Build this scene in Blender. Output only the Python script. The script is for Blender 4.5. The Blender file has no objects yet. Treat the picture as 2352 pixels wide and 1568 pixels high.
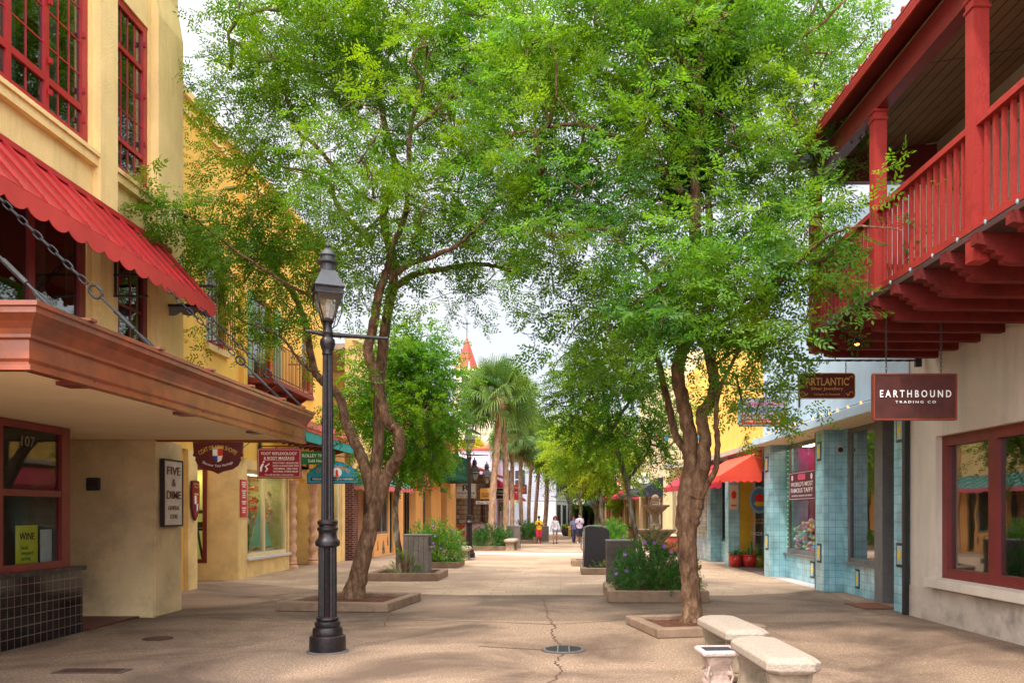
import bpy, bmesh, math, random
import numpy as np
from mathutils import Vector, Matrix
R = math.radians
random.seed(7)
rng = np.random.default_rng(7)
S = bpy.context.scene
C = S.collection

# ------------------------------------------------------------- camera, sky, sun, exposure
F, CX, CY, EYE = 1920.0, 1290.0, 1177.0, 1.65
cam = bpy.data.objects.new('camera', bpy.data.cameras.new('camera'))
C.objects.link(cam)
cam.location = (0, 0, EYE)
cam.rotation_euler = (R(90), 0, 0)
cam.data.sensor_width = 36
cam.data.lens = F / 2352 * 36
cam.data.shift_x = (1176 - CX) / 2352
cam.data.shift_y = (CY - 784) / 2352
cam.data.clip_start = .1
cam.data.clip_end = 2000
S.camera = cam

SUN_EL, SUN_AZ = R(58), R(212)      # azimuth clockwise from +Y: behind the camera, to its left
W = bpy.data.worlds.new('World'); S.world = W
W.use_nodes = True
nt = W.node_tree; nt.nodes.clear()
def wn(t, **k):
    n = nt.nodes.new(t)
    for a, b in k.items(): setattr(n, a, b)
    return n
sky = wn('ShaderNodeTexSky', sky_type='NISHITA', sun_disc=False)
sky.sun_elevation = SUN_EL; sky.sun_rotation = SUN_AZ; sky.air_density = 1.2; sky.dust_density = 3.0
tc = wn('ShaderNodeTexCoord'); sep = wn('ShaderNodeSeparateXYZ')
nt.links.new(tc.outputs['Generated'], sep.inputs[0])
dot = wn('ShaderNodeVectorMath', operation='DOT_PRODUCT'); nt.links.new(tc.outputs['Generated'], dot.inputs[0])
dot.inputs[1].default_value = (math.sin(SUN_AZ) * math.cos(SUN_EL), math.cos(SUN_AZ) * math.cos(SUN_EL), math.sin(SUN_EL))
grad = wn('ShaderNodeMapRange'); grad.interpolation_type = 'SMOOTHSTEP'      # thin cloud, brightest around the veiled sun
grad.inputs[1].default_value = -.05; grad.inputs[2].default_value = 1; grad.inputs[3].default_value = 6.2; grad.inputs[4].default_value = 34.0
nt.links.new(dot.outputs['Value'], grad.inputs[0])
nz = wn('ShaderNodeTexNoise'); nz.inputs['Scale'].default_value = 2.2; nz.inputs['Detail'].default_value = 6
nt.links.new(tc.outputs['Generated'], nz.inputs['Vector'])
cr = wn('ShaderNodeValToRGB')
cr.color_ramp.elements[0].position = .3; cr.color_ramp.elements[0].color = (.86, .9, 1.0, 1)
cr.color_ramp.elements[1].position = .72; cr.color_ramp.elements[1].color = (1.0, .985, .96, 1)
nt.links.new(nz.outputs['Fac'], cr.inputs[0])
mulc = wn('ShaderNodeVectorMath', operation='SCALE')
nt.links.new(cr.outputs[0], mulc.inputs[0]); nt.links.new(grad.outputs[0], mulc.inputs['Scale'])
mx = wn('ShaderNodeMix', data_type='RGBA'); mx.inputs[0].default_value = .85
nt.links.new(sky.outputs[0], mx.inputs[6]); nt.links.new(mulc.outputs[0], mx.inputs[7])
bg = wn('ShaderNodeBackground'); bg.inputs[1].default_value = .1
nt.links.new(mx.outputs[2], bg.inputs[0])
wo = wn('ShaderNodeOutputWorld'); nt.links.new(bg.outputs[0], wo.inputs[0])

sl = bpy.data.lights.new('sun', 'SUN'); sl.energy = 2.0; sl.angle = R(3.5); sl.color = (1, .93, .82)
so = bpy.data.objects.new('sun', sl); C.objects.link(so)
sd = Vector((math.sin(SUN_AZ) * math.cos(SUN_EL), math.cos(SUN_AZ) * math.cos(SUN_EL), math.sin(SUN_EL)))
so.rotation_euler = sd.to_track_quat('Z', 'Y').to_euler(); so.location = (0, 0, 40)

S.view_settings.view_transform = 'Standard'; S.view_settings.look = 'None'
S.view_settings.exposure = 0.92; S.view_settings.gamma = 1
S.render.engine = 'CYCLES'
cy = S.cycles
cy.max_bounces = 7; cy.diffuse_bounces = 4; cy.glossy_bounces = 3; cy.transmission_bounces = 4
cy.transparent_max_bounces = 10; cy.use_denoising = True; cy.caustics_reflective = False; cy.caustics_refractive = False
cy.sample_clamp_indirect = 6

def at(px, py, y):
    """world point at distance y that shows at (px, py) of the 2352-wide photograph"""
    return Vector(((px - CX) / F * y, y, EYE + (CY - py) / F * y))

# ------------------------------------------------------------- materials
MATS = {}
def mat(name, col, rough=.8, var=.12, scale=3.0, bump=0.0, bscale=60, metal=0.0, spec=.3, dark=None, darkamt=0.0, dscale=1.2, emit=0.0, coat=0.0, streak=0.0):
    if name in MATS: return MATS[name]
    m = bpy.data.materials.new(name); m.use_nodes = True
    n = m.node_tree; N = n.nodes; L = n.links
    b = N['Principled BSDF']
    b.inputs['Roughness'].default_value = rough; b.inputs['Metallic'].default_value = metal
    b.inputs['Specular IOR Level'].default_value = spec
    if coat: b.inputs['Coat Weight'].default_value = coat
    t = N.new('ShaderNodeTexCoord')
    out = None
    if var > 0:
        nz = N.new('ShaderNodeTexNoise'); nz.inputs['Scale'].default_value = scale; nz.inputs['Detail'].default_value = 5
        nz.inputs['Roughness'].default_value = .65
        L.new(t.outputs['Object'], nz.inputs['Vector'])
        r = N.new('ShaderNodeValToRGB'); e = r.color_ramp.elements
        e[0].position = .32; e[1].position = .68
        e[0].color = tuple(c * (1 - var) for c in col) + (1,)
        e[1].color = tuple(min(1, c * (1 + var)) for c in col) + (1,)
        L.new(nz.outputs['Fac'], r.inputs[0]); out = r.outputs[0]
    if dark is not None:
        n2 = N.new('ShaderNodeTexNoise'); n2.inputs['Scale'].default_value = dscale; n2.inputs['Detail'].default_value = 8
        n2.inputs['Roughness'].default_value = .7
        if streak:
            mp = N.new('ShaderNodeMapping'); mp.inputs['Scale'].default_value = (streak, streak, .35); L.new(t.outputs['Object'], mp.inputs[0]); L.new(mp.outputs[0], n2.inputs['Vector'])
        else: L.new(t.outputs['Object'], n2.inputs['Vector'])
        r2 = N.new('ShaderNodeMapRange'); r2.inputs[1].default_value = .48; r2.inputs[2].default_value = .72
        r2.inputs[3].default_value = 0; r2.inputs[4].default_value = darkamt
        L.new(n2.outputs['Fac'], r2.inputs[0])
        mm = N.new('ShaderNodeMix'); mm.data_type = 'RGBA'
        L.new(r2.outputs[0], mm.inputs[0])
        if out: L.new(out, mm.inputs[6])
        else: mm.inputs[6].default_value = tuple(col) + (1,)
        mm.inputs[7].default_value = tuple(dark) + (1,)
        out = mm.outputs[2]
    if out: L.new(out, b.inputs['Base Color'])
    else: b.inputs['Base Color'].default_value = tuple(col) + (1,)
    if bump > 0:
        n3 = N.new('ShaderNodeTexNoise'); n3.inputs['Scale'].default_value = bscale; n3.inputs['Detail'].default_value = 4
        L.new(t.outputs['Object'], n3.inputs['Vector'])
        bp = N.new('ShaderNodeBump'); bp.inputs['Strength'].default_value = bump; bp.inputs['Distance'].default_value = .02
        L.new(n3.outputs['Fac'], bp.inputs['Height']); L.new(bp.outputs[0], b.inputs['Normal'])
    if emit:
        b.inputs['Emission Color'].default_value = tuple(col) + (1,); b.inputs['Emission Strength'].default_value = emit
    MATS[name] = m; return m

def grid_mat(name, c1, c2, mortar, w=.1, h=.1, gap=.006, offset=0.0, rough=.3, bump=.4, axes='YZ', spec=.5, tint=.25, squash=1):
    """tiles, bricks or planks: brick texture on two of the object's own axes"""
    if name in MATS: return MATS[name]
    m = bpy.data.materials.new(name); m.use_nodes = True
    N = m.node_tree.nodes; L = m.node_tree.links; b = N['Principled BSDF']
    b.inputs['Roughness'].default_value = rough; b.inputs['Specular IOR Level'].default_value = spec
    t = N.new('ShaderNodeTexCoord'); s = N.new('ShaderNodeSeparateXYZ'); k = N.new('ShaderNodeCombineXYZ')
    L.new(t.outputs['Object'], s.inputs[0])
    if axes == 'SZ':      # either horizontal axis (x + y) with height
        a = N.new('ShaderNodeMath'); a.operation = 'ADD'
        L.new(s.outputs[0], a.inputs[0]); L.new(s.outputs[1], a.inputs[1])
        L.new(a.outputs[0], k.inputs[0]); L.new(s.outputs[2], k.inputs[1])
    else:
        L.new(s.outputs['XYZ'.index(axes[0])], k.inputs[0]); L.new(s.outputs['XYZ'.index(axes[1])], k.inputs[1])
    br = N.new('ShaderNodeTexBrick'); br.offset = offset; br.squash = squash
    br.inputs['Color1'].default_value = tuple(c1) + (1,); br.inputs['Color2'].default_value = tuple(c2) + (1,)
    br.inputs['Mortar'].default_value = tuple(mortar) + (1,)
    br.inputs['Scale'].default_value = 1; br.inputs['Mortar Size'].default_value = gap
    br.inputs['Mortar Smooth'].default_value = .1; br.inputs['Bias'].default_value = -.1
    br.inputs['Brick Width'].default_value = w; br.inputs['Row Height'].default_value = h
    L.new(k.outputs[0], br.inputs['Vector'])
    nz = N.new('ShaderNodeTexNoise'); nz.inputs['Scale'].default_value = 2.5; nz.inputs['Detail'].default_value = 6
    L.new(t.outputs['Object'], nz.inputs['Vector'])
    mr = N.new('ShaderNodeMapRange'); mr.inputs[1].default_value = .3; mr.inputs[2].default_value = .7
    mr.inputs[3].default_value = 1 - tint; mr.inputs[4].default_value = 1 + tint
    L.new(nz.outputs['Fac'], mr.inputs[0])
    v = N.new('ShaderNodeVectorMath'); v.operation = 'SCALE'
    L.new(br.outputs['Color'], v.inputs[0]); L.new(mr.outputs[0], v.inputs['Scale'])
    L.new(v.outputs[0], b.inputs['Base Color'])
    bp = N.new('ShaderNodeBump'); bp.inputs['Strength'].default_value = bump; bp.inputs['Distance'].default_value = .01
    bp.invert = True
    L.new(br.outputs['Fac'], bp.inputs['Height']); L.new(bp.outputs[0], b.inputs['Normal'])
    MATS[name] = m; return m

def glass_mat(name, tint=(.75, .8, .78), ior=1.75, haze=0.0, fall=4.4):
    m = bpy.data.materials.new(name); m.use_nodes = True
    N = m.node_tree.nodes; L = m.node_tree.links; N.clear()
    o = N.new('ShaderNodeOutputMaterial'); mx = N.new('ShaderNodeMixShader'); g = N.new('ShaderNodeBsdfGlossy')
    tr = N.new('ShaderNodeBsdfTransparent'); 
    lw = N.new('ShaderNodeLayerWeight'); lw.inputs[0].default_value = .5; pw = N.new('ShaderNodeMath'); pw.operation = 'POWER'; pw.inputs[1].default_value = fall
    fr = N.new('ShaderNodeMapRange'); fr.inputs[3].default_value = ((ior - 1) / (ior + 1)) ** 2; fr.inputs[4].default_value = 1
    L.new(lw.outputs['Facing'], pw.inputs[0]); L.new(pw.outputs[0], fr.inputs[0])
    tr.inputs[0].default_value = tuple(tint) + (1,); g.inputs['Roughness'].default_value = .015
    nz = N.new('ShaderNodeTexNoise'); nz.inputs['Scale'].default_value = 1.3
    bp = N.new('ShaderNodeBump'); bp.inputs['Strength'].default_value = .03; bp.inputs['Distance'].default_value = .05
    t = N.new('ShaderNodeTexCoord'); L.new(t.outputs['Object'], nz.inputs['Vector'])
    L.new(nz.outputs['Fac'], bp.inputs['Height']); L.new(bp.outputs[0], g.inputs['Normal'])
    L.new(fr.outputs[0], mx.inputs[0])
    if haze:
        df = N.new('ShaderNodeBsdfTranslucent'); df.inputs[0].default_value = (.8, .78, .74, 1); m2 = N.new('ShaderNodeMixShader'); m2.inputs[0].default_value = haze
        L.new(tr.outputs[0], m2.inputs[1]); L.new(df.outputs[0], m2.inputs[2]); L.new(m2.outputs[0], mx.inputs[1])
    else: L.new(tr.outputs[0], mx.inputs[1])
    L.new(g.outputs[0], mx.inputs[2])
    L.new(mx.outputs[0], o.inputs[0]); MATS[name] = m; return m

def leaf_mat(name, a, b_, c, trans=.45):
    """a..b by leaf, pushed to c in broad patches of young growth"""
    m = bpy.data.materials.new(name); m.use_nodes = True
    N = m.node_tree.nodes; L = m.node_tree.links; N.clear()
    o = N.new('ShaderNodeOutputMaterial'); mx = N.new('ShaderNodeMixShader'); mx.inputs[0].default_value = trans
    d = N.new('ShaderNodeBsdfPrincipled'); d.inputs['Roughness'].default_value = .45; d.inputs['Specular IOR Level'].default_value = .35
    tr = N.new('ShaderNodeBsdfTranslucent')
    at_ = N.new('ShaderNodeAttribute'); at_.attribute_name = 'tone'
    r = N.new('ShaderNodeValToRGB'); e = r.color_ramp.elements
    e[0].position = .1; e[0].color = tuple(a) + (1,); e[1].position = .9; e[1].color = tuple(b_) + (1,)
    L.new(at_.outputs['Fac'], r.inputs[0])
    t = N.new('ShaderNodeTexCoord'); nz = N.new('ShaderNodeTexNoise'); nz.inputs['Scale'].default_value = .8; nz.inputs['Detail'].default_value = 3
    L.new(t.outputs['Object'], nz.inputs['Vector'])
    mr = N.new('ShaderNodeMapRange'); mr.inputs[1].default_value = .45; mr.inputs[2].default_value = .7; mr.inputs[4].default_value = .75
    L.new(nz.outputs['Fac'], mr.inputs[0])
    mc = N.new('ShaderNodeMix'); mc.data_type = 'RGBA'
    L.new(mr.outputs[0], mc.inputs[0]); L.new(r.outputs[0], mc.inputs[6]); mc.inputs[7].default_value = tuple(c) + (1,)
    L.new(mc.outputs[2], d.inputs['Base Color'])
    g = N.new('ShaderNodeMix'); g.data_type = 'RGBA'; g.blend_type = 'MULTIPLY'; g.inputs[0].default_value = 1
    L.new(mc.outputs[2], g.inputs[6]); g.inputs[7].default_value = (1.9, 1.7, .8, 1)
    L.new(g.outputs[2], tr.inputs[0])
    L.new(d.outputs[0], mx.inputs[1]); L.new(tr.outputs[0], mx.inputs[2]); L.new(mx.outputs[0], o.inputs[0])
    MATS[name] = m; return m

# ------------------------------------------------------------- mesh builder and the tree of things
class MB:
    """collects shapes in the local space of its parent; sx mirrors x for buildings on the right-hand side"""
    def __init__(s, sx=1, off=(0, 0, 0)):
        s.v = []; s.f = []; s.sx = sx; s.off = off
    def _add(s, vs, fs):
        n = len(s.v); ox, oy, oz = s.off
        s.v += [(s.sx * v[0] + ox, v[1] + oy, v[2] + oz) for v in vs]
        s.f += [tuple(n + i for i in f) for f in fs]
        return s
    def box(s, x0, x1, y0, y1, z0, z1, ch=0):
        if x0 > x1: x0, x1 = x1, x0
        if y0 > y1: y0, y1 = y1, y0
        if z0 > z1: z0, z1 = z1, z0
        if ch:      # chamfered top and bottom edges as stacked rings
            rings = []
            for z, i in ((z0, ch), (z0 + ch, 0), (z1 - ch, 0), (z1, ch)):
                a, b, c, d = x0 + i, x1 - i, y0 + i, y1 - i
                k = ch * .8
                rings.append([(a + k, c, z), (b - k, c, z), (b, c + k, z), (b, d - k, z), (b - k, d, z), (a + k, d, z), (a, d - k, z), (a, c + k, z)])
            return s.loft(rings)
        vs = [(x, y, z) for z in (z0, z1) for y in (y0, y1) for x in (x0, x1)]
        return s._add(vs, [(0, 2, 3, 1), (4, 5, 7, 6), (0, 1, 5, 4), (2, 6, 7, 3), (0, 4, 6, 2), (1, 3, 7, 5)])
    def loft(s, rings, cap=True, closed=True):
        n = len(rings[0]); vs = [p for r in rings for p in r]; fs = []
        for i in range(len(rings) - 1):
            for j in range(n if closed else n - 1):
                k = (j + 1) % n
                fs.append((i * n + j, i * n + k, (i + 1) * n + k, (i + 1) * n + j))
        if cap and closed:
            fs.append(tuple(range(n))[::-1]); fs.append(tuple((len(rings) - 1) * n + j for j in range(n)))
        return s._add(vs, fs)
    def lathe(s, prof, c=(0, 0, 0), n=20, flute=0, nf=0):
        rings = []
        for r, z in prof:
            rr = []
            for j in range(n):
                a = 2 * math.pi * j / n
                q = r * (1 - flute * (j % 2)) if flute else r
                if nf: q = r * (1 + .05 * math.cos(nf * a))
                rr.append((c[0] + q * math.cos(a), c[1] + q * math.sin(a), c[2] + z))
            rings.append(rr)
        return s.loft(rings)
    def tube(s, pts, r, n=8, cap=True):
        pts = [Vector(p) for p in pts]; rings = []
        rs = r if isinstance(r, (list, tuple)) else [r] * len(pts)
        up = Vector((0, 0, 1)); prev = None
        for i, p in enumerate(pts):
            t = (pts[min(i + 1, len(pts) - 1)] - pts[max(i - 1, 0)])
            t = t.normalized() if t.length > 1e-9 else Vector((0, 0, 1))
            if prev is None:
                a = t.cross(up if abs(t.z) < .9 else Vector((1, 0, 0))).normalized()
            else:
                a = (prev - t * prev.dot(t)); a = a.normalized() if a.length > 1e-6 else t.orthogonal().normalized()
            prev = a; b = t.cross(a)
            rings.append([tuple(p + (a * math.cos(2 * math.pi * j / n) + b * math.sin(2 * math.pi * j / n)) * rs[i]) for j in range(n)])
        return s.loft(rings, cap)
    def prism(s, poly, d0, d1, axis='y'):
        """extrude a 2-D outline: axis y -> outline in (x,z); x -> (y,z); z -> (x,y)"""
        def m(p, d):
            return (p[0], d, p[1]) if axis == 'y' else ((d, p[0], p[1]) if axis == 'x' else (p[0], p[1], d))
        n = len(poly)
        vs = [m(p, d0) for p in poly] + [m(p, d1) for p in poly]
        fs = [tuple(range(n)), tuple(range(2 * n - 1, n - 1, -1))] + [(i, i + n, (i + 1) % n + n, (i + 1) % n) for i in range(n)]
        return s._add(vs, fs)
    def ball(s, c, r, nu=12, nv=8, sc=(1, 1, 1)):
        pr = [(max(1e-4, math.sin(math.pi * i / nv)), -math.cos(math.pi * i / nv)) for i in range(nv + 1)]
        rings = [[(c[0] + q * r * sc[0] * math.cos(2 * math.pi * j / nu), c[1] + q * r * sc[1] * math.sin(2 * math.pi * j / nu), c[2] + z * r * sc[2]) for j in range(nu)] for q, z in pr]
        return s.loft(rings)
    def quad(s, a, b, c, d): return s._add([a, b, c, d], [(0, 1, 2, 3)])
    def wall(s, o, t, a0, a1, h0, h1, holes=()):
        """slab whose front is at o and back at o-t, spanning a (y) and h (z), with rectangular holes (a0,a1,h0,h1)"""
        A = sorted({a0, a1} | {q for k in holes for q in k[:2] if a0 < q < a1})
        H = sorted({h0, h1} | {q for k in holes for q in k[2:] if h0 < q < h1})
        def solid(i, j):
            if not (0 <= i < len(A) - 1 and 0 <= j < len(H) - 1): return False
            ca, chh = (A[i] + A[i + 1]) / 2, (H[j] + H[j + 1]) / 2
            return not any(k[0] < ca < k[1] and k[2] < chh < k[3] for k in holes)
        b = o - t
        for i in range(len(A) - 1):
            for j in range(len(H) - 1):
                if not solid(i, j): continue
                p, q, u, w = A[i], A[i + 1], H[j], H[j + 1]
                s.quad((o, p, u), (o, q, u), (o, q, w), (o, p, w)); s.quad((b, p, u), (b, p, w), (b, q, w), (b, q, u))
                if not solid(i - 1, j): s.quad((o, p, u), (o, p, w), (b, p, w), (b, p, u))
                if not solid(i + 1, j): s.quad((o, q, u), (b, q, u), (b, q, w), (o, q, w))
                if not solid(i, j - 1): s.quad((o, p, u), (b, p, u), (b, q, u), (o, q, u))
                if not solid(i, j + 1): s.quad((o, p, w), (o, q, w), (b, q, w), (b, p, w))
        return s
    def build(s, name, m, parent=None, smooth=False, bevel=0, **props):
        me = bpy.data.meshes.new(name)
        me.from_pydata(s.v, [], s.f)
        bm = bmesh.new(); bm.from_mesh(me)
        bmesh.ops.remove_doubles(bm, verts=bm.verts, dist=1e-5)
        bmesh.ops.recalc_face_normals(bm, faces=bm.faces)
        if bevel:
            es = [e for e in bm.edges if len(e.link_faces) == 2 and e.calc_face_angle(0) > .6]
            bmesh.ops.bevel(bm, geom=es, offset=bevel, segments=2, affect='EDGES', clamp_overlap=True)
        bm.to_mesh(me); bm.free()
        if smooth:
            me.polygons.foreach_set('use_smooth', [True] * len(me.polygons))
            try: me.set_sharp_from_angle(angle=R(38))
            except Exception: pass
        if m: me.materials.append(m)
        o = bpy.data.objects.new(name, me); C.objects.link(o)
        if parent: o.parent = parent
        for k, v in props.items(): o[k] = v
        return o

def tag(o, label, cat, group=None):
    o['label'] = label; o['category'] = cat
    if group: o['group'] = group
    return o
def thing(name, label, cat, loc=(0, 0, 0), rz=0, group=None):
    o = bpy.data.objects.new(name, None); C.objects.link(o)
    o.location = loc; o.rotation_euler = (0, 0, rz); o.empty_display_size = .2
    return tag(o, label, cat, group)
def kids(o): return [c for c in C.objects if c.parent == o]
def dup(root, loc, rz=0, label=None, scale=1.0):
    r = root.copy(); C.objects.link(r); r.location = loc; r.rotation_euler = (0, 0, rz); r.scale = (scale,) * 3
    if label: r['label'] = label
    for ch in kids(root):
        c = ch.copy(); C.objects.link(c); c.parent = r
        for g in kids(ch):
            d = g.copy(); C.objects.link(d); d.parent = c
    return r
def lettering(parent, s, x, z, w, h, m, y=0, bend=0, name='lettering', bold=0.0, depth=.004):
    """real raised letters in the x-z plane facing -y, fitted into w by h about (x, z)"""
    cu = bpy.data.curves.new(name, 'FONT'); cu.body = s; cu.extrude = .02; cu.resolution_u = 3; cu.offset = bold * .35
    t = bpy.data.objects.new('t', cu); C.objects.link(t)
    me = bpy.data.meshes.new_from_object(t)
    bpy.data.objects.remove(t); bpy.data.curves.remove(cu)
    me.name = name
    n = len(me.vertices); co = np.empty(n * 3, np.float32); me.vertices.foreach_get('co', co); co = co.reshape(-1, 3)
    if not n: return None
    lo, hi = co.min(0), co.max(0)
    sx = w / max(1e-6, hi[0] - lo[0]); sy = h / max(1e-6, hi[1] - lo[1])
    X = (co[:, 0] - (lo[0] + hi[0]) / 2) * sx; Z = (co[:, 1] - (lo[1] + hi[1]) / 2) * sy
    D = np.where(co[:, 2] > 0, depth, 0)
    if bend:        # bend>0: arch upward with that radius
        a = X / bend; rr = abs(bend) + (Z if bend > 0 else -Z)
        X2 = rr * np.sin(abs(1) * X / abs(bend)); Z2 = (rr * np.cos(X / abs(bend)) - abs(bend)) * (1 if bend > 0 else -1)
        X, Z = X2, Z2
    out = np.stack([X + x, -D + y, Z + z], 1).astype(np.float32)
    me.vertices.foreach_set('co', out.ravel())
    me.materials.append(m)
    o = bpy.data.objects.new(name, me); C.objects.link(o); o.parent = parent
    return o
# ------------------------------------------------------------- palette
M = {}
M['ochre'] = mat('ochre_stucco', (.84, .60, .27), .9, .08, 1.5, .6, 55, dark=(.50, .34, .13), darkamt=.6, dscale=.9, streak=2.2)
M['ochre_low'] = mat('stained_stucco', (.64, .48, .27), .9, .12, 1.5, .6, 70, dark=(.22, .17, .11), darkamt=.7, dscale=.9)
M['yellow'] = mat('yellow_stucco', (.86, .50, .10), .9, .08, 1.2, .3, 50, dark=(.62, .34, .09), darkamt=.6, dscale=.8, streak=2.5)
M['yellow_low'] = mat('pale_yellow_stucco', (.82, .58, .25), .9, .10, 2, .3, 50, dark=(.42, .26, .12), darkamt=.5, dscale=1.5)
M['orange'] = mat('orange_stucco', (.80, .40, .14), .9, .08, 1.5, .2, 40, dark=(.6, .28, .1), darkamt=.4, dscale=1)
M['cream'] = mat('cream_paint', (.70, .58, .36), .8, .08, 2, .15, 40)
M['soffit'] = mat('cream_soffit', (.86, .70, .46), .9, .06, 1, .1, 40)
M['redpaint'] = mat('red_gloss_paint', (.36, .018, .022), .35, .15, 3, .06, 20, spec=.5)
M['darkred'] = mat('dark_red_paint', (.17, .018, .018), .4, .2, 4, .05, 30, spec=.5)
M['awnred'] = mat('red_metal_roof', (.42, .022, .028), .32, .15, 2, .03, 8, spec=.5)
M['valance'] = mat('red_canvas', (.50, .05, .042), .8, .15, 1.5, .1, 80)
M['copper'] = mat('brown_copper_fascia', (.26, .055, .016), .25, .4, 1.6, .08, 12, spec=.6, dark=(.06, .035, .028), darkamt=.9, dscale=.6)
M['iron'] = mat('black_iron', (.012, .012, .014), .42, .3, 6, .15, 40, spec=.5)
M['lampiron'] = mat('worn_black_lamp_paint', (.008, .008, .010), .38, .3, 5, .2, 25, spec=.4, dark=(.12, .03, .02), darkamt=.35, dscale=16)
M['rediron'] = mat('rust_red_iron', (.22, .03, .025), .5, .2, 6, .1, 30)
M['galv'] = mat('worn_chain_steel', (.035, .034, .036), .5, .35, 20, .1, 60, metal=.3)
M['blackwall'] = mat('dark_interior', (.03, .03, .028), .9, .3, 3)
M['intwarm'] = mat('interior_wall_cream', (.45, .40, .22), .9, .15, 2)
M['intdim'] = mat('interior_wall_brown', (.10, .08, .06), .9, .3, 3)
M['curtain'] = mat('grey_curtain', (.50, .50, .42), .9, .25, 9)
M['teal'] = mat('teal_paint', (.01, .23, .22), .6, .12, 3)
M['tileroof'] = mat('red_clay_tile', (.42, .09, .055), .6, .3, 8, .2, 20)
M['whitepaint'] = mat('white_paint', (.56, .58, .64), .7, .04, 2)
M['concrete'] = mat('pale_concrete', (.46, .40, .34), .9, .15, 6, .6, 90, dark=(.2, .17, .14), darkamt=.5, dscale=3)
M['spiral'] = mat('pink_terracotta', (.62, .36, .22), .85, .15, 6, .4, 40)
M['gold'] = mat('gold_paint', (.72, .42, .10), .5, 0)
M['letterwhite'] = mat('white_lettering', (.85, .83, .80), .6, 0)
M['letterred'] = mat('red_lettering', (.62, .03, .02), .6, 0)
M['letterdark'] = mat('dark_lettering', (.035, .02, .02), .6, 0)
M['signmaroon'] = mat('maroon_sign_board', (.11, .018, .018), .5, .2, 6, .1, 60)
M['signcrimson'] = mat('crimson_sign_board', (.30, .012, .025), .5, .1, 6)
M['signgreen'] = mat('green_sign_board', (.01, .17, .05), .5, .1, 6)
M['signblue'] = mat('turquoise_sign_board', (.015, .30, .45), .5, .1, 6)
M['glass'] = glass_mat('shop_glass', (.86, .90, .88), 1.42, 0.0, 6.0)
M['glassR'] = glass_mat('reflecting_shop_glass', (.62, .64, .62), 2.3, 0.0, 3.0)
M['glow'] = mat('added_panel_glow', (1, .86, .62), .5, 0, emit=8)  # glow of the panels added to brighten shop rooms
M['glassdark'] = glass_mat('window_glass', (.5, .55, .55), 2.6)
M['lampglass'] = glass_mat('lantern_glass', (.92, .92, .90), 1.4, .4)
M['blacktile'] = grid_mat('black_glazed_tiles', (.006, .006, .008), (.012, .010, .012), (.13, .085, .07), .128, .128, .006, 0, .10, .5, 'YZ', .35, .3)
M['redbrick'] = grid_mat('dark_red_bricks', (.10, .022, .018), (.07, .016, .014), (.24, .15, .12), .21, .075, .012, .5, .8, .8, 'SZ', .2, .3)
M['redtile'] = grid_mat('red_glazed_tiles', (.42, .035, .02), (.34, .03, .018), (.10, .03, .02), .3, .3, .012, 0, .3, .5, 'SZ', .5, .2)
M['stonewall'] = grid_mat('rough_stone_wall', (.28, .19, .12), (.18, .12, .08), (.10, .07, .05), .42, .26, .03, .37, .9, 1, 'SZ', .2, .35)
M['clapboard'] = grid_mat('white_clapboard', (.44, .45, .51), (.41, .42, .48), (.24, .25, .29), 40, .19, .012, 0, .7, .7, 'SZ', .2, .05)
M['lilac'] = grid_mat('lilac_block_wall', (.58, .47, .60), (.55, .44, .58), (.42, .34, .45), 3, .5, .012, .4, .8, .3, 'SZ', .2, .08)

class Bld:
    """a building: local x points out of its front, y runs along the street, z is up"""
    def __init__(s, name, label, cat, x, y, side, rz=0):
        s.o = thing(name, label, cat, (x, y, 0), rz); s.side = side; s.y = y
    def mb(s): return MB(s.side, (0, -s.y, 0))

def window(B, a0, a1, h0, h1, o, fm, gm, vs=(), hs=(), heavy=(), hheavy=(), fw=.08, mw=.03, hw=.07, dep=.08, name='window', parent=None, glass=True):
    """frame with light bars at vs/hs and heavy bars at heavy/hheavy, pane as its child; in the plane x = o"""
    p = parent or B.o
    m = B.mb()
    m.box(o - dep, o, a0, a0 + fw, h0, h1); m.box(o - dep, o, a1 - fw, a1, h0, h1)
    m.box(o - dep + .003, o - .003, a0 + fw, a1 - fw, h0, h0 + fw); m.box(o - dep + .003, o - .003, a0 + fw, a1 - fw, h1 - fw, h1)
    for v in heavy: m.box(o - dep + .006, o - .006, v - hw / 2, v + hw / 2, h0 + fw, h1 - fw)
    for h in hheavy: m.box(o - dep + .01, o - .01, a0 + fw, a1 - fw, h - hw / 2, h + hw / 2)
    for v in vs: m.box(o - dep * .7, o - .03, v - mw / 2, v + mw / 2, h0 + fw, h1 - fw)
    for h in hs: m.box(o - dep * .68, o - .033, a0 + fw, a1 - fw, h - mw / 2, h + mw / 2)
    f = m.build(name, fm, p)
    if glass:
        B.mb().box(o - dep * .62, o - dep * .5, a0 + fw * .9, a1 - fw * .9, h0 + fw * .9, h1 - fw * .9).build('pane', gm, f)
    return f
def interior(B, a0, a1, h0, h1, o0, dep, m, name='interior', lit=False):
    """open-fronted room behind a shop window"""
    k = B.mb(); e = .02; x0, x1 = o0 - dep, o0
    k.box(x0 - e, x0, a0, a1, h0, h1); k.box(x0, x1, a0 - e, a0, h0, h1); k.box(x0, x1, a1, a1 + e, h0, h1)
    k.box(x0, x1, a0, a1, h0 - e, h0); k.box(x0, x1, a0, a1, h1, h1 + e)
    k = k.build(name, m, B.o)
    if lit:
        n = max(1, int((a1 - a0) / 1.1))
        for i in range(n):
            c = a0 + (i + .5) * (a1 - a0) / n; B.mb().box(x0 + dep * .3, x0 + dep * .7, c - .35, c + .35, h1 - .05, h1 - .02).build('added_light_panel', M['glow'], k)  # panels added under the ceiling to brighten the room behind the glass
    return k

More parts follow.
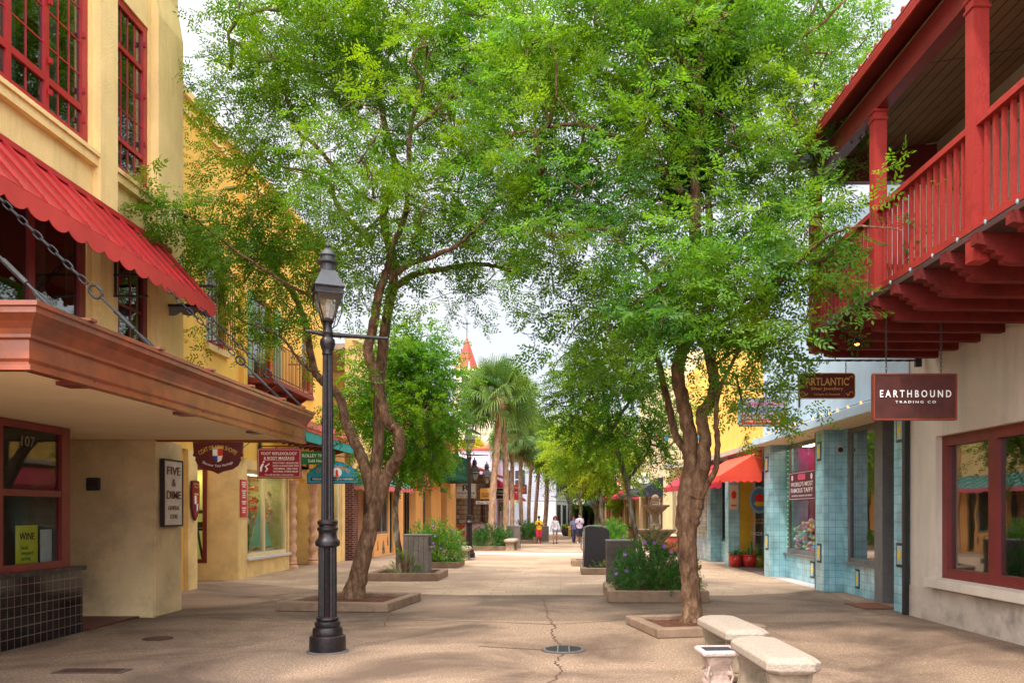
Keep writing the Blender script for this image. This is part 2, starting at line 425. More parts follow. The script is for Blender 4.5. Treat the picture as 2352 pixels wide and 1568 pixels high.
# ============================================================= near left: ochre building with copper canopy
B = Bld('stucco_building', 'ochre stucco building with red casement windows, striped metal awning and chained brown canopy', 'building', -6.5, 10, 1)
holes = [(7.0, 11.5, 6.65, 10.4), (12.1, 13.15, 6.65, 9.25), (7.0, 11.45, 3.3, 5.7), (12.1, 13.15, 3.3, 5.7)]
m = B.mb()
m.wall(0, .3, 3, 14.05, 2.83, 12.5, holes)
m.build('wall', M['ochre'], B.o)
m = B.mb()
m.box(0.002, .12, 11.57, 12.02, 3.26, 12.4)                       # pilasters
m.prism([(0.002, 3.26), (.12, 3.26), (.12, 9.55), (.03, 10.1), (.03, 12.4), (0.002, 12.4)], 13.23, 14.1, 'y')
m.prism([(-.6, 3.26), (-.001, 3.26), (-.001, 12.5), (-.6, 12.5)], 14.052, 14.1, 'y')
m.build('pilaster', M['ochre'], B.o)
B.mb().box(-9, -.3, 13.8, 14.05, 2.9, 12.3).build('wall', M['ochre'], B.o)
B.mb().box(-9, -.31, 3, 13.79, 12.3, 12.5).build('roof', M['concrete'], B.o)
B.mb().box(0.002, .09, 6.8, 11.565, 6.44, 6.559).box(0.002, .12, 6.8, 11.567, 6.56, 6.62).build('sill', M['ochre'], B.o)
B.mb().box(0.002, .09, 12.03, 13.225, 6.44, 6.559).box(0.002, .12, 12.022, 13.227, 6.56, 6.62).build('sill', M['ochre'], B.o)
def rng_(a, b, n): return [a + (b - a) * i / n for i in range(1, n)]
RM = M['redpaint']
window(B, 7.0, 11.5, 6.65, 10.4, -.02, RM, M['glassdark'], rng_(10.64, 11.36, 3) + rng_(9.9, 10.55, 2) + rng_(9.05, 9.85, 3), rng_(7.15, 10.3, 7) + [], [10.6, 9.87, 9.0, 8.1], [7.15], .13, .02, .09)
window(B, 12.1, 13.15, 6.65, 9.25, -.02, RM, M['glassdark'], rng_(12.23, 13.02, 4), [7.65, 8.08], [], [7.17, 8.55], .12, .02, .07)
window(B, 7.0, 11.45, 3.3, 5.7, -.02, M['darkred'], M['glassdark'], [], [], [10.3, 9.1, 8.0], [], .14, .03, .12)
window(B, 12.1, 13.15, 3.3, 5.7, -.02, M['darkred'], M['glassdark'], [12.35, 12.7], [3.75, 4.25, 4.75], [], [], .12, .04, .08)
m = B.mb()
for (a0, a1, h0, h1) in ((10.0, 10.5, 6.7, 10.3), (10.95, 11.35, 6.7, 10.3), (12.45, 12.62, 6.7, 9.2), (12.85, 13.0, 6.7, 9.2), (10.7, 11.1, 3.4, 5.6)):
    n = 14
    pts = [(-.34 + .02 * math.sin(i * 1.7), a0 + (a1 - a0) * i / n) for i in range(n + 1)]
    poly = pts + [(p[0] - .02, p[1]) for p in pts[::-1]]
    m.prism(poly, h0, h1, 'z')
m.build('curtain', M['curtain'], B.o)
for k in ((7, 11.5, 6.65, 10.4), (12.1, 13.15, 6.65, 9.25), (7, 11.45, 3.3, 5.7), (12.1, 13.15, 3.3, 5.7)):
    interior(B, *k, -.31, .5, M['intdim'])
m = B.mb()       # casement hinges
for a in (11.37, 10.62, 13.03):
    for h in (6.95, 7.35, 8.1, 8.9, 9.6):
        if a < 13 or h < 9: m.box(-.015, .02, a - .02, a + .03, h, h + .07)
m.build('hinge', RM, B.o)
# ground floor under the canopy
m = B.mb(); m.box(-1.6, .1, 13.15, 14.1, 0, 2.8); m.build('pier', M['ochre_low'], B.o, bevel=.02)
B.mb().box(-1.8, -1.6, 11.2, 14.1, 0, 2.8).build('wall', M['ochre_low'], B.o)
B.mb().box(-1.59, -.14, 11.575, 13.14, .004, .03).build('threshold', mat('red_brown_floor', (.10, .03, .025), .5, .3, 5), B.o)
m = B.mb(); m.box(-.6, -.13, 3, 11.57, 0, .86); m.build('bulkhead', M['blacktile'], B.o)
B.mb().box(-.62, -.10, 3, 11.62, .862, .92).build('ledge', mat('black_stone_ledge', (.014, .012, .012), .3, .4, 8, .1, 20, dark=(.2, .17, .15), darkamt=.4, dscale=8), B.o)
window(B, 5.0, 11.3, .92, 2.79, -.2, M['darkred'], M['glass'], [], [], [10.0, 8.8, 7.6, 6.4], [1.9], .09, .03, .08)
interior(B, 5.0, 11.3, .92, 2.79, -.31, 1.15, M['intdim'])
B.mb().box(-.3, -.2, 11.3, 11.4, .92, 2.79).build('corner_post', M['darkred'], B.o)
tp = thing('poster', 'yellow wine poster low inside the window above black tiles', 'poster', (-6.86, 10.72, .93), R(90))
MB().box(-.22, .22, -.004, .004, 0, .56).build('sheet', mat('yellow_paper', (.62, .62, .05), .8, .15, 9), tp)
lettering(tp, 'WINE', 0, .42, .3, .09, M['letterdark'], -.005); lettering(tp, 'local\nvineyard\ntasting', 0, .2, .24, .2, mat('green_print', (.05, .2, .05), .8, 0), -.005)
tp = thing('poster', 'white printed sheet beside the yellow wine poster in window', 'poster', (-6.86, 11.12, .93), R(90))
MB().box(-.12, .12, -.004, .004, 0, .5).build('sheet', mat('white_paper', (.62, .64, .70), .8, .1, 9), tp)
tp = thing('poster', 'teal and orange art poster at the left edge of the tiled shop window', 'poster', (-6.86, 9.85, .93), R(90))
MB().box(-.3, .24, -.004, .004, 0, .6).build('sheet', mat('teal_orange_paper', (.12, .42, .35), .8, .7, 7, dark=(.75, .4, .05), darkamt=1, dscale=6), tp)
lettering(B.o, '107', 0, 0, .26, .13, mat('faded_number', (.22, .17, .10), .7, 0), name='number').location = (0, 0, 0)
num = [c for c in C.objects if c.name == 'number'][0]; num.rotation_euler = (0, 0, R(90)); num.location = (-.235, 10.55 - 10, 2.55)

# canopy with mitred copper fascia
X0 = 2.4                       # canopy edge out from the wall plane
can = B.mb(); can.prism([(X0, 6.42), (-8, 6.42), (-8, 13.2), (X0, 13.2)], 2.80, 3.18, 'z')
can = can.build('canopy', M['soffit'], B.o)
prof = [(-.05, 2.74), (.05, 2.74), (.05, 2.78), (.015, 2.79), (.015, 2.805), (.03, 2.83), (.03, 2.97), (.06, 2.985), (.06, 3.01), (.075, 3.05), (.11, 3.10), (.15, 3.135), (.17, 3.15), (.17, 3.19), (.19, 3.20), (.19, 3.235), (-.05, 3.235)]
m = B.mb()
def ring(x, y, dx, dy): return [(x + dx * q, y + dy * q, h) for q, h in prof]
m.loft([ring(X0, 13.25, 1, 0), ring(X0, 6.42, 1, -1), ring(-8, 6.42, 0, -1)])
m.build('fascia', M['copper'], can)
B.mb().box(-7.9, X0 - .05, 13.202, 13.24, 2.77, 3.22).build('flashing', M['copper'], can)
for a in (6.9, 8.1, 9.3, 10.5, 11.7, 12.6): B.mb().box(X0 + .1, X0 + .215, a, a + .1, 3.236, 3.26).build('bracket', M['copper'], can)
for a in (7.3, 9.5, 11.7): B.mb().box(X0 - .32, X0 + .03, a, a + .22, 2.765, 2.799).build('vent', M['darkred'], can)
B.mb().prism([(X0 - .052, 6.47), (-8, 6.47), (-8, 13.2), (X0 - .052, 13.2)], 3.181, 3.2, 'z').build('canopy_roof', M['concrete'], can)

def chain(B, p, q, par, rod=0.0):
    p, q = Vector(p), Vector(q); d = (q - p); L_ = d.length; d.normalize()
    n = int((L_ - rod - .12) / .105); side = d.cross(Vector((0, 1, 0))).normalized(); oth = d.cross(side)
    m = B.mb()
    def loop(c, a, b, hl, hw, r):
        pts = []
        for k in range(11):
            t = 2 * math.pi * k / 10
            pts.append(c + a * (hl * math.copysign(abs(math.cos(t)) ** .7, math.cos(t))) + b * hw * math.sin(t))
        m.tube(pts, r, 5, False)
    for k in range(n):
        c = q - d * (.06 + k * .105)
        loop(c, d, side if k % 2 else oth, .062, .026, .009)
    if rod:
        e = p + d * (rod + .08)
        loop(e, d, side, .075, .05, .014)
        m.tube([p + d * .2, p + d * (rod * .45)], .012, 6); m.tube([p + d * rod * .4, p + d * (rod * .75)], .022, 6); m.tube([p + d * rod * .7, p + d * rod], .012, 6)
        loop(p + d * .1, d, oth, .11, .04, .016)
    m.build('chain', M['galv'], par)
for a, h in ((6.55, 3.24), (8.2, 3.24), (11.9, 3.24), (13.0, 3.24)):
    chain(B, (X0 + .12, a, h), (.02, a + .05, h + 2.42), can, .75)

# standing-seam awning with scalloped valance
aw = B.mb(); AX, AH, WH = .86, 5.05, 5.87
aw.prism([(.13, WH), (AX, AH), (AX, AH - .03), (.13, WH - .03)], 5.5, 13.6, 'y')
k = 5.7
while k < 13.6:
    aw.prism([(.14, WH + .001), (.14, WH + .045), (AX + .02, AH + .045), (AX + .02, AH + .001)], k - .015, k + .015, 'y')
    aw.prism([(.14, WH + .001), (.14, WH + .02), (AX, AH + .02), (AX, AH + .001)], k + .10, k + .115, 'y')
    k += .42
aw.box(.122, .17, 5.5, 13.6, WH - .01, WH + .06)
aw = aw.build('awning', M['awnred'], B.o)
def scallop(y0, y1, step, top, drop, amp):
    pts = [(y0, top), (y1, top)]; n = int(round((y1 - y0) / step)); low = []
    for i in range(n):
        for j in range(7):
            t = j / 6; low.append((y0 + (i + t) * (y1 - y0) / n, top - drop - amp * math.sin(math.pi * t) ** .7))
    return pts + low[::-1]
B.mb().prism(scallop(5.5, 13.6, .36, AH - .02, .16, .07), AX, AX + .012, 'x').build('valance', M['valance'], aw)
B.mb().prism(scallop(.03, AX - .01, .28, AH - .04, .10, .06), 13.58, 13.6, 'y').build('valance', mat('unlit_canvas', (.16, .14, .14), .8, .1), aw)  # end valance in a dark colour that paints in its unlit side
m = B.mb(); m.box(.0, AX, 13.54, 13.565, AH - .06, AH - .02); m.box(.0, AX, 13.54, 13.565, 5.3, 5.34); m.box(.02, .05, 13.54, 13.565, AH - .06, WH - .1)
m.build('frame', M['iron'], aw); m = B.mb()
m.box(.02, AX, 11.9, 11.93, AH - .03, AH + .0); m.box(.13, .16, 11.9, 11.93, 4.75, 5.3); m.box(.12, .6, 11.9, 11.93, 4.72, 4.75)
m.build('frame', M['iron'], aw)
tb = thing('electric_box', 'small black box on the shaded stucco pier', 'box', (-7.35, 13.12, 2.0))
MB().box(-.1, .1, -.03, .03, 0, .2, .01).build('cover', M['iron'], tb); MB().box(-.06, .06, -.036, -.031, .05, .15).build('outlet', M['letterdark'], tb)

# FIVE & DIME board on the street side of the pier
def sign(name, label, loc, rz, w, h, t, bm, em=None, ew=.03, group=None, cat='sign'):
    s = thing(name, label, cat, loc, rz, group)
    MB().box(-w / 2, w / 2, -t / 2, t / 2, 0, h).build('board', bm, s, bevel=.006)
    if em:
        m = MB(); d = t / 2 + .008
        m.box(-w / 2 - .001, w / 2 + .001, -d, d, h - ew, h + .004); m.box(-w / 2 - .001, w / 2 + .001, -d, d, -.004, ew)
        m.box(-w / 2 - .004, -w / 2 + ew, -d - .001, d + .001, ew, h - ew); m.box(w / 2 - ew, w / 2 + .004, -d - .001, d + .001, ew, h - ew)
        m.build('border', em, s)
    return s
s = sign('wall_sign', 'tall white board with dark red lettering on the stucco pier corner', (-6.35, 13.62, 1.43), R(90), .66, 1.08, .05, mat('weathered_white_board', (.56, .50, .42), .8, .15, 9), M['letterdark'], .025)
for tx, z, w, h in (('FIVE', .90, .46, .13), ('&', .71, .13, .12), ('DIME', .51, .50, .13), ('GENERAL', .30, .40, .07), ('STORE', .16, .27, .07)):
    lettering(s, tx, 0, z, w, h, M['signmaroon'] if h > .1 else mat('brown_lettering', (.20, .12, .07), .7, 0), -.034, bold=.015)

# ============================================================= second left building: yellow with shops
B = Bld('shop_building', 'bright yellow stucco building with iron balcony, spiral columns and gift shop windows', 'building', -7.95, 20, 1)
H2 = 10.4
up = [(18.7, 19.75, 5.45, 7.4), (21.5, 23.0, 5.1, 7.3), (25.6, 26.6, 5.4, 7.3)]
m = B.mb(); m.wall(0, .3, 14.15, 28.75, 3.0, H2, up); m.wall(-.08, .2, 14.15, 17.75, 0, 2.999)
m.box(0, .12, 20.6, 20.85, 3.0, H2 - .3)
m.build('wall', M['yellow'], B.o)
m = B.mb(); m.box(-.3, .10, 14.15, 28.8, H2 + .001, H2 + .16); m.box(.001, .06, 14.15, 28.78, H2 - .35, H2 - .25); m.build('cornice', M['ochre'], B.o)
B.mb().box(-8, -.31, 14.15, 28.75, H2 - .5, H2 - .3).build('roof', M['concrete'], B.o)
B.mb().box(-8, -.31, 28.45, 28.74, 0, H2 - .51).build('wall', M['yellow'], B.o)
m = B.mb(); m.box(-.3, .02, 17.76, 18.2, 0, 2.999); m.box(-.3, .02, 20.5, 21.05, 0, 2.999)
m.wall(0, .2, 21.05, 24.4, 0, 2.999, [(21.15, 24.3, .5, 2.75)])
m.box(-2.6, -.3, 20.5, 20.7, 0, .42); m.box(-2.6, -.3, 20.5, 20.7, 2.8, 2.999); m.box(-.75, -.301, 20.502, 20.7, .42, 2.8); m.box(-2.8, -2.6, 18.2, 20.7, 0, 2.999)
m.box(-2.8, -.31, 18.0, 18.2, 0, 2.999)
m.build('wall', M['yellow_low'], B.o)
# window that faces down the street inside the recess
wf = MB(1, (0, -20, 0)); wf.box(-1.9, -1.8, 20.48, 20.56, .42, 2.8); wf.box(-.85, -.75, 20.48, 20.56, .42, 2.8); wf.box(-1.8, -.85, 20.482, 20.56, .42, .52); wf.box(-1.8, -.85, 20.482, 20.56, 2.7, 2.8)
wf = wf.build('window', M['darkred'], B.o); MB(1, (0, -20, 0)).box(-1.8, -.85, 20.52, 20.53, .52, 2.7).build('pane', M['glass'], wf)
m = B.mb(); m.box(-2.6, -.35, 21.6, 21.65, .4, 2.8); m.box(-2.6, -.35, 20.72, 21.6, .38, .4); m.build('interior', mat('lime_interior', (.62, .62, .18), .9, .15, 2), B.o)
MB(1, (0, -20, 0)).box(-2.0, -.6, 21.0, 21.3, 2.76, 2.79).build('added_light_panel', M['glow'], B.o)  # glowing panel added to brighten the room behind the recess window
ck = thing('display_stand', 'dark tiered stand seen through the window with the dark red frame', 'stand', (-9.25, 21.05, .42))
m = MB(); m.lathe([(.3, 0), (.3, .04), (.03, .06), (.03, .75), (.32, .8), (.32, .84)], n=12); m.lathe([(.02, .84), (.02, 1.2), (.26, 1.22), (.26, 1.28), (.1, 1.34)], n=12); m.tube([(-.2, 0, 0), (-.1, 0, .8)], .03, 6); m.tube([(.22, 0, 0), (.08, 0, .8)], .03, 6)
m.build('frame', M['iron'], ck)
m = MB(); m.ball((0, 0, 1.42), .1); m.box(-.18, .18, -.1, .1, .85, 1.0); m.build('goods', mat('dark_goods', (.06, .07, .06), .6, .4, 9), ck)
st = thing('star_ornament', 'small metal star hanging on a wire inside the recess window', 'ornament', (-9.3, 20.95, 2.0))
pts = [(math.sin(math.pi * i / 5) * (.09 if i % 2 == 0 else .035), math.cos(math.pi * i / 5) * (.09 if i % 2 == 0 else .035)) for i in range(10)]
MB().prism(pts, -.006, .006, 'y').tube([(0, 0, .09), (0, 0, .78)], .004, 4).build('star', mat('bronze', (.2, .13, .05), .4, .1, 5, metal=.7), st)
# main display window
window(B, 21.15, 24.3, .5, 2.75, -.06, M['cream'], M['glass'], [], [], [22.55], [], .10, .03, .12, .1)
B.mb().box(.001, .08, 21.1, 24.35, .44, .499).build('sill', M['whitepaint'], B.o)
interior(B, 21.15, 24.3, .5, 2.75, -.21, .9, mat('olive_interior', (.50, .46, .22), .9, .3, 2), lit=True)
for tx, h, w in (('FOOT BACK', 2.52, .85), ('& SHOULDER', 2.28, .85), ('HEALING', 1.95, .6), ('MASSAGE', 1.75, .62)):
    q = lettering(B.o, tx, 0, 0, w, .13, M['letterred'], name='window_lettering'); q.rotation_euler = (0, 0, R(90)); q.location = (-.11, 21.8 - 20, h)
pn = thing('price_panel', 'narrow pink red price panel fixed to the yellow pillar', 'sign', (-7.91, 20.78, 1.55), R(90))
MB().box(-.2, .2, -.01, .01, 0, .92).build('board', mat('pink_red_board', (.62, .05, .06), .6, .05), pn)
m = MB()
for i in range(15):
    if i in (3, 8, 11): continue
    w = .13 if i in (0, 1, 4, 9, 12) else .09
    m.box(-w, w, -.016, -.0105, .84 - i * .053, .858 - i * .053 + .01)
m.build('lettering', M['letterwhite'], pn)
hg = thing('hedge_mat', 'green artificial grass panel low inside the massage window', 'panel', (-8.5, 21.85, .5))
MB().box(-.1, .1, -.6, .6, 0, .85).build('panel', mat('green_turf', (.03, .14, .03), .95, .5, 40, 1, 60), hg)
sb = thing('toy_sailboat', 'pale green model sailboat standing in the gift shop window', 'model boat', (-8.3, 23.15, .5))
MB().prism([(-.4, .06), (.42, .16), (.36, .02), (.3, -.0), (-.3, -.0)], -.06, .06, 'y').build('hull', M['whitepaint'], sb)
m = MB(); m.prism([(-.02, .2), (-.02, 1.6), (-.5, .22)], -.01, .01, 'y'); m.prism([(.02, .2), (.02, 1.35), (.4, .24)], -.01, .01, 'y'); m.tube([(0, 0, .05), (0, 0, 1.7)], .012, 5); m.build('sail', mat('pale_green_sail', (.30, .55, .40), .8, .1), sb)
sb.rotation_euler = (0, 0, R(70))
gd = MB()
for i in range(60):
    gd.ball((rng.uniform(-.35, .1), rng.uniform(-.45, .5), rng.uniform(0, 1.9)), rng.uniform(.03, .07), 6, 4)
og = gd.build('hanging_trinkets', mat('orange_trinkets', (.5, .22, .05), .6, .9, 6, dark=(.05, .25, .2), darkamt=1, dscale=5)); og.location = (-8.55, 23.9, .55); og['kind'] = 'stuff'
tag(og, 'many small orange and green trinkets strung beside the toy sailboat', 'ornaments')
# spiral columns and arched entrance
def spiral_col(B, a, o=.02):
    m = B.mb(); n = 14; rings = []
    for i in range(60):
        h = .22 + 2.15 * i / 59; ph = i * .62; rings.append([(o + (.135 + .022 * math.cos(math.pi * 2 * j / n * 1 - ph)) * math.cos(2 * math.pi * j / n), a + (.135 + .022 * math.cos(math.pi * 2 * j / n - ph)) * math.sin(2 * math.pi * j / n), h) for j in range(n)])
    m.loft(rings); m.lathe([(.2, .0), (.2, .08), (.15, .12), (.18, .17), (.14, .22)], (o, a, 0), 14); m.lathe([(.14, 2.37), (.17, 2.4), (.15, 2.44), (.2, 2.5), (.21, 2.6)], (o, a, 0), 14)
    return m.build('spiral_column', M['spiral'], B.o, smooth=True)
spiral_col(B, 24.6, .0); spiral_col(B, 26.75, .0)
arc = [(24.75 + .85 + .85 * math.cos(math.pi - math.pi * i / 16), 2.6 + .5 * math.sin(math.pi * i / 16)) for i in range(17)]
B.mb().prism([(24.4, 2.61)] + arc + [(26.6, 2.61), (26.9, 2.61), (26.9, 3.0), (24.4, 3.0)], -.2, .0, 'x').build('arch', M['yellow_low'], B.o)
m = B.mb(); m.wall(-.75, .15, 24.4, 27.05, 0, 2.999, [(24.6, 26.9, .55, 2.75)]); m.box(-.75, -.2, 24.4, 24.55, 0, 2.99); m.build('wall', M['yellow_low'], B.o)
window(B, 24.6, 26.9, .55, 2.75, -.8, M['cream'], M['glass'], [], [], [25.7])
interior(B, 24.6, 26.9, .55, 2.75, -.9, 1.2, M['intwarm'], lit=True)
m = B.mb(); m.wall(.45, .2, 27.1, 28.8, 0, 3.2, [(27.35, 28.35, .55, 2.75)]); m.box(-.75, .25, 27.05, 27.1, 0, 3.2); m.box(.451, .5, 28.4, 28.75, 0, 3.15); m.build('wall', M['yellow_low'], B.o)
m = B.mb(); m.box(-.3, .25, 27.1, 28.8, 3.2, 3.3); m.build('wall', M['yellow_low'], B.o)
window(B, 27.35, 28.35, .55, 2.75, .4, M['cream'], M['glass'], [], [], [])
interior(B, 27.35, 28.35, .55, 2.75, .25, 1.0, M['intwarm'], lit=True)
# upper windows, cage, shutters, balcony
for (a0, a1, h0, h1), hs in zip(up, ([6.0, 6.6], [6.2], [6.0, 6.6])):
    window(B, a0, a1, h0, h1, -.05, M['redpaint'], M['glassdark'], [(a0 + a1) / 2], hs, [], [], .08, .035)
    interior(B, a0, a1, h0, h1, -.31, .5, M['blackwall'])
B.mb().box(.001, .1, 18.6, 19.85, 5.3, 5.43).build('sill', M['ochre'], B.o); B.mb().box(.001, .1, 25.5, 26.7, 5.26, 5.38).build('sill', M['ochre'], B.o)
m = B.mb()
for i in range(9):
    a = 18.72 + i * .13; m.tube([(.02, a, 5.5), (.22, a, 5.5), (.22, a, 7.2), (.05, a, 7.5)], .011, 5)
for h in (5.5, 6.1, 6.8): m.tube([(.22, 18.7, h), (.22, 19.8, h)], .012, 5)
m.build('window_cage', M['rediron'], B.o)
for a0 in (21.0, 23.05):
    m = B.mb(); m.box(.0015, .05, a0, a0 + .45, 5.1, 7.3)
    for i in range(20): m.box(.051, .06, a0 + .05, a0 + .4, 5.2 + i * .1, 5.26 + i * .1)
    m.build('shutter', mat('pale_green_shutters', (.22, .42, .25), .7, .15, 5), B.o)
m = B.mb(); m.box(.001, .75, 20.9, 24.3, 4.9, 5.02)
for i in range(30):
    a = 20.95 + i * .115; m.tube([(.72, a, 5.02), (.72, a, 5.95)], .011, 5)
for i in range(6):
    for a in (20.92, 24.27): m.tube([(.1 + i * .12, a, 5.02), (.1 + i * .12, a, 5.95)], .011, 5)
for h in (5.95, 5.1): m.tube([(.02, 20.92, h), (.72, 20.92, h), (.72, 24.27, h), (.02, 24.27, h)], .018, 5)
for a in (21.3, 22.6, 23.9): m.prism([(.0, 4.89), (.7, 4.89), (.1, 4.5), (.0, 4.5)], a - .04, a + .04, 'y')
m.build('balcony', M['rediron'], B.o)
# pent roof of clay tiles with teal band
m = B.mb(); m.prism([(.001, 4.5), (.95, 3.98), (.95, 3.9), (.001, 3.9)], 23.0, 29.4, 'y')
for i in range(46): m.tube([(.03, 23.07 + i * .138, 4.51), (.97, 23.07 + i * .138, 3.99)], .045, 6)
m.build('pent_roof', M['tileroof'], B.o)
B.mb().prism([(.90, 3.62), (.9, 3.899), (.93, 3.899), (.96, 3.62)], 22.9, 29.3, 'y').build('awning_band', M['teal'], B.o)
m = B.mb()
for i in range(12): m.prism([(.001, 3.85), (.6, 3.85), (.6, 3.78), (.001, 3.6)], 23.3 + i * .5, 23.38 + i * .5, 'y')
m.build('bracket', M['darkred'], B.o)

# shield, hanging signs on iron arms
def crest(s, cx, cz, w, h, y):
    MB().box(cx - w / 2, cx, y - .006, y, cz, cz + h / 2).build('crest_white', M['letterwhite'], s)
    MB().box(cx, cx + w / 2, y - .006, y, cz, cz + h / 2).build('crest_red', M['letterred'], s)
    MB().prism([(cx - w / 2, cz), (cx, cz), (cx, cz - h / 2), (cx - w * .35, cz - h * .36)], y - .006, y, 'y').build('crest_blue', mat('royal_blue', (.02, .05, .35), .6, 0), s)
    MB().prism([(cx, cz), (cx + w / 2, cz), (cx + w * .35, cz - h * .36), (cx, cz - h / 2)], y - .006, y, 'y').build('crest_white', M['letterwhite'], s)
    m = MB(); m.box(cx - .006, cx + .006, y - .01, y - .0065, cz - h / 2, cz + h / 2); m.box(cx - w / 2, cx + w / 2, y - .011, y - .0065, cz - .006, cz + .006)
    k = cz + h / 2 + .01
    cz_ = [(-.5, 0), (.5, 0), (.55, .22), (.3, .12), (.2, .26), (0, .12), (-.2, .26), (-.3, .12), (-.55, .22)]
    m.prism([(cx + a * w, k + b * w) for a, b in cz_], y - .008, y, 'y'); m.build('crest_gold', M['gold'], s)
def arm(name, label, p, q, up=.0, m_=None, group='iron arms holding shop signs'):
    """wall arm from p out to q with a curled tip"""
    t = thing(name, label, 'bracket', p, 0, group); d = Vector(q) - Vector(p)
    m = MB(); m.tube([(0, 0, 0), tuple(d)], .018, 6); n = d.normalized()
    m.tube([tuple(d + n * (.06 * math.sin(k * .5)) + Vector((0, 0, .06 - .06 * math.cos(k * .5)))) for k in range(12)], .009, 5)
    m.tube([(0, 0, -.25), tuple(d * .12 + Vector((0, 0, -.16))), tuple(d * .24)], .009, 5)
    m.box(-.02, .02, -.05, .05, -.4, .1)
    m.build('arm', m_ or M['iron'], t); return t
def hangers(s, xs, z0, z1):
    m = MB()
    for x in xs:
        n = max(1, int((z1 - z0) / .045))
        for i in range(n):
            c = z0 + (i + .5) * (z1 - z0) / n; r = (z1 - z0) / n * .62
            pts = [((x + .012 * math.cos(t)) if i % 2 else x, 0 if i % 2 else .012 * math.cos(t), c + r * math.sin(t)) for t in [2 * math.pi * k / 8 for k in range(9)]]
            m.tube(pts, .004, 4, False)
    m.build('hanger', M['iron'], s)
s = thing('shield_sign', 'maroon heraldic shield with gold lettering on yellow pilaster', 'sign', (-7.89, 17.99, 1.48), R(90))
po = [(-.17, .85), (0, .87), (.17, .85), (.19, .6), (.17, .3), (.1, .1), (0, 0), (-.1, .1), (-.17, .3), (-.19, .6)]
MB().prism(po, -.02, .02, 'y').build('board', M['signmaroon'], s)
MB().prism([(a * .94, .02 + b * .96) for a, b in po], -.026, -.021, 'y').build('border', mat('deep_red', (.26, .02, .02), .6, 0), s)
lettering(s, 'Coat of Arms', 0, .79, .27, .05, M['gold'], -.028); lettering(s, 'Shoppe', 0, .72, .18, .05, M['gold'], -.028); crest(s, 0, .36, .18, .36, -.027)
s = thing('hanging_sign', 'dark maroon scalloped sign with quartered crest hanging past the canopy edge', 'sign', (-6.82, 16.6, 2.42))
half = [(0, 0), (.1, .05), (.28, .09), (.40, .17), (.45, .28), (.44, .33), (.5, .36), (.48, .42), (.5, .66), (.5, .68)]
poly = [(a, b) for a, b in half] + [(-a, b) for a, b in half[::-1][:-1]]
MB().prism(poly, -.02, .02, 'y').build('board', M['signmaroon'], s)
lettering(s, 'COAT OF ARMS SHOPPE', 0, .53, .80, .085, M['gold'], -.023, bend=.62)
lettering(s, 'Discover Your Heritage', 0, .155, .62, .065, M['letterwhite'], -.023, bend=-.62)
crest(s, 0, .36, .2, .26, -.022)
s = sign('hanging_sign', 'crimson foot massage sign with white lettering and two bending figures', (-6.82, 20.2, 2.48), 0, 1.07, .73, .04, M['signcrimson'], None)
m = MB()
for b in ((-.51, .51, .69, .697), (-.51, .51, .033, .04), (-.51, -.503, .04, .69), (.503, .51, .04, .69), (-.36, .36, .435, .441)): m.box(b[0], b[1], -.027, -.0205, b[2], b[3])
m.build('border', M['letterwhite'], s)
for tx, z, w, h in (('FOOT REFLEXOLOGY', .60, .86, .07), ('& BODY MASSAGE', .49, .74, .07), ):
    lettering(s, tx, 0, z, w, h, M['letterwhite'], -.021, bold=.025)
for i, (tx, w) in enumerate((('FOOT PAIN  HEADACHES', .62), ('NECK & SHOULDER PAIN', .62), ('INSOMNIA  HEEL PAIN', .58), ('NATURAL STRESS RELIEF', .60))):
    lettering(s, tx, .16, .37 - i * .068, w, .04, M['letterwhite'], -.021, bold=.01)
lettering(s, 'You will feel like a new person.', 0, .085, .70, .045, M['letterwhite'], -.021)
m = MB(); m.tube([(-.44, -.024, .16), (-.43, -.024, .26), (-.38, -.024, .36)], [.02, .03, .02], 6); m.ball((-.37, -.024, .40), .022, 8, 5); m.tube([(-.33, -.024, .16), (-.28, -.024, .22), (-.33, -.024, .29), (-.26, -.024, .33)], [.015, .02, .02, .012], 6); m.ball((-.25, -.024, .345), .02, 8, 5)
m.build('figure', M['letterwhite'], s); hangers(s, (-.42, .42), .73, .87)
arm('sign_bracket', 'black iron arm above the crimson massage sign', (-7.95, 20.25, 3.36), (-6.25, 20.25, 3.36))
s = sign('hanging_sign', 'green ticket sign with white lettering left of the lamp post', (-6.42, 21.9, 2.92), 0, .98, .34, .03, M['signgreen'])
lettering(s, 'TROLLEY TICKETS', 0, .225, .88, .08, M['letterwhite'], -.016, bold=.02); lettering(s, 'Sold Here', 0, .09, .44, .08, M['letterwhite'], -.016, bold=.02); hangers(s, (-.4, .4), .34, .46)
arm('sign_bracket', 'scrolled iron arm above the green ticket sign', (-7.9, 21.9, 3.39), (-5.95, 21.9, 3.39))
s = thing('hanging_sign', 'turquoise arched souvenir sign behind the lamp post', 'sign', (-7.1, 26.0, 2.58))
hw = [(.78, 0), (.78, .28), (.68, .40), (.5, .52), (.28, .62), (0, .68)]
poly = [(-.78, 0)] + hw + [(-a, b) for a, b in hw[::-1][1:-1]]
MB().prism([(a * 1.04, -.025 + b * 1.06) for a, b in poly], -.015, .02, 'y').build('border', M['letterdark'], s)
MB().prism(poly, -.025, -.016, 'y').build('board', M['signblue'], s)
lettering(s, 'CITY SOUVENIRS', 0, .50, 1.1, .12, mat('orange_lettering', (.8, .25, .02), .6, 0), -.026, bend=.9, bold=.03)
MB().box(-.7, .7, -.03, -.0255, .06, .17).build('band', M['letterdark'], s); lettering(s, 'WEAR • GIFTS • SOUVENIRS', 0, .115, 1.3, .06, M['letterwhite'], -.031, bold=.02)
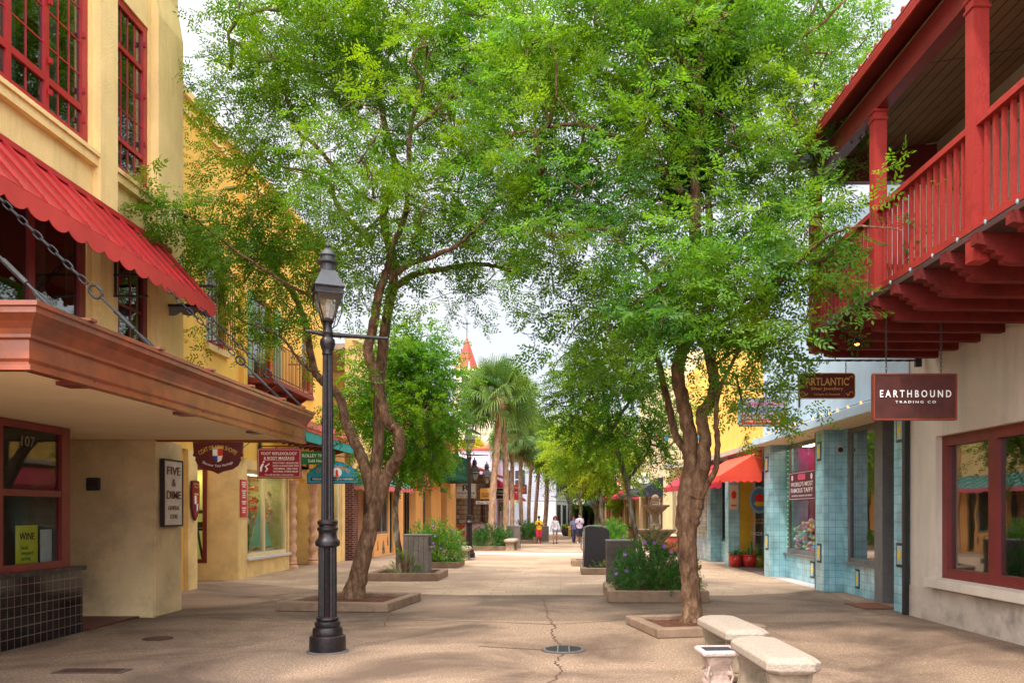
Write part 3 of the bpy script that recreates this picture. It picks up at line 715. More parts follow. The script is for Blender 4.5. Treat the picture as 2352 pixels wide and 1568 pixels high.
MB().lathe([(.15, -.003), (.15, .003)], n=20).build('roundel', M['letterwhite'], s); q = kids(s)[-1]; q.rotation_euler = (R(90), 0, 0); q.location = (.12, -.028, .32)
m = MB(); m.tube([(.12, -.034, .2), (.12, -.034, .40)], [.05, .025], 8); m.build('lighthouse', M['letterred'], s)
arm('sign_bracket', 'iron arm above the turquoise souvenir sign', (-7.9, 26.05, 3.4), (-6.4, 26.05, 3.4)); hangers(s, (-.6, .6), .5, .82)

# shop mannequin and clothes behind glass between the spiral columns
def shirt(name, label, loc, m_, rz=0):
    t = thing(name, label, 'clothing', loc, rz, 'shirts hanging in the souvenir window')
    MB().prism([(-.2, 0), (.2, 0), (.21, .42), (.33, .30), (.4, .38), (.22, .62), (.08, .66), (0, .62), (-.08, .66), (-.22, .62), (-.4, .38), (-.33, .30), (-.21, .42)], -.03, .03, 'y').build('shirt', m_, t)
    MB().tube([(0, 0, .62), (0, 0, .78)], .008, 4).build('hanger', M['iron'], t)
cols = [('red', (.6, .02, .03)), ('teal', (.02, .35, .33)), ('white', (.7, .7, .7)), ('pink', (.6, .05, .25)), ('navy', (.03, .05, .2))]
k = 0
for (a, h, ci) in ((24.95, 1.7, 3), (25.3, 1.0, 2), (26.2, 1.8, 1), (26.5, 1.0, 4), (27.7, 1.9, 1), (28.0, 1.1, 0), (27.55, 1.0, 2)):
    nm, cc = cols[ci]; o_ = -9.1 if a < 27 else -8.0
    shirt('shirt', '%s shirt %s in the souvenir shop window %s' % (nm, 'hung high' if h > 1.5 else 'hung low', 'between the spiral columns' if a < 27 else 'behind the lamp post'), (o_, a, h), mat('cloth_' + nm, cc, .9, .15, 9), R(75))
mq = thing('mannequin', 'shop mannequin in dark jacket and pale shirt between the spiral columns', 'mannequin', (-8.95, 25.65, .56))
m = MB(); m.loft([[(a * w, b * d, z) for a, b in [(math.cos(2 * math.pi * i / 12), math.sin(2 * math.pi * i / 12)) for i in range(12)]] for z, w, d in ((0, .13, .1), (.5, .16, .12), (.75, .12, .1), (1.05, .2, .13), (1.2, .2, .1), (1.27, .06, .06), (1.36, .05, .05), (1.42, .08, .09), (1.52, .085, .1), (1.6, .04, .05))])
m.build('body', mat('mannequin_grey', (.32, .34, .30), .5, .1), mq, smooth=True)
m = MB(); m.loft([[(a * w, b * d, z) for a, b in [(math.cos(2 * math.pi * i / 12), math.sin(2 * math.pi * i / 12)) for i in range(12)]] for z, w, d in ((.45, .19, .15), (.8, .17, .13), (1.05, .23, .15), (1.21, .2, .11))]); m.tube([(.2, 0, 1.15), (.3, -.05, .9), (.12, -.18, 1.0)], .05, 8); m.tube([(-.2, 0, 1.15), (-.3, 0, .85), (-.25, -.1, .6)], .05, 8)
m.build('jacket', mat('dark_jacket', (.02, .03, .04), .8, .2), mq, smooth=True)
# ============================================================= left side, further along the street
def awning(B, a0, a1, h0, h1, out, m_, vm, name='awning', step=.3, parent=None):
    k = B.mb(); k.prism([(.002, h1), (out, h0), (out, h0 - .02), (.002, h1 - .02)], a0, a1, 'y')
    k.prism([(.01, h1 - .022), (out - .001, h0 - .021), (.01, h0 - .021)], a0, a0 + .012, 'y'); k.prism([(.01, h1 - .022), (out - .001, h0 - .021), (.01, h0 - .021)], a1 - .012, a1, 'y')
    k = k.build(name, m_, parent or B.o)
    v = B.mb(); v.prism(scallop(a0, a1, step, h0 - .001, .12, .06), out, out + .012, 'x')
    v.prism(scallop(.02, out - .002, step, h0 - .022, .1, .06), a0, a0 + .012, 'y')
    v.build('valance', vm, k); return k

B = Bld('shop_building', 'cream corner shop with brick pier, green awning and stone-patched orange base', 'building', -7.0, 31.3, 1, -.10)
m = B.mb(); m.wall(0, .25, 28.85, 33.9, 2.75, 7.6, [(30.6, 31.6, 4.9, 6.9), (32.3, 33.1, 5.0, 6.8)]); m.box(-6, -.25, 33.65, 33.9, 0, 7.6); m.build('wall', M['yellow_low'], B.o)
m = B.mb(); m.box(-.25, .15, 28.85, 34.0, 7.601, 7.8); m.build('cornice', M['cream'], B.o)
B.mb().box(-6, -.26, 28.85, 33.6, 7.3, 7.5).build('roof', M['concrete'], B.o)
B.mb().box(-.45, .05, 28.85, 29.35, 0, 2.749).build('pier', M['redbrick'], B.o)
B.mb().box(-.6, -.4, 29.36, 31.2, 0, 2.749).build('wall', grid_mat('tan_block_wall', (.36, .20, .12), (.33, .18, .11), (.26, .14, .09), .5, .35, .01, .5, .8, .4, 'SZ', .2, .2), B.o)
m = B.mb(); m.wall(0, .2, 31.2, 33.9, 0, 2.749, [(31.4, 33.0, .85, 2.6), (33.15, 33.65, .05, 2.5)]); m.build('wall', M['orange'], B.o)
m = B.mb()
for a, h, w, hh in ((31.6, .2, .12, .4), (32.2, .05, .3, .55), (32.8, .35, .16, .4)):
    m.prism([(a, h), (a + w, h + .05), (a + w * .8, h + hh * .6), (a + w * .5, h + hh), (a + .02, h + hh * .7)], .001, .012, 'x')
m.build('stone_patch', M['stonewall'], B.o)
window(B, 31.4, 33.0, .85, 2.6, -.05, mat('steel_grey_frame', (.18, .18, .18), .4, .1), M['glass'], [], [], [32.3]); interior(B, 31.4, 33.0, .85, 2.6, -.21, 1.0, M['intdim'])
window(B, 33.15, 33.65, .05, 2.5, -.08, M['blackwall'], M['glassdark'], name='door')
interior(B, 33.15, 33.65, .05, 2.5, -.22, .6, M['blackwall'])
for k in ((30.6, 31.6, 4.9, 6.9), (32.3, 33.1, 5.0, 6.8)):
    window(B, *k, -.05, M['teal'], M['glassdark'], [(k[0] + k[1]) / 2], [5.7]); interior(B, *k, -.26, .4, M['blackwall'])
m = B.mb(); m.box(0.001, .6, 30.2, 32.0, 4.7, 4.8)
for i in range(16): m.tube([(.58, 30.22 + i * .117, 4.8), (.62, 30.22 + i * .117, 5.1), (.57, 30.22 + i * .117, 5.6)], .01, 5)
m.tube([(0, 30.2, 5.6), (.58, 30.2, 5.6), (.58, 32, 5.6), (0, 32, 5.6)], .018, 5)
m.build('balcony', M['iron'], B.o)
GA = grid_mat('striped_awning', (.02, .17, .13), (.03, .20, .16), (.35, .42, .38), .28, 9, .04, 0, .8, .1, 'YZ', .2, .1)
awning(B, 28.95, 33.9, 2.62, 3.15, .75, GA, mat('pink_scallop', (.60, .12, .16), .8, .1), step=.24)

B = Bld('arcade_building', 'long orange stucco building with square pillars and green timber balcony', 'building', -6.3, 40, 1, -.062)
pil = [(33.95, 34.9), (37.1, 38.5), (40.3, 42.4), (44.0, 46.6)]
m = B.mb(); m.wall(0, .3, 33.95, 46.6, 2.9, 6.6, [(36, 37.2, 3.7, 5.7), (39, 40.2, 3.7, 5.7), (42, 43.2, 3.7, 5.7)])
for a0, a1 in pil: m.box(-.3, 0, a0, a1, 0, 2.899)
m.box(-.7, -.3, 33.95, 46.6, 0, .5); m.box(-6, -.3, 46.3, 46.6, 0, 6.6); m.build('wall', M['orange'], B.o)
m = B.mb()
for (x, y) in ((34.9, 37.1), (38.5, 40.3), (42.4, 44.0)): m.box(-.25, .04, x, y, 2.72, 2.9)
m.build('lintel', mat('grey_stone_lintel', (.20, .16, .13), .9, .2, 5), B.o)
for (x, y) in ((34.9, 37.1), (38.5, 40.3), (42.4, 44.0)):
    window(B, x, y, .5, 2.72, -.4, mat('black_frame', (.02, .02, .02), .4, .1), M['glassdark'], [], [], [(x + y) / 2], [], .09, .03, .14); interior(B, x, y, .5, 2.72, -.71, .6, M['intdim'])
for x in (36, 39, 42):
    window(B, x, x + 1.2, 3.7, 5.7, -.05, M['signgreen'], M['glassdark'], [x + .6], [4.7]); interior(B, x, x + 1.2, 3.7, 5.7, -.31, .4, M['blackwall'])
GB = mat('dark_green_timber', (.02, .14, .095), .6, .2, 5, .1, 30)
bl = B.mb(); bl.box(.001, 1.0, 35.0, 45.0, 3.35, 3.5)
for i in range(14): bl.box(.0, 1.05, 35.1 + i * .75, 35.2 + i * .75, 3.22, 3.349)
bl = bl.build('balcony', GB, B.o)
m = B.mb()
for i in range(84): m.box(.95, .98, 35.05 + i * .12, 35.12 + i * .12, 3.55, 4.45)
for i in range(8): m.box(.06 + i * .12, .12 + i * .12, 44.94, 44.97, 3.55, 4.45); m.box(.06 + i * .12, .12 + i * .12, 35.0, 35.03, 3.55, 4.45)
m.box(.93, 1.0, 35, 45, 4.451, 4.52); m.box(.93, 1.0, 35, 45, 3.5, 3.549); m.box(.0, .929, 44.93, 45, 4.451, 4.52)
m.build('railing', GB, bl)
for a in (35.1, 38.4, 41.7, 44.9): B.mb().box(.9, 1.02, a, a + .12, 3.501, 5.95).build('post', GB, bl)
m = B.mb(); m.prism([(-.6, 6.75), (1.55, 5.95), (1.55, 5.85), (-.6, 6.62)], 34.6, 45.5, 'y'); m.build('balcony_roof', mat('dark_green_roof', (.03, .09, .07), .6, .2), B.o)
B.mb().box(-6, -.301, 33.95, 46.2, 6.3, 6.5).build('roof', M['concrete'], B.o)

B = Bld('stone_shop', 'low stone-faced shop with red tile base and clay tile eave', 'building', -5.15, 53, 1, -.05)
m = B.mb(); m.wall(0, .3, 46.9, 60, .95, 4.1, [(49.0, 50.6, 1.0, 2.9), (53, 55, 1.0, 2.9), (56.5, 58, 1.0, 2.9)]); m.box(-3.5, -.3, 46.9, 47.2, .95, 4.1); m.build('wall', M['stonewall'], B.o)
m = B.mb(); m.box(-.3, .02, 46.88, 49.0, 0, .949); m.box(-3.5, -.3, 46.88, 47.2, 0, .949); m.box(-.3, .02, 49.0, 60, 0, .949); m.build('wall_base', M['redtile'], B.o)
for x, y in ((49.0, 50.6), (53, 55), (56.5, 58)):
    window(B, x, y, 1.0, 2.9, -.1, M['darkred'], M['glassdark'], [], [], [(x + y) / 2]); interior(B, x, y, 1.0, 2.9, -.31, .6, M['intdim'])
m = B.mb(); m.prism([(.85, 4.0), (.85, 4.12), (-3.2, 5.6), (-3.2, 5.45)], 46.6, 60.3, 'y')
for i in range(50): m.tube([(.9, 46.75 + i * .272, 4.12), (-3.2, 46.75 + i * .272, 5.62)], .08, 6)
m.build('roof', M['tileroof'], B.o)
m = B.mb(); m.box(-.2, .01, 48.93, 48.99, .95, 3.2); m.build('trim', M['cream'], B.o)

B = Bld('block_building', 'lilac painted block building with a thin red tile parapet', 'building', -4.7, 62.5, 1)
m = B.mb(); m.box(-7, -.3, 60.6, 61.2, 0, 6.2); m.wall(0, .3, 60.6, 68.6, 0, 6.8, [(62, 64, .4, 2.8), (65.4, 67.4, .4, 2.8), (62.5, 63.7, 4, 5.6)]); m.build('wall', M['lilac'], B.o)
m = B.mb(); m.box(-7, -.31, 60.5, 61.3, 6.2, 6.35); m.box(-.35, .12, 60.5, 68.8, 6.801, 6.95); m.build('parapet', M['tileroof'], B.o)
B.mb().box(-7, -.31, 61.3, 68.6, 6.0, 6.19).build('roof', M['concrete'], B.o)
for k in ((62, 64, .4, 2.8), (65.4, 67.4, .4, 2.8), (62.5, 63.7, 4, 5.6)):
    window(B, *k, -.05, M['cream'], M['glassdark'], [], [], [(k[0] + k[1]) / 2]); interior(B, *k, -.31, .6, M['intdim'])
awning(B, 61.0, 68.4, 2.75, 4.1, 1.75, mat('burgundy_canvas', (.30, .012, .03), .8, .15), mat('burgundy_canvas2', (.34, .015, .035), .8, .1), step=.5)

# white corner building: front face square to the street, long face down it
wb = thing('corner_house', 'white two-storey corner house with grey clapboard upper floor and dark shutters', 'house', (-.5, 70, 0), -.15)
L_ = 26
m = MB(); m.box(-9, 0, 0, L_, 0, 2.75); m.build('wall', M['whitepaint'], wb)
m = MB(); m.box(-9, .02, -.02, L_, 2.751, 6.1); m.build('clapboard_wall', M['clapboard'], wb)
m = MB(); m.box(-9.2, .3, -.3, L_ + .3, 6.101, 6.2); m.box(-9.05, .06, -.06, L_, 2.7, 2.78); m.build('cornice', M['whitepaint'], wb)
m = MB(); m.loft([[(-9.3, -.4, 6.2), (.4, -.4, 6.2), (.4, L_ + .4, 6.2), (-9.3, L_ + .4, 6.2)], [(-4.9, 4, 8.3), (-4.0, 4, 8.3), (-4.0, L_ - 4, 8.3), (-4.9, L_ - 4, 8.3)]]); m.build('roof', mat('red_metal_hip_roof', (.60, .07, .04), .5, .1, 3), wb)
for i in range(8):
    y = 1.2 + i * 3.1
    w = MB(); w.box(.021, .06, y, y + 1.0, 3.45, 5.3); w = w.build('window', M['glassdark'], wb)
    for q in (-.5, 1.02): MB().box(.021, .09, y + q, y + q + .48, 3.4, 5.35).build('shutter', mat('dark_green_shutter', (.02, .035, .03), .6, .2), w)
    m = MB(); m.box(.021, .08, y - .05, y + 1.05, 3.36, 3.45); m.box(.061, .075, y + .48, y + .52, 3.45, 5.3); m.box(.061, .075, y, y + 1, 4.35, 4.4); m.build('sash', M['whitepaint'], w)
for i in range(7):
    y = 1.0 + i * 3.3
    w = MB(); w.box(.001, .04, y, y + 1.0, .55, 2.3); w = w.build('window', M['glassdark'], wb)
    for q in (-.42, 1.02): MB().box(.001, .07, y + q, y + q + .4, .5, 2.35).build('shutter', MATS['dark_green_shutter'], w)
m = MB(); m.box(.0, .9, 8.0, 12.5, 0, .35); m.box(.0, .6, 8.5, 12, .351, .5); m.build('step', M['whitepaint'], wb)
for x, z0, z1 in ((-3.9, 3.7, 5.2), (-7.5, 3.7, 5.2), (-7.5, .7, 2.1)):
    w = MB(); w.box(x, x + .85, -.07, -.022, z0, z1); w = w.build('window', M['glassdark'], wb)
    [MB().box(x + q, x + q + .39, -.1, -.022, z0 - .05, z1 + .05).build('shutter', MATS['dark_green_shutter'], w) for q in (-.42, .88)]
    MB().box(x - .02, x + .87, -.09, -.071, (z0 + z1) / 2 - .03, (z0 + z1) / 2 + .03).box(x + .4, x + .45, -.091, -.072, z0, z1).build('sash', M['whitepaint'], w)
ns = sign('notice_board', 'white notice board with dark lettering on the white corner house', (-1.85, 69.9, .85), -.0, .86, 1.75, .06, M['letterwhite'], mat('pale_grey', (.45, .48, .52), .6, 0), .05)
for tx, z, w, h in (('Peña-Peck', 1.5, .62, .14), ('House', 1.32, .4, .14), ('MUSEUM', 1.12, .36, .07), ('ENTRANCE', .82, .5, .08), ('Wednesday', .62, .52, .07), ('to Sunday', .5, .45, .07)): lettering(ns, tx, 0, z, w, h, M['letterdark'], -.04)
rb = thing('banner', 'small pastel chequered banner on the white house behind the palms', 'banner', (-3.8, 69.85, 2.45))
for i, c in enumerate(((.1, .5, .5), (.7, .2, .35), (.7, .6, .1), (.2, .5, .3), (.6, .15, .3), (.1, .4, .6))):
    MB().box(-.5 + i * .17, -.33 + i * .17, -.01, .01, 0, .38).build('panel', mat('pastel_%d' % i, c, .8, 0), rb)
os_ = thing('hanging_sign', 'small oval green-edged sign hanging from the white corner house', 'sign', (1.55, 76.5, 2.35))
el = [(.62 * math.cos(2 * math.pi * i / 24), .34 + .34 * math.sin(2 * math.pi * i / 24)) for i in range(24)]
MB().prism(el, -.03, .03, 'y').build('board', M['signgreen'], os_); MB().prism([(a * .9, .034 + b * .9) for a, b in el], -.036, -.031, 'y').build('panel', M['letterwhite'], os_)
MB().box(-.5, .5, -.042, -.037, .27, .41).build('band', M['signgreen'], os_); MB().tube([(-1.2, 0, .95), (.6, 0, .95)], .03, 5).tube([(-.4, 0, .6), (-.4, 0, .95)], .015, 4).tube([(.4, 0, .6), (.4, 0, .95)], .015, 4).build('arm', M['iron'], os_)

# cathedral beyond
ct = thing('cathedral', 'pale stone cathedral front and square bell tower with red tiled spire', 'cathedral', (-17.0, 150, 0), -.1)
SC = mat('pale_carved_stone', (.62, .53, .38), .9, .12, .8, .3, 6, dark=(.42, .36, .26), darkamt=.5, dscale=.4)
def ngon(r, z, n=8, ph=math.pi / 8, c=(0, 0)): return [(c[0] + r * math.cos(ph + 2 * math.pi * i / n), c[1] + r * math.sin(ph + 2 * math.pi * i / n), z) for i in range(n)]
m = MB(); m.box(-2, 2, -2, 2, 0, 22)
m.box(-2.3, 2.3, -2.3, 2.3, 22.001, 22.4); m.loft([ngon(2.05, 22.4), ngon(2.05, 26.8)]); m.loft([ngon(2.5, 26.801), ngon(2.5, 27.1)]); m.box(-2.25, 2.25, -2.25, 2.25, 15, 15.4)
for a in range(8): m.tube([(2.35 * math.cos(a * math.pi / 4 + .39), 2.35 * math.sin(a * math.pi / 4 + .39), 27.1), (2.35 * math.cos(a * math.pi / 4 + .39), 2.35 * math.sin(a * math.pi / 4 + .39), 28.4)], [.22, .1], 6)
m.build('tower', SC, ct)
m = MB(); m.loft([ngon(2.15, 27.11), ngon(.05, 33.2)]); m.build('spire', grid_mat('red_spire_tiles', (.42, .035, .025), (.36, .03, .02), (.28, .07, .05), .5, .45, .07, .5, .6, .4, 'SZ', .3, .15), ct)
m = MB(); m.tube([(0, 0, 33), (0, 0, 36.4)], .07, 5); m.box(-.7, .7, -.05, .05, 35.5, 35.62); m.ball((0, 0, 35.55), .22, 8, 6); m.build('cross', M['iron'], ct)
for z0, z1 in ((23.2, 25.8), (18, 21)): MB().box(-.55, .55, -2.32 if z0 < 20 else -1.93, -1.8, z0, z1).build('louvre', M['blackwall'], ct)
m = MB(); m.prism([(2.2, 0), (6.0, 0), (6.0, 16.0), (5.2, 17.4), (4.6, 18.0), (3.4, 18.6), (2.6, 20.2), (2.2, 21)], -2.0, 6, 'y')
for x in (2.6, 4.3, 5.7): m.box(x - .25, x + .25, -2.25, -2.001, 0, 15.6)
for z in (7, 12, 15.7): m.box(2.2, 6.2, -2.4, -2.252, z, z + .35)
m.lathe([(.3, 16), (.45, 16.5), (.2, 17), (.45, 17.6), (.05, 18.3)], (5.85, -1.5, .2), 10)
m.build('gable', SC, ct)
MB().box(3.2, 3.9, -2.1, -1.99, 8.2, 11).box(4.8, 5.3, -2.1, -1.98, 8.2, 11).build('niche', M['intdim'], ct)
MB().box(-2, 26, 2.1, 30, 0, 9).build('nave', SC, ct)
# signs over the far left pavement
def small_sign(label, px0, px1, py0, py1, y, bm, bord, lines, lm):
    a, b = at(px0, py1, y), at(px1, py0, y); w, h = b.x - a.x, b.z - a.z
    s = sign('hanging_sign', label, ((a.x + b.x) / 2, y, a.z), 0, w, h, .05, bm, bord, .05 * h)
    for t, zc, ww, hh, mm in lines: lettering(s, t, 0, zc * h, ww * w, hh * h, mm or lm, -.04, bold=.02)
    MB().tube([(-w * .4, 0, h), (-w * .4, 0, h + .15)], .012, 4).tube([(w * .4, 0, h), (w * .4, 0, h + .15)], .012, 4).build('hanger', M['iron'], s)
    return s
small_sign('dark diner sign with red lettering on the orange building', 955, 998, 1086, 1122, 34.2, M['signmaroon'], M['letterred'], [('KITCHEN', .66, .8, .3, mat('copper_letters', (.5, .16, .07), .5, 0)), ('diner car', .3, .6, .18, mat('copper_letters', (.5, .16, .07), .5, 0))], None)
small_sign('white restaurant sign with black monogram beside the second lamp', 1047, 1094, 1108, 1144, 44.5, mat('cream_sign', (.62, .60, .56), .7, .05), mat('orange_border', (.5, .2, .08), .6, 0), [('THE', .88, .12, .08, None), ('R', .66, .34, .36, None), ('ROOSEVELT ROOM', .33, .82, .14, None), ('BRUNCH • BANQUETS', .12, .8, .09, None)], M['letterdark'])
small_sign('amber plaque sign with a crest and maroon border on the iron bracket', 1101, 1129, 1119, 1147, 47.5, mat('amber_sign', (.62, .30, .06), .6, .1), M['signmaroon'], [('OLD CITY', .5, .6, .14, None), ('GUARD', .3, .5, .14, None)], M['letterdark'])
small_sign('white pill-shaped tour sign below the amber plaque', 1093, 1134, 1150, 1157, 46.5, M['letterwhite'], None, [('Ghost Tours', .5, .85, .6, None)], M['letterdark'])
small_sign('black sign edge behind the first palm trunk', 1138, 1162, 1120, 1146, 57, M['letterdark'], M['letterwhite'], [('Olde', .7, .6, .2, None), ('Antique', .4, .75, .2, None)], M['letterwhite'])
small_sign('green white and red oil sign at the burgundy awning', 1147, 1167, 1154, 1172, 59.5, M['signgreen'], M['letterred'], [('CBD', .68, .8, .3, None), ('OIL', .28, .6, .3, None)], M['letterwhite'])
small_sign('wide dark red sign with orange letters on the lilac building', 1167, 1196, 1113, 1129, 61, M['signmaroon'], M['letterred'], [('STEAK', .6, .8, .4, None)], mat('copper_letters', (.5, .16, .07), .5, 0))
small_sign('dark oval-lettered sign between the palm trunks', 1188, 1210, 1113, 1134, 62.5, M['signmaroon'], M['letterdark'], [('HOT', .66, .7, .26, None), ('CORN', .33, .7, .22, None)], mat('copper_letters', (.5, .16, .07), .5, 0))
# ============================================================= right side
M['pinkwhite'] = mat('aged_white_stucco', (.62, .53, .44), .9, .08, 1.2, .45, 45, dark=(.34, .28, .23), darkamt=.45, dscale=.8, streak=2.5)
M['stainbase'] = mat('grimy_stucco_base', (.50, .42, .35), .9, .15, 2, .4, 45, dark=(.10, .085, .075), darkamt=.75, dscale=1.3)
M['balred'] = mat('barn_red_timber', (.31, .026, .020), .6, .28, 3, .25, 30, spec=.3, dark=(.15, .012, .012), darkamt=.7, dscale=3)
M['beamred'] = mat('shaded_red_timber', (.15, .016, .013), .7, .3, 4, .25, 30, spec=.2, dark=(.06, .01, .009), darkamt=.7, dscale=3)  # balcony red darkened to paint in the shade of the underside
M['plank'] = grid_mat('brown_plank_ceiling', (.30, .18, .10), (.26, .155, .085), (.08, .045, .03), 30, .16, .010, 0, .7, .6, 'YX', .3, .15)
M['paleblue'] = mat('pale_blue_stucco', (.44, .55, .65), .85, .08, 1.5, .3, 40, dark=(.32, .42, .50), darkamt=.5, dscale=.8, streak=2.5)
M['bluetile'] = grid_mat('turquoise_tiles', (.24, .46, .53), (.32, .55, .61), (.17, .31, .36), .15, .15, .006, 0, .18, .4, 'SZ', .6, .3)
M['glassblock'] = grid_mat('glass_blocks', (.34, .31, .24), (.26, .25, .21), (.50, .45, .36), .2, .2, .02, 0, .15, .5, 'SZ', .6, .35)
M['bulb'] = mat('warm_bulb', (1, .30, .05), .5, 0, emit=1.8)
M['greyframe'] = mat('grey_metal_frame', (.16, .15, .145), .45, .15, 6)
TH = .04
def XR(a): return 6.17 - .04 * a

B = Bld('balcony_building', 'white stucco building with barn red timber balcony and tiled roof', 'building', XR(10), 10, -1, TH)
m = B.mb(); m.wall(0, .3, 2.5, 13.5, .5, 8.6, [(7.4, 12.66, .67, 2.80), (9.5, 10.6, 4.36, 6.6), (6.5, 8.2, 4.36, 6.6)]); m.box(-6, -.3, 13.2, 13.5, 0, 8.6); m.build('wall', M['pinkwhite'], B.o)
m = B.mb(); m.box(-.28, .02, 2.5, 13.5, 0, .499); m.build('plinth', M['stainbase'], B.o)
m = B.mb(); m.box(-.05, .14, 7.2, 12.75, .53, .665); m.build('sill', M['pinkwhite'], B.o, bevel=.01)
window(B, 7.4, 12.66, .67, 2.80, -.10, M['darkred'], M['glassR'], [], [], [11.3, 9.95, 8.6], [], .15, .05, .20, .14)
interior(B, 7.4, 12.66, .67, 2.8, -.305, 1.3, mat('warm_shop_interior', (.50, .34, .20), .9, .3, 1.5))
for k in ((9.5, 10.6, 4.36, 6.6), (6.5, 8.2, 4.36, 6.6)):
    window(B, *k, -.12, M['balred'], M['glassdark'], [(k[0] + k[1]) / 2], [5.0, 5.8], name='door'); interior(B, *k, -.31, .5, M['blackwall'])
B.mb().box(.021, .09, 13.505, 13.6, 0, 3.9).build('downpipe', M['iron'], B.o)
B.mb().box(-6, -.31, 2.5, 13.19, 8.3, 8.5).build('roof_deck', M['concrete'], B.o)
# goods in the window
for i, (a, h, c) in enumerate(((12.0, 1.0, (.1, .1, .12)), (11.75, 1.0, (.35, .22, .12)), (10.6, 1.1, (.1, .05, .25)), (10.2, 1.0, (.02, .2, .2)), (9.6, 1.0, (.3, .05, .2)), (10.9, 1.0, (.25, .2, .1)))):
    t = thing('garment_rack', ['black', 'tan', 'purple', 'teal', 'plum', 'khaki'][i] + ' clothes on a rack inside the red framed shop window', 'clothes rack', (XR(a) + .9, a, .7), R(90))
    m = MB()
    for k in range(6): m.loft([[(-.22 + k * .09 + q * .03, -.15, z0), (-.19 + k * .09, -.15, z0), (-.19 + k * .09, .15, z0), (-.22 + k * .09 + q * .03, .15, z0)] for q, z0 in ((0, .1), (.3, .7), (.1, 1.2))])
    m.build('clothes', mat('garment_%d' % i, c, .9, .5, 6), t); MB().tube([(-.3, 0, 0), (-.3, 0, 1.25), (.3, 0, 1.25), (.3, 0, 0)], .012, 5).build('rail', M['iron'], t)
il = thing('spotlight', 'warm spotlight on the ceiling inside the shop window', 'lamp', (XR(12.2) + 1.3, 12.2, 2.55))
MB().lathe([(.02, .2), (.03, .1), (.07, .02), (.075, 0)], n=12).build('shade', M['iron'], il); MB().lathe([(.001, .012), (.06, .01), (.06, .004)], n=12).build('bulb', mat('lit_bulb', (1, .6, .25), .5, 0, emit=25), il)

# balcony: floor, beams with stepped ends, railing, posts
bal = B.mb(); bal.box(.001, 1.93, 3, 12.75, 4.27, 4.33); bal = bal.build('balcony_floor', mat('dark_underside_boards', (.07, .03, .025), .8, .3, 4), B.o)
bp = [(0.002, 4.268), (1.98, 4.268), (1.98, 4.165), (1.88, 4.15), (1.87, 4.11), (1.80, 4.105), (1.79, 4.06), (1.72, 4.05), (1.71, 4.0), (1.60, 3.985), (0.002, 3.985)]
k = 12.62
while k > 4:
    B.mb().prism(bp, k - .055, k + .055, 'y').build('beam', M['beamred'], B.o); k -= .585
m = B.mb(); m.box(1.80, 1.87, 3, 12.73, 4.36, 4.45); m.box(1.76, 1.90, 3, 12.75, 5.335, 5.40); m.box(.02, 1.76, 12.66, 12.73, 5.335, 5.40); m.box(.02, 1.8, 12.66, 12.73, 4.36, 4.45)
m.build('railing', M['balred'], B.o)
posts = [12.66, 10.40, 8.12, 5.85, 3.6]
k = 12.52
while k > 4.2:
    if min(abs(k - p) for p in posts) > .1: B.mb().box(1.815, 1.855, k - .02, k + .02, 4.45, 5.335).build('baluster', M['balred'], B.o)
    k -= .1425
for i in range(12): B.mb().box(.12 + i * .14, .16 + i * .14, 12.675, 12.715, 4.45, 5.335).build('baluster', M['balred'], B.o)
for p in posts:
    m = B.mb(); m.box(1.765, 1.925, p - .08, p + .08, 4.05, 6.60); m.box(1.75, 1.94, p - .095, p + .095, 6.46, 6.50); m.box(1.75, 1.94, p - .095, p + .095, 6.56, 6.601)
    m.build('post', M['balred'], B.o, bevel=.008)
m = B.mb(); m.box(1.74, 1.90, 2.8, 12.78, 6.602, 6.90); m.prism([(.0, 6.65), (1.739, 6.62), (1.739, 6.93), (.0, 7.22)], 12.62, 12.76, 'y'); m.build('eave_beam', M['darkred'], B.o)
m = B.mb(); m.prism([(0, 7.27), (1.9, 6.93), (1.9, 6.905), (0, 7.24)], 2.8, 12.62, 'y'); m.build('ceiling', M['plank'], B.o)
rf = B.mb(); rf.prism([(-.3, 7.75), (2.12, 7.02), (2.12, 6.94), (-.3, 7.64)], 2.6, 13.0, 'y'); rf = rf.build('roof', M['darkred'], B.o)
m = B.mb(); m.box(2.121, 2.15, 2.6, 13.0, 6.90, 7.04); m.prism([(-.3, 7.62), (2.12, 6.925), (2.12, 6.90), (-.3, 7.4)], 12.97, 13.0, 'y'); m.build('fascia', M['balred'], rf)
m = B.mb()
for i in range(44): m.tube([(2.13, 2.75 + i * .235, 7.05), (-.3, 2.75 + i * .235, 7.79)], .05, 8)
m.build('roof_tiles', M['tileroof'], rf)
sl_ = thing('string_lights', 'cool white bulbs strung along the balcony floor edge', 'string lights', (XR(10), 10, 4.3), TH)
m = MB(-1, (0, -10, -4.3)); pts = []
for i in range(40): a = 12.7 - i * .22; pts.append((1.99, a, 4.31 - .02 * abs(math.sin(i * 1.6))))
m.tube(pts, .007, 4); m.build('wire', M['iron'], sl_)
for i in range(1, 17):
    a = 12.7 - i * .5; MB(-1, (0, -10, -4.3)).lathe([(.007, .02), (.013, .01), (.014, -.012), (.004, -.025)], (2.0, a, 4.30), 8).build('bulb', mat('frosted_bulb', (.20, .28, .30), .3, 0), sl_)
sl_ = thing('string_lights', 'small clear bulbs strung along the tiled eave', 'string lights', (XR(10), 10, 7), TH)
m = MB(-1, (0, -10, -7)); m.tube([(2.17, 12.9 - i * .3, 7.0 - .015 * (i % 2)) for i in range(32)], .006, 4); m.build('wire', M['iron'], sl_)
for i in range(1, 15): MB(-1, (0, -10, -7)).lathe([(.007, .02), (.013, .01), (.014, -.012), (.004, -.022)], (2.185, 12.9 - i * .6, 6.99), 8).build('bulb', MATS['frosted_bulb'], sl_)
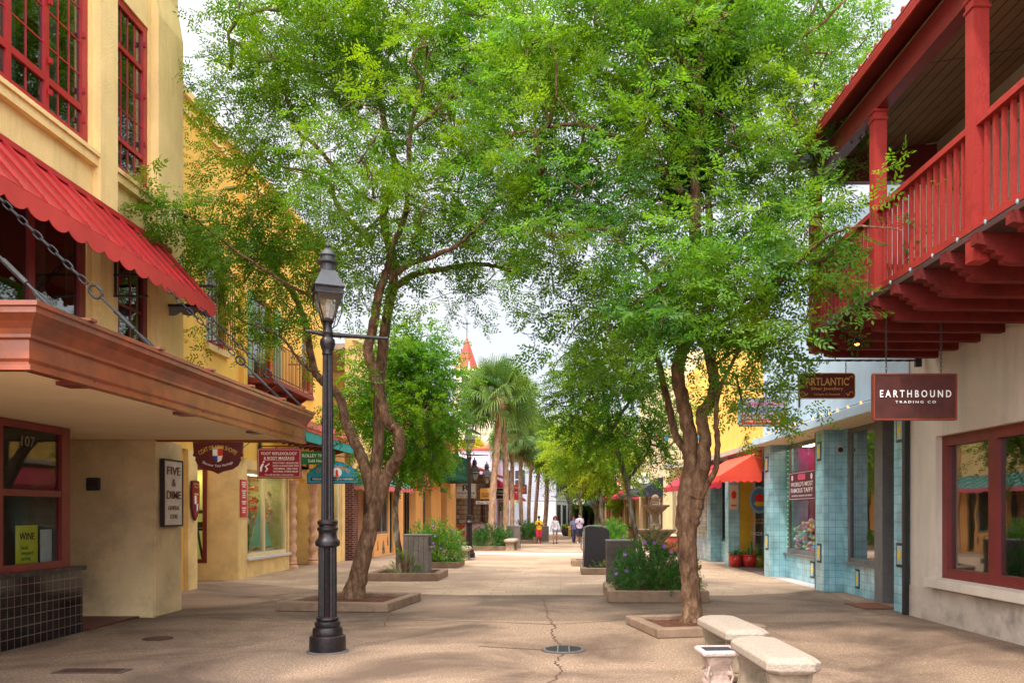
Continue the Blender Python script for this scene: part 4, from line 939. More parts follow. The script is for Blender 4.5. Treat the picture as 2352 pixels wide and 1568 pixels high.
dl = thing('downlight', 'small lit amber lamp under the balcony beams', 'lamp', (3.99, 11.3, 3.93))
MB().lathe([(.03, .08), (.045, .04), (.05, .0)], n=12).build('shade', M['iron'], dl); MB().ball((0, 0, .0), .035, 10, 6, (1, 1, .7)).build('bulb', mat('amber_bulb', (1, .25, .04), .5, 0, emit=6), dl)

s = sign('hanging_sign', 'large brown sign with white lettering hanging from the red balcony beams', (4.30, 10.2, 2.78), 0, 1.01, .56, .07, mat('chocolate_sign', (.065, .016, .013), .6, .25, 8, .1, 60), mat('rust_edge', (.20, .04, .02), .6, .1), .014)
lettering(s, 'E A R T H B O U N D', 0, .315, .865, .088, M['letterwhite'], -.044, bold=.035); lettering(s, 'T R A D I N G   C O', .0, .215, .49, .03, M['letterwhite'], -.044, bold=.02)
hangers(s, (-.34, .33), .56, 1.22)
s = thing('hanging_sign', 'maroon jewellery sign with gold lettering on a twisted iron arm', 'sign', (4.12, 13.0, 3.42 - .0))
def rrect(w, h, r, n=5):
    P = []
    for cx, cz, a0 in ((w / 2 - r, h - r, 0), (-w / 2 + r, h - r, 90), (-w / 2 + r, r, 180), (w / 2 - r, r, 270)):
        for i in range(n + 1): t = R(a0 + 90 * i / n); P.append((cx + r * math.cos(t), cz + r * math.sin(t)))
    return P
MB().prism(rrect(.88, .40, .06), -.02, .02, 'y').build('board', M['signmaroon'], s)
e0, e1 = rrect(.88, .40, .06), [(a, b + .012) for a, b in rrect(.856, .376, .05)]
m = MB(); n = len(e0)
for i in range(n): j = (i + 1) % n; m.loft([[(e0[i][0], -.026, e0[i][1]), (e1[i][0], -.026, e1[i][1]), (e1[i][0], -.0205, e1[i][1]), (e0[i][0], -.0205, e0[i][1])], [(e0[j][0], -.026, e0[j][1]), (e1[j][0], -.026, e1[j][1]), (e1[j][0], -.0205, e1[j][1]), (e0[j][0], -.0205, e0[j][1])]])
for sx_ in (-1, 1):
    for z in (.08, .32): m.tube([(sx_ * (.40 - .02 * k + .01 * math.sin(k * 2)), -.022, z + (.035 * math.sin(k * 1.3)) ) for k in range(6)], .006, 4)
m.build('border', M['gold'], s)
lettering(s, 'ARTLANTIC', 0, .265, .68, .12, M['gold'], -.021, bold=.03); lettering(s, 'Silver Jewellery', 0, .15, .50, .06, M['gold'], -.021, bold=.01); lettering(s, 'Unique & Unusual', 0, .065, .40, .04, M['gold'], -.021)
hangers(s, (-.24, .30), .40, .57)
t = thing('sign_bracket', 'twisted black iron arm holding the maroon jewellery sign', 'bracket', (5.62, 13.02, 4.02))
m = MB(); rr = [[((-1.95 + i * .05), .018 * math.cos(2 * math.pi * j / 4 + i * .5), .018 * math.sin(2 * math.pi * j / 4 + i * .5)) for j in range(4)] for i in range(39)]
m.loft(rr); m.box(-.12, -.02, -.03, .03, -.1, .1); m.tube([(-1.95 + .05 * math.sin(k * .5), 0, .05 - .05 * math.cos(k * .5)) for k in range(11)], .009, 5); m.build('arm', M['iron'], t)

# ------------------------------------------------------------- turquoise tiled shops
B = Bld('tiled_shop', 'pale blue stucco shop with turquoise tile piers and bulkheads', 'building', XR(18), 18, -1, TH)
m = B.mb(); m.box(-.3, 0, 13.55, 21.95, 3.56, 7.4); m.build('wall', M['paleblue'], B.o)
m = B.mb(); m.box(-2.2, .30, 13.56, 21.95, 3.40, 3.555); m.build('marquee', M['paleblue'], B.o)
m = B.mb(); m.box(-2.19, .28, 13.57, 21.9, 3.38, 3.399); m.build('soffit', M['soffit'], B.o)
B.mb().box(-6, -.31, 13.55, 21.9, 7.1, 7.3).build('roof', M['concrete'], B.o)
for k in ((-.5, 13.62, 14.1), (-.75, 17.45, 18.0), (-.75, 21.35, 21.9)): B.mb().box(k[0], 0, k[1], k[2], .0, 3.379).build('pier', M['bluetile'], B.o)
m = B.mb(); m.box(-.6, -.38, 15.66, 17.449, 0, .60); m.box(-.6, -.4, 18.001, 21.349, 0, .60); m.box(-.6, -.38, 17.2, 17.448, .6, 3.379); m.build('bulkhead', M['bluetile'], B.o)
B.mb().box(-.59, -.33, 15.66, 17.2, .601, .64).build('sill', M['greyframe'], B.o); B.mb().box(-.59, -.34, 18.001, 21.349, .601, .64).build('sill', M['greyframe'], B.o)
m = B.mb()
for a in (13.66, 17.99, 21.89): m.box(-.02, .006, a - .035, a, 0.003, 3.37)
m.box(.0, .03, 13.585, 13.62, 0, 3.37); m.build('edge_trim', M['iron'], B.o)
window(B, 15.66, 17.2, .64, 3.37, -.42, M['greyframe'], M['glassR'], [], [], [], [], .09, .03, .1); interior(B, 15.66, 17.2, .64, 3.37, -.61, 1.2, M['intdim'], lit=True)
B.mb().box(-.59, -.32, 15.30, 15.655, 0, 3.37).build('door_jamb', M['greyframe'], B.o)
window(B, 14.12, 15.28, .03, 3.3, -1.3, M['blackwall'], M['glassdark'], [], [], [], [], .1, name='door'); B.mb().box(-1.5, -.5, 14.0, 14.11, 0, 3.37).build('wall', M['intdim'], B.o)
B.mb().box(-2.3, -1.4, 14.0, 15.4, 0, 3.37).build('wall', M['intdim'], B.o)
B.mb().box(-1.3, -.6, 15.3, 15.4, 0.0, 3.37).build('wall', M['greyframe'], B.o)
window(B, 18.0, 21.35, .64, 3.37, -.45, M['greyframe'], M['glass'], [], [], [], [], .1, .03, .1); interior(B, 18.0, 21.35, .64, 3.37, -.61, .55, mat('purple_interior', (.34, .03, .17), .8, .3, 1.5), lit=True)
B.mb().box(-.38, -.005, 18.01, 21.34, .004, .02).build('threshold', mat('pale_terrazzo', (.55, .48, .46), .6, .2, 20), B.o)
# diamond accent tiles
def accent(a, h, o=0.0, w=.125, hh=.2):
    f = B.mb(); f.box(o, o + .012, a - w, a + w, h - hh, h + hh); f = f.build('accent_tile', M['iron'], B.o)
    B.mb().box(o + .0125, o + .016, a - w * .72, a + w * .72, h - hh * .78, h + hh * .78).build('field', mat('pale_blue_tile', (.3, .5, .6), .3, .1), f)
    B.mb().prism([(a - w * .6, h), (a, h - hh * .7), (a + w * .6, h), (a, h + hh * .7)], o + .0165, o + .02, 'x').build('diamond', mat('yellow_tile', (.75, .52, .05), .3, .1), f)
accent(13.86, .95); accent(13.86, 3.02); accent(17.72, .80); accent(17.72, 2.95); accent(21.6, .9); accent(21.6, 2.9); accent(16.6, .34, -.379, .10, .19); accent(19.3, .34, -.399, .13, .19)
# marquee bulbs
ml = thing('string_lights', 'glowing amber bulbs strung along the pale blue marquee edge', 'string lights', (XR(18), 18, 3.56), TH)
MB(-1, (0, -18, -3.56)).tube([(.29, 13.7 + i * .27, 3.60 - .01 * (i % 2)) for i in range(31)], .006, 4).build('wire', M['iron'], ml)
for i in range(17): MB(-1, (0, -18, -3.56)).ball((.30, 13.8 + i * .5 + .08 * math.sin(i * 5), 3.59), .022, 8, 6, (1, 1, 1.2)).build('bulb', M['bulb'], ml)
gl = thing('string_lights', 'tiny green lights framing the candy shop window', 'string lights', (XR(20) + .4, 20, .6), TH)
for i in range(22):
    MB(-1, (0, -20, -.6)).ball((-.02, 21.22, .8 + i * .115), .013, 6, 4).build('bulb', mat('green_bulb', (.01, .6, .15), .5, 0, emit=1.5), gl)
# candy window display
cy_ = []
for ci, (nm, c) in enumerate((('pink', (.75, .10, .25)), ('white', (.8, .72, .74)), ('red', (.65, .02, .06)), ('blue', (.05, .25, .65)), ('green', (.25, .6, .2)), ('yellow', (.8, .6, .08)))):
    m = MB()
    for i in range(110):
        a = rng.uniform(-1.35, 1.35); z = rng.uniform(0, 1) ** 1.1 * (.62 + .15 * math.sin(a * 3)); x = rng.uniform(-.25, .2)
        m.ball((x, a, z + .05), .07, 6, 4, (rng.uniform(.5, 1.2), rng.uniform(.6, 1.4), rng.uniform(.5, 1)))
    o = m.build('wrapped_candy', mat('candy_' + nm, c, .35, .2, 9, spec=.6), None); o.location = (XR(19.8) + .80, 19.75, .66); o.rotation_euler = (0, 0, TH)
    o['kind'] = 'stuff'; tag(o, nm + ' wrapped candies heaped in the blue shop window', 'candy', 'heaps of wrapped candy')
ps = thing('window_poster', 'purple candy poster with white lettering on the glass behind the blue pier', 'poster', (XR(19.95) + .36, 19.95, 1.96), R(-90) + TH)
MB().box(-.98, .98, -.005, .005, 0, .68).build('sheet', mat('plum_poster', (.13, .02, .05), .5, .1), ps)
m = MB(); m.box(-.95, .95, -.01, -.0055, .65, .66); m.box(-.95, .95, -.01, -.0055, .02, .03); m.box(-.95, -.94, -.01, -.0055, .03, .65); m.box(.94, .95, -.01, -.0055, .03, .65); m.build('border', M['letterwhite'], ps)
lettering(ps, "WORLD'S MOST", 0, .38, 1.6, .11, M['letterwhite'], -.006, bold=.02); lettering(ps, 'FAMOUS TAFFY', 0, .23, 1.6, .11, M['letterwhite'], -.006, bold=.02); lettering(ps, 'THE MOST FLAVORS IN THE WORLD', 0, .10, 1.5, .04, M['letterwhite'], -.006)
MB().prism(rrect(.55, .14, .06), -.01, -.0055, 'y').build('badge', mat('candy_pink', (.75, .10, .25), .5, 0), ps); kids(ps)[-1].location = (0, 0, .48)
for x in (-.7, .7): MB().prism([(x + .07 * math.cos(2 * math.pi * i / 16), .54 + .07 * math.sin(2 * math.pi * i / 16)) for i in range(16)], -.01, -.0055, 'y').build('roundel', M['letterwhite'], ps)
cc = thing('security_camera', 'white dome camera high on the turquoise tile pier', 'camera', (XR(17.4) + .33, 17.40, 2.96))
MB().lathe([(.001, -.0), (.09, .0), (.10, .03), (.10, .05)], n=16).build('housing', M['whitepaint'], cc); kids(cc)[0].rotation_euler = (R(90), 0, 0); kids(cc)[0].location = (0, .045, 0)
MB().ball((0, -.0, 0), .055, 12, 8, (1, .9, 1)).build('dome', M['iron'], cc)
s = thing('hanging_sign', 'weathered grey taffy sign with pink and blue lettering, half behind leaves', 'sign', (4.58, 19.0, 3.62))
MB().prism(rrect(1.1, .64, .08), -.02, .02, 'y').build('board', grid_mat('grey_plank_sign', (.36, .36, .37), (.32, .32, .33), (.2, .2, .2), 5, .12, .01, 0, .8, .3, 'XZ', .2, .2), s)
MB().prism([(a * 1.03, -.014 + b * 1.03) for a, b in rrect(1.1, .64, .08)], -.012, .03, 'y').build('border', mat('sky_blue_rim', (.2, .42, .6), .6, 0), s)
lettering(s, "WORLD'S MOST", 0, .50, .92, .10, mat('magenta_letters', (.45, .03, .18), .6, 0), -.021, bold=.03); lettering(s, 'FAMOUS TAFFY', 0, .36, .92, .11, mat('blue_letters', (.06, .12, .5), .6, 0), -.021, bold=.03)
lettering(s, 'BOARDWALK SWEET SHOP', 0, .23, .98, .05, M['letterred'], -.021); MB().box(-.5, .5, -.03, -.0205, .05, .15).build('ribbon', M['letterred'], s); lettering(s, 'Family Owned Since 1948', 0, .10, .9, .05, M['letterwhite'], -.031)
arm('sign_bracket', 'thin black arm above the weathered taffy sign', (XR(19), 19.0, 4.45), (3.95, 19.0, 4.45)); hangers(s, (-.4, .4), .64, .83)
fl = thing('floodlight', 'white twin floodlight on the end of the blue marquee', 'lamp', (XR(20.4) - .18, 20.4, 3.56))
MB().tube([(0, 0, 0), (0, 0, .1)], .03, 8).ball((0, 0, .12), .06, 10, 6).build('mount', M['whitepaint'], fl)
for sx_ in (-1, 1): MB().tube([(0, 0, .12), (sx_ * .08, -.05, .16), (sx_ * .16, -.1, .12)], [.02, .04, .06], 10).build('head', M['whitepaint'], fl)

# ------------------------------------------------------------- yellow building with the red awning
B = Bld('cantina_building', 'yellow stucco building with red canvas awning and blue tiled piers', 'building', XR(27), 27, -1, TH)
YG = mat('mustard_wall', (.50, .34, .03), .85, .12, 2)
m = B.mb(); m.box(-.3, 0, 21.97, 32.6, 3.50, 7.0); m.build('wall', M['yellow'], B.o)
B.mb().box(-6, -.31, 21.97, 32.6, 6.7, 6.9).build('roof', M['concrete'], B.o)
B.mb().box(-2.4, .22, 21.97, 32.6, 3.36, 3.498).build('marquee', M['concrete'], B.o)
for k, nm in (((-.35, 0, 25.75, 26.2, 0, 3.359), 'pier'), ((-.5, 0, 28.3, 28.85, 0, 3.359), 'pier'), ((-.3, -.05, 28.851, 32.6, 0, .80), 'bulkhead'), ((-.6, -.35, 26.21, 28.29, 0, .7), 'bulkhead')): B.mb().box(*k).build(nm, M['bluetile'], B.o)
B.mb().box(-.3, -.06, 28.851, 32.6, .81, 3.359).build('glass_block_wall', M['glassblock'], B.o)
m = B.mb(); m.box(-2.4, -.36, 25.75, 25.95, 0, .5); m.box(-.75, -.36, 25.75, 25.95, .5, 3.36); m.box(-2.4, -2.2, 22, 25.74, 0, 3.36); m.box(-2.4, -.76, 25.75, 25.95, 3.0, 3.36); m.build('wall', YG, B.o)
w = MB(-1, (0, -27, 0)); w.box(-.83, -.76, 25.72, 25.8, .5, 3.0); w.box(-2.19, -2.1, 25.72, 25.8, .5, 3.0); w.box(-2.1, -.83, 25.722, 25.8, .5, .58); w.box(-2.1, -.83, 25.722, 25.8, 2.92, 3.0); w.box(-1.5, -1.45, 25.724, 25.8, .58, 2.92)
w = w.build('window', mat('pale_frame', (.5, .45, .38), .5, .1), B.o); MB(-1, (0, -27, 0)).box(-2.1, -.83, 25.76, 25.77, .58, 2.92).build('pane', M['glass'], w)
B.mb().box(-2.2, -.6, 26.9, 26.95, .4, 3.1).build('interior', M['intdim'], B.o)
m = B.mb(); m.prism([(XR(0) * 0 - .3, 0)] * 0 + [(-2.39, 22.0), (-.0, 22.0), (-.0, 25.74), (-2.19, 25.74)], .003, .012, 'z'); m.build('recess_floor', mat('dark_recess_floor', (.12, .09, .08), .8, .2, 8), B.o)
window(B, 26.21, 28.29, .70, 3.35, -.40, M['iron'], M['glassdark'], [], [], [27.2]); interior(B, 26.21, 28.29, .7, 3.35, -.61, .5, M['blackwall'])
awning(B, 22.0, 25.5, 2.63, 3.32, 1.13, mat('orange_red_canvas', (.70, .07, .035), .8, .08, 1.5), mat('orange_red_canvas2', (.66, .06, .035), .8, .08), step=.2)
awning(B, 26.6, 32.2, 2.60, 3.30, .95, mat('crimson_canvas', (.40, .02, .04), .8, .1), mat('crimson_canvas2', (.42, .02, .04), .8, .1), step=.25)
ov = thing('window_sign', 'round blue and red painted restaurant emblem on dark glass', 'sign', (XR(25.7) + .93, 25.69, 2.05))
el = [(.30 * math.cos(2 * math.pi * i / 28), .42 * math.sin(2 * math.pi * i / 28)) for i in range(28)]
for sc_, nm, c, d in ((1, 'rim', (.25, .45, .6), 0), (.82, 'disc', (.08, .22, .42), .004)): MB().prism([(a * sc_, b * sc_) for a, b in el], -.01 - d, -.0 - d, 'y').build(nm, mat('emblem_' + nm, c, .6, .1), ov)
MB().ball((0, -.02, .05), .15, 10, 6, (1, .05, .9)).build('emblem_figure', M['letterred'], ov); MB().ball((0, -.02, -.12), .16, 10, 6, (1, .04, .5)).build('emblem_base', mat('emblem_yellow', (.6, .45, .05), .6, .2), ov)
lt = lettering(ov, 'TACOS • QUESADILLAS', .30, -1.05, 1.1, .13, M['letterwhite'], -.0, bold=.02); lettering(ov, 'HOME OF THE\nWORLD FAMOUS', 0, -.66, .5, .16, M['gold'], 0)
mn = thing('menu_panel', 'narrow cream menu panel with red writing on the tiled pier', 'sign', (XR(26) + .17, 25.73, 1.75))
MB().box(-.13, .13, -.01, .01, 0, .75).build('board', mat('cream_panel', (.6, .5, .32), .7, .1), mn); MB().ball((0, -.012, .45), .08, 10, 6, (1, .1, 1.6)).build('emblem', M['letterred'], mn); MB().box(-.08, .08, -.014, -.0105, .1, .15).build('lettering', M['letterred'], mn)
# round marquee
mq = thing('round_marquee', 'grey half-round marquee with warm bulbs under its edge', 'marquee', (XR(33), 33.2, 3.4), TH)
m = MB(-1); m.prism([(0, -1.4)] + [(.75 * math.cos(t), 1.4 * math.sin(t)) for t in [math.pi * (i / 12 - .5) for i in range(13)]] + [(0, 1.4)], 0, .22, 'z'); m.build('canopy', M['concrete'], mq)
for i in range(9): t = math.pi * (i / 8 - .5); MB(-1).ball((.77 * math.cos(t), 1.42 * math.sin(t), .24), .035, 6, 4).build('bulb', M['bulb'], mq)

B = Bld('cream_building', 'tall cream stucco building with black scalloped awning', 'building', XR(39), 39, -1, TH)
m = B.mb(); m.wall(0, .3, 32.65, 46.5, 0, 8.0, [(34.0, 36.6, .5, 3.1), (38.4, 41.2, .5, 2.6), (42, 45, .5, 2.6), (34.5, 35.7, 4.6, 6.4), (39, 40.2, 4.6, 6.4), (43, 44.2, 4.6, 6.4)]); m.box(-6, -.3, 32.65, 32.9, 0, 8.0); m.box(0, .08, 33.4, 33.8, 0, 3.4); m.box(0, .08, 36.8, 37.5, 0, 8); m.box(0, .12, 33.8, 36.8, 3.2, 3.4)
m.build('wall', mat('cream_stucco', (.68, .52, .30), .9, .08, 1.5, .2, 30), B.o)
for k in ((34.0, 36.6, .5, 3.1), (38.4, 41.2, .5, 2.6), (42, 45, .5, 2.6), (34.5, 35.7, 4.6, 6.4), (39, 40.2, 4.6, 6.4), (43, 44.2, 4.6, 6.4)):
    window(B, *k, -.1, M['cream'], M['glassdark'], [], [], [(k[0] + k[1]) / 2]); interior(B, *k, -.31, .5, M['intdim'])
B.mb().box(-6, -.31, 32.65, 46.5, 7.6, 7.8).build('roof', M['concrete'], B.o)
awning(B, 38.2, 45.5, 2.55, 3.3, 1.2, mat('black_canvas', (.015, .018, .03), .8, .1), mat('black_canvas2', (.02, .02, .03), .8, .1), step=.45)
pb = thing('planter_box', 'red painted box at the cream building behind the big tree', 'box', (XR(34) - .35, 33.9, 0), TH)
MB().box(-.3, .3, -.9, .9, 0, .72, .01).build('body', mat('brick_red_paint', (.40, .07, .05), .7, .15), pb); MB().box(-.34, .34, -.94, .94, .721, .76).build('rim', M['cream'], pb)

def far_shop(label, a0, a1, hh, wm, am, h0, h1, out, x=None, wins=3):
    y = (a0 + a1) / 2
    B = Bld('row_shop', label, 'building', x if x else XR(y) + .35, y, -1, TH)
    L_ = (a1 - a0) / wins; hs = [(a0 + i * L_ + L_ * .2, a0 + (i + 1) * L_ - L_ * .2, .5, 2.5) for i in range(wins)] + [(a0 + i * L_ + L_ * .3, a0 + (i + 1) * L_ - L_ * .3, hh * .55, hh * .8) for i in range(wins)]
    m = B.mb(); m.wall(0, .3, a0, a1, 0, hh, hs); m.box(-6, -.3, a0, a0 + .3, 0, hh); m.build('wall', wm, B.o)
    for k in hs: window(B, *k, -.1, M['cream'], M['glassdark']); interior(B, *k, -.31, .4, M['blackwall'])
    B.mb().box(-6, -.31, a0 + .3, a1, hh - .3, hh - .1).build('roof', M['concrete'], B.o)
    awning(B, a0 + .6, a1 - .5, h0, h1, out, am, am, step=.6); return B
far_shop('pale yellow shop with pink red awning beyond the black awning', 46.6, 57, 6.4, mat('pale_yellow', (.7, .55, .25), .9, .1), mat('rose_canvas', (.55, .04, .09), .8, .1), 2.6, 3.6, 1.5)
far_shop('terracotta shop front with a low black awning', 57.2, 70, 6.0, mat('terracotta_paint', (.55, .16, .08), .9, .1), MATS['black_canvas'], 2.4, 3.4, 1.8)
far_shop('cream shop row near the street end with green awning', 70.3, 92, 6.8, M['cream'], M['signgreen'], 2.5, 3.3, 1.2, wins=5)
small_sign('white pineapple shop sign with thin grey lettering', 1448, 1493, 1082, 1111, 41, M['letterwhite'], M['letterdark'], [('Red Pineapple', .55, .8, .2, None)], mat('grey_letters', (.15, .15, .15), .6, 0))
small_sign('dark sign ending in white capital letters below the pineapple sign', 1436, 1466, 1111, 1124, 43.5, mat('navy_sign', (.03, .04, .07), .6, 0), None, [('PRIME', .5, .85, .6, None)], M['letterwhite'])
# bunting strung from the yellow wall
bt = thing('bunting', 'paper bunting in pink blue and orange strung above the marquee', 'bunting', (4.3, 29, 4.6))
for i in range(14):
    x0 = -2.2 + i * .3; z = -.25 * (1 - ((i - 6.5) / 7) ** 2)
    MB().prism([(x0, z), (x0 + .22, z), (x0 + .11, z - .26)], -.004 + i * .09, .004 + i * .09, 'y').build('pennant', mat('pennant_%d' % (i % 4), ((.7, .05, .2), (.05, .3, .6), (.75, .25, .03), (.1, .5, .3))[i % 4], .8, 0), bt)
MB().tube([(-2.3 + i * .3, i * .09 - .09, -.25 * (1 - ((i - 7.0) / 7) ** 2)) for i in range(16)], .006, 4).build('cord', M['iron'], bt)
# ============================================================= ground, paving, street furniture
def ground_mat(name, base, speck, stain, scale=1.0, grout=None):
    m = bpy.data.materials.new(name); m.use_nodes = True
    N = m.node_tree.nodes; L = m.node_tree.links; b = N['Principled BSDF']; b.inputs['Roughness'].default_value = .85
    b.inputs['Specular IOR Level'].default_value = .25
    t = N.new('ShaderNodeTexCoord')
    def noise(sc, d=6, r=.65, w=0):
        n = N.new('ShaderNodeTexNoise'); n.inputs['Scale'].default_value = sc; n.inputs['Detail'].default_value = d; n.inputs['Roughness'].default_value = r
        n.inputs['Distortion'].default_value = w; L.new(t.outputs['Object'], n.inputs['Vector']); return n
    def ramp(src, lo, hi, a, c):
        r = N.new('ShaderNodeMapRange'); r.inputs[1].default_value = lo; r.inputs[2].default_value = hi; r.inputs[3].default_value = a; r.inputs[4].default_value = c
        L.new(src, r.inputs[0]); return r.outputs[0]
    def mix(f, a, c):
        k = N.new('ShaderNodeMix'); k.data_type = 'RGBA'; L.new(f, k.inputs[0])
        if isinstance(a, tuple): k.inputs[6].default_value = a + (1,)
        else: L.new(a, k.inputs[6])
        if isinstance(c, tuple): k.inputs[7].default_value = c + (1,)
        else: L.new(c, k.inputs[7])
        return k.outputs[2]
    fine = noise(38 * scale, 5, .85); med = noise(9 * scale); big = noise(.45, 8, .62, .6)
    src = tuple(base)
    if grout:
        s = N.new('ShaderNodeTexBrick'); s.offset = .5; s.inputs['Scale'].default_value = 1; s.inputs['Brick Width'].default_value = grout[0]; s.inputs['Row Height'].default_value = grout[1]
        s.inputs['Mortar Size'].default_value = .010; s.inputs['Mortar Smooth'].default_value = .3; s.inputs['Bias'].default_value = 0; s.squash = .6; s.squash_frequency = 3
        s.inputs['Color1'].default_value = tuple(c * 1.12 for c in base) + (1,); s.inputs['Color2'].default_value = tuple(c * .80 for c in base) + (1,); s.inputs['Mortar'].default_value = tuple(c * .28 for c in base) + (1,)
        dv = N.new('ShaderNodeVectorMath'); dv.operation = 'ADD'; dn = noise(1.2, 2); sc = N.new('ShaderNodeVectorMath'); sc.operation = 'SCALE'; sc.inputs['Scale'].default_value = .05
        L.new(dn.outputs['Color'], sc.inputs[0]); L.new(t.outputs['Object'], dv.inputs[0]); L.new(sc.outputs[0], dv.inputs[1]); L.new(dv.outputs[0], s.inputs['Vector'])
        src = s.outputs['Color']
    c = mix(ramp(med.outputs['Fac'], .35, .65, .0, .45), src, tuple(x * .72 for x in base))
    c = mix(ramp(fine.outputs['Fac'], .53, .63, 0, .85), c, tuple(speck))
    f2 = noise(26 * scale, 4, .85); c = mix(ramp(f2.outputs['Fac'], .60, .72, 0, .7), c, tuple(x * .35 for x in base))
    c = mix(ramp(big.outputs['Fac'], .42, .60, 0, .85), c, tuple(stain))
    vo = N.new('ShaderNodeTexVoronoi'); vo.inputs['Scale'].default_value = 2.1; L.new(t.outputs['Object'], vo.inputs['Vector'])     # gum and oil spots
    c = mix(ramp(vo.outputs['Distance'], .035, .06, .65, 0), c, tuple(x * .3 for x in base))
    if isinstance(c, tuple): b.inputs['Base Color'].default_value = c + (1,)
    else: L.new(c, b.inputs['Base Color'])
    bp = N.new('ShaderNodeBump'); bp.inputs['Strength'].default_value = .5; bp.inputs['Distance'].default_value = .006
    L.new(fine.outputs['Fac'], bp.inputs['Height']); L.new(bp.outputs[0], b.inputs['Normal'])
    MATS[name] = m; return m
AGG = ground_mat('exposed_aggregate', (.26, .168, .110), (.74, .58, .44), (.095, .060, .042))
AGG2 = ground_mat('pale_aggregate', (.44, .29, .19), (.66, .50, .38), (.27, .175, .12))
PAV = ground_mat('pale_stone_pavers', (.46, .325, .215), (.64, .49, .36), (.27, .185, .125), .8, (.95, .34))
STR = ground_mat('white_crossing_stone', (.58, .50, .43), (.72, .66, .60), (.42, .34, .28))
def sheet(name, pts, z, m):
    k = MB(); k._add([(x, y, z) for x, y in pts], [tuple(range(len(pts)))]); o = k.build(name, m); o['kind'] = 'structure'; return o
sheet('ground', [(-150, -30), (150, -30), (150, 420), (-150, 420)], 0, AGG)
sheet('pavement', [(-8.2, 20.2), (-6.5, 18.9), (-4.6, 17.5), (-2.2, 16.8), (3.5, 16.7), (4.6, 17.2), (5.6, 18.0), (5.4, 25.2), (-8.0, 24.6)], .004, PAV)
sheet('street', [(-8, 24.55), (5.4, 25.15), (4.9, 120), (12, 200), (-3, 200), (-2.4, 90), (-5.5, 60)], .003, AGG2)
sheet('crossing', [(-4.0, 33.2), (-1.5, 32.4), (1.8, 32.5), (5.0, 33.2), (5.0, 34.8), (1.0, 34.3), (-2, 34.5), (-4, 35.3)], .008, STR)
sheet('crossing', [(-3, 66), (4.0, 66), (4.0, 69), (-1.0, 69)], .008, STR)
AGG3 = ground_mat('dark_aggregate', (.185, .120, .080), (.56, .43, .33), (.085, .056, .040))  # darker aggregate for the section between joint and pavers
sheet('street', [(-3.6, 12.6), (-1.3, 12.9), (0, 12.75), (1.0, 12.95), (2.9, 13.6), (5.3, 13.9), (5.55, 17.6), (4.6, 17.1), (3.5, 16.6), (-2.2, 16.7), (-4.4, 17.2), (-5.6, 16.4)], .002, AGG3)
def G(px, py):
    y = EYE * F / (py - CY); return ((px - CX) / F * y, y)
def strip(name, pts, w, m, z=.0035):
    k = MB(); P = [Vector((x, y, z)) for x, y in pts]
    for i in range(len(P) - 1):
        d = (P[i + 1] - P[i]).normalized(); n = Vector((-d.y, d.x, 0)); a = w * (.6 + .8 * random.random()) / 2; b = w * (.6 + .8 * random.random()) / 2
        k.quad(P[i] - n * a - d * w * .2, P[i] + n * a - d * w * .2, P[i + 1] + n * b, P[i + 1] - n * b)
    o = k.build(name, m); o['kind'] = 'structure'; return o
def wiggle(pts, step=.12, amp=.05):
    out = []
    for i in range(len(pts) - 1):
        a, b = Vector(pts[i]), Vector(pts[i + 1]); n = max(1, int((b - a).length / step))
        for j in range(n):
            p = a.lerp(b, j / n); out.append((p.x + random.uniform(-amp, amp), p.y + random.uniform(-amp, amp) * .6))
    return out + [pts[-1]]
CRK = mat('dark_crack', (.07, .04, .028), .95, .2, 9)
CR = lambda px, py: (1163.75 + .3906 * px, 1286.25 + .3906 * py)
def gl_(pts): return [G(*CR(*p)) for p in pts]
strip('ground_crack', wiggle(gl_([(218, 222), (232, 300), (262, 360), (280, 390), (272, 440), (310, 500)]), .07, .035), .016, CRK)
strip('ground_crack', wiggle(gl_([(338, 550), (288, 600), (335, 640), (300, 690), (215, 740), (160, 800)]), .06, .035), .015, CRK)
strip('ground_crack', wiggle(gl_([(-160, 505), (0, 515), (205, 525)]), .15, .01), .028, CRK)
strip('ground_crack', wiggle(gl_([(450, 522), (560, 522), (700, 510)]), .15, .02), .012, CRK)
strip('ground_joint', wiggle(gl_([(-620, 350), (0, 365), (270, 377), (750, 347)]), .4, .008), .022, CRK)
strip('ground_joint', wiggle(gl_([(1300, 305), (1800, 298), (2260, 288)]), .4, .008), .018, CRK)
strip('ground_joint', wiggle([G(415, 1392), G(560, 1392), G(700, 1397)], .4, .01), .02, CRK)
strip('ground_joint', wiggle([G(480, 1418), G(600, 1425), G(700, 1432)], .3, .02), .018, CRK)
strip('ground_crack', wiggle([G(880, 1440), G(892, 1420), G(900, 1408)], .1, .03), .015, CRK)
for a in ((-6.6, 11.6, -1.6, 11.9),): strip('ground_joint', wiggle([(a[0], a[1]), (a[2], a[3])], .4, .01), .014, CRK)
lf = MB()
for i in range(150):      # fallen leaves and grit
    x, y = random.uniform(-6, 5.2), random.uniform(7, 24); a = random.random() * 6.3; l = random.uniform(.015, .035)
    lf.quad((x + l * math.cos(a), y + l * math.sin(a), .011), (x - l * .4 * math.sin(a), y + l * .4 * math.cos(a), .013), (x - l * math.cos(a), y - l * math.sin(a), .010), (x + l * .4 * math.sin(a), y - l * .4 * math.cos(a), .012))
o = lf.build('fallen_leaves', mat('dry_leaf', (.22, .11, .04), .9, .7, 3)); o['kind'] = 'stuff'; tag(o, 'small dry leaves scattered over the paving', 'leaf litter')
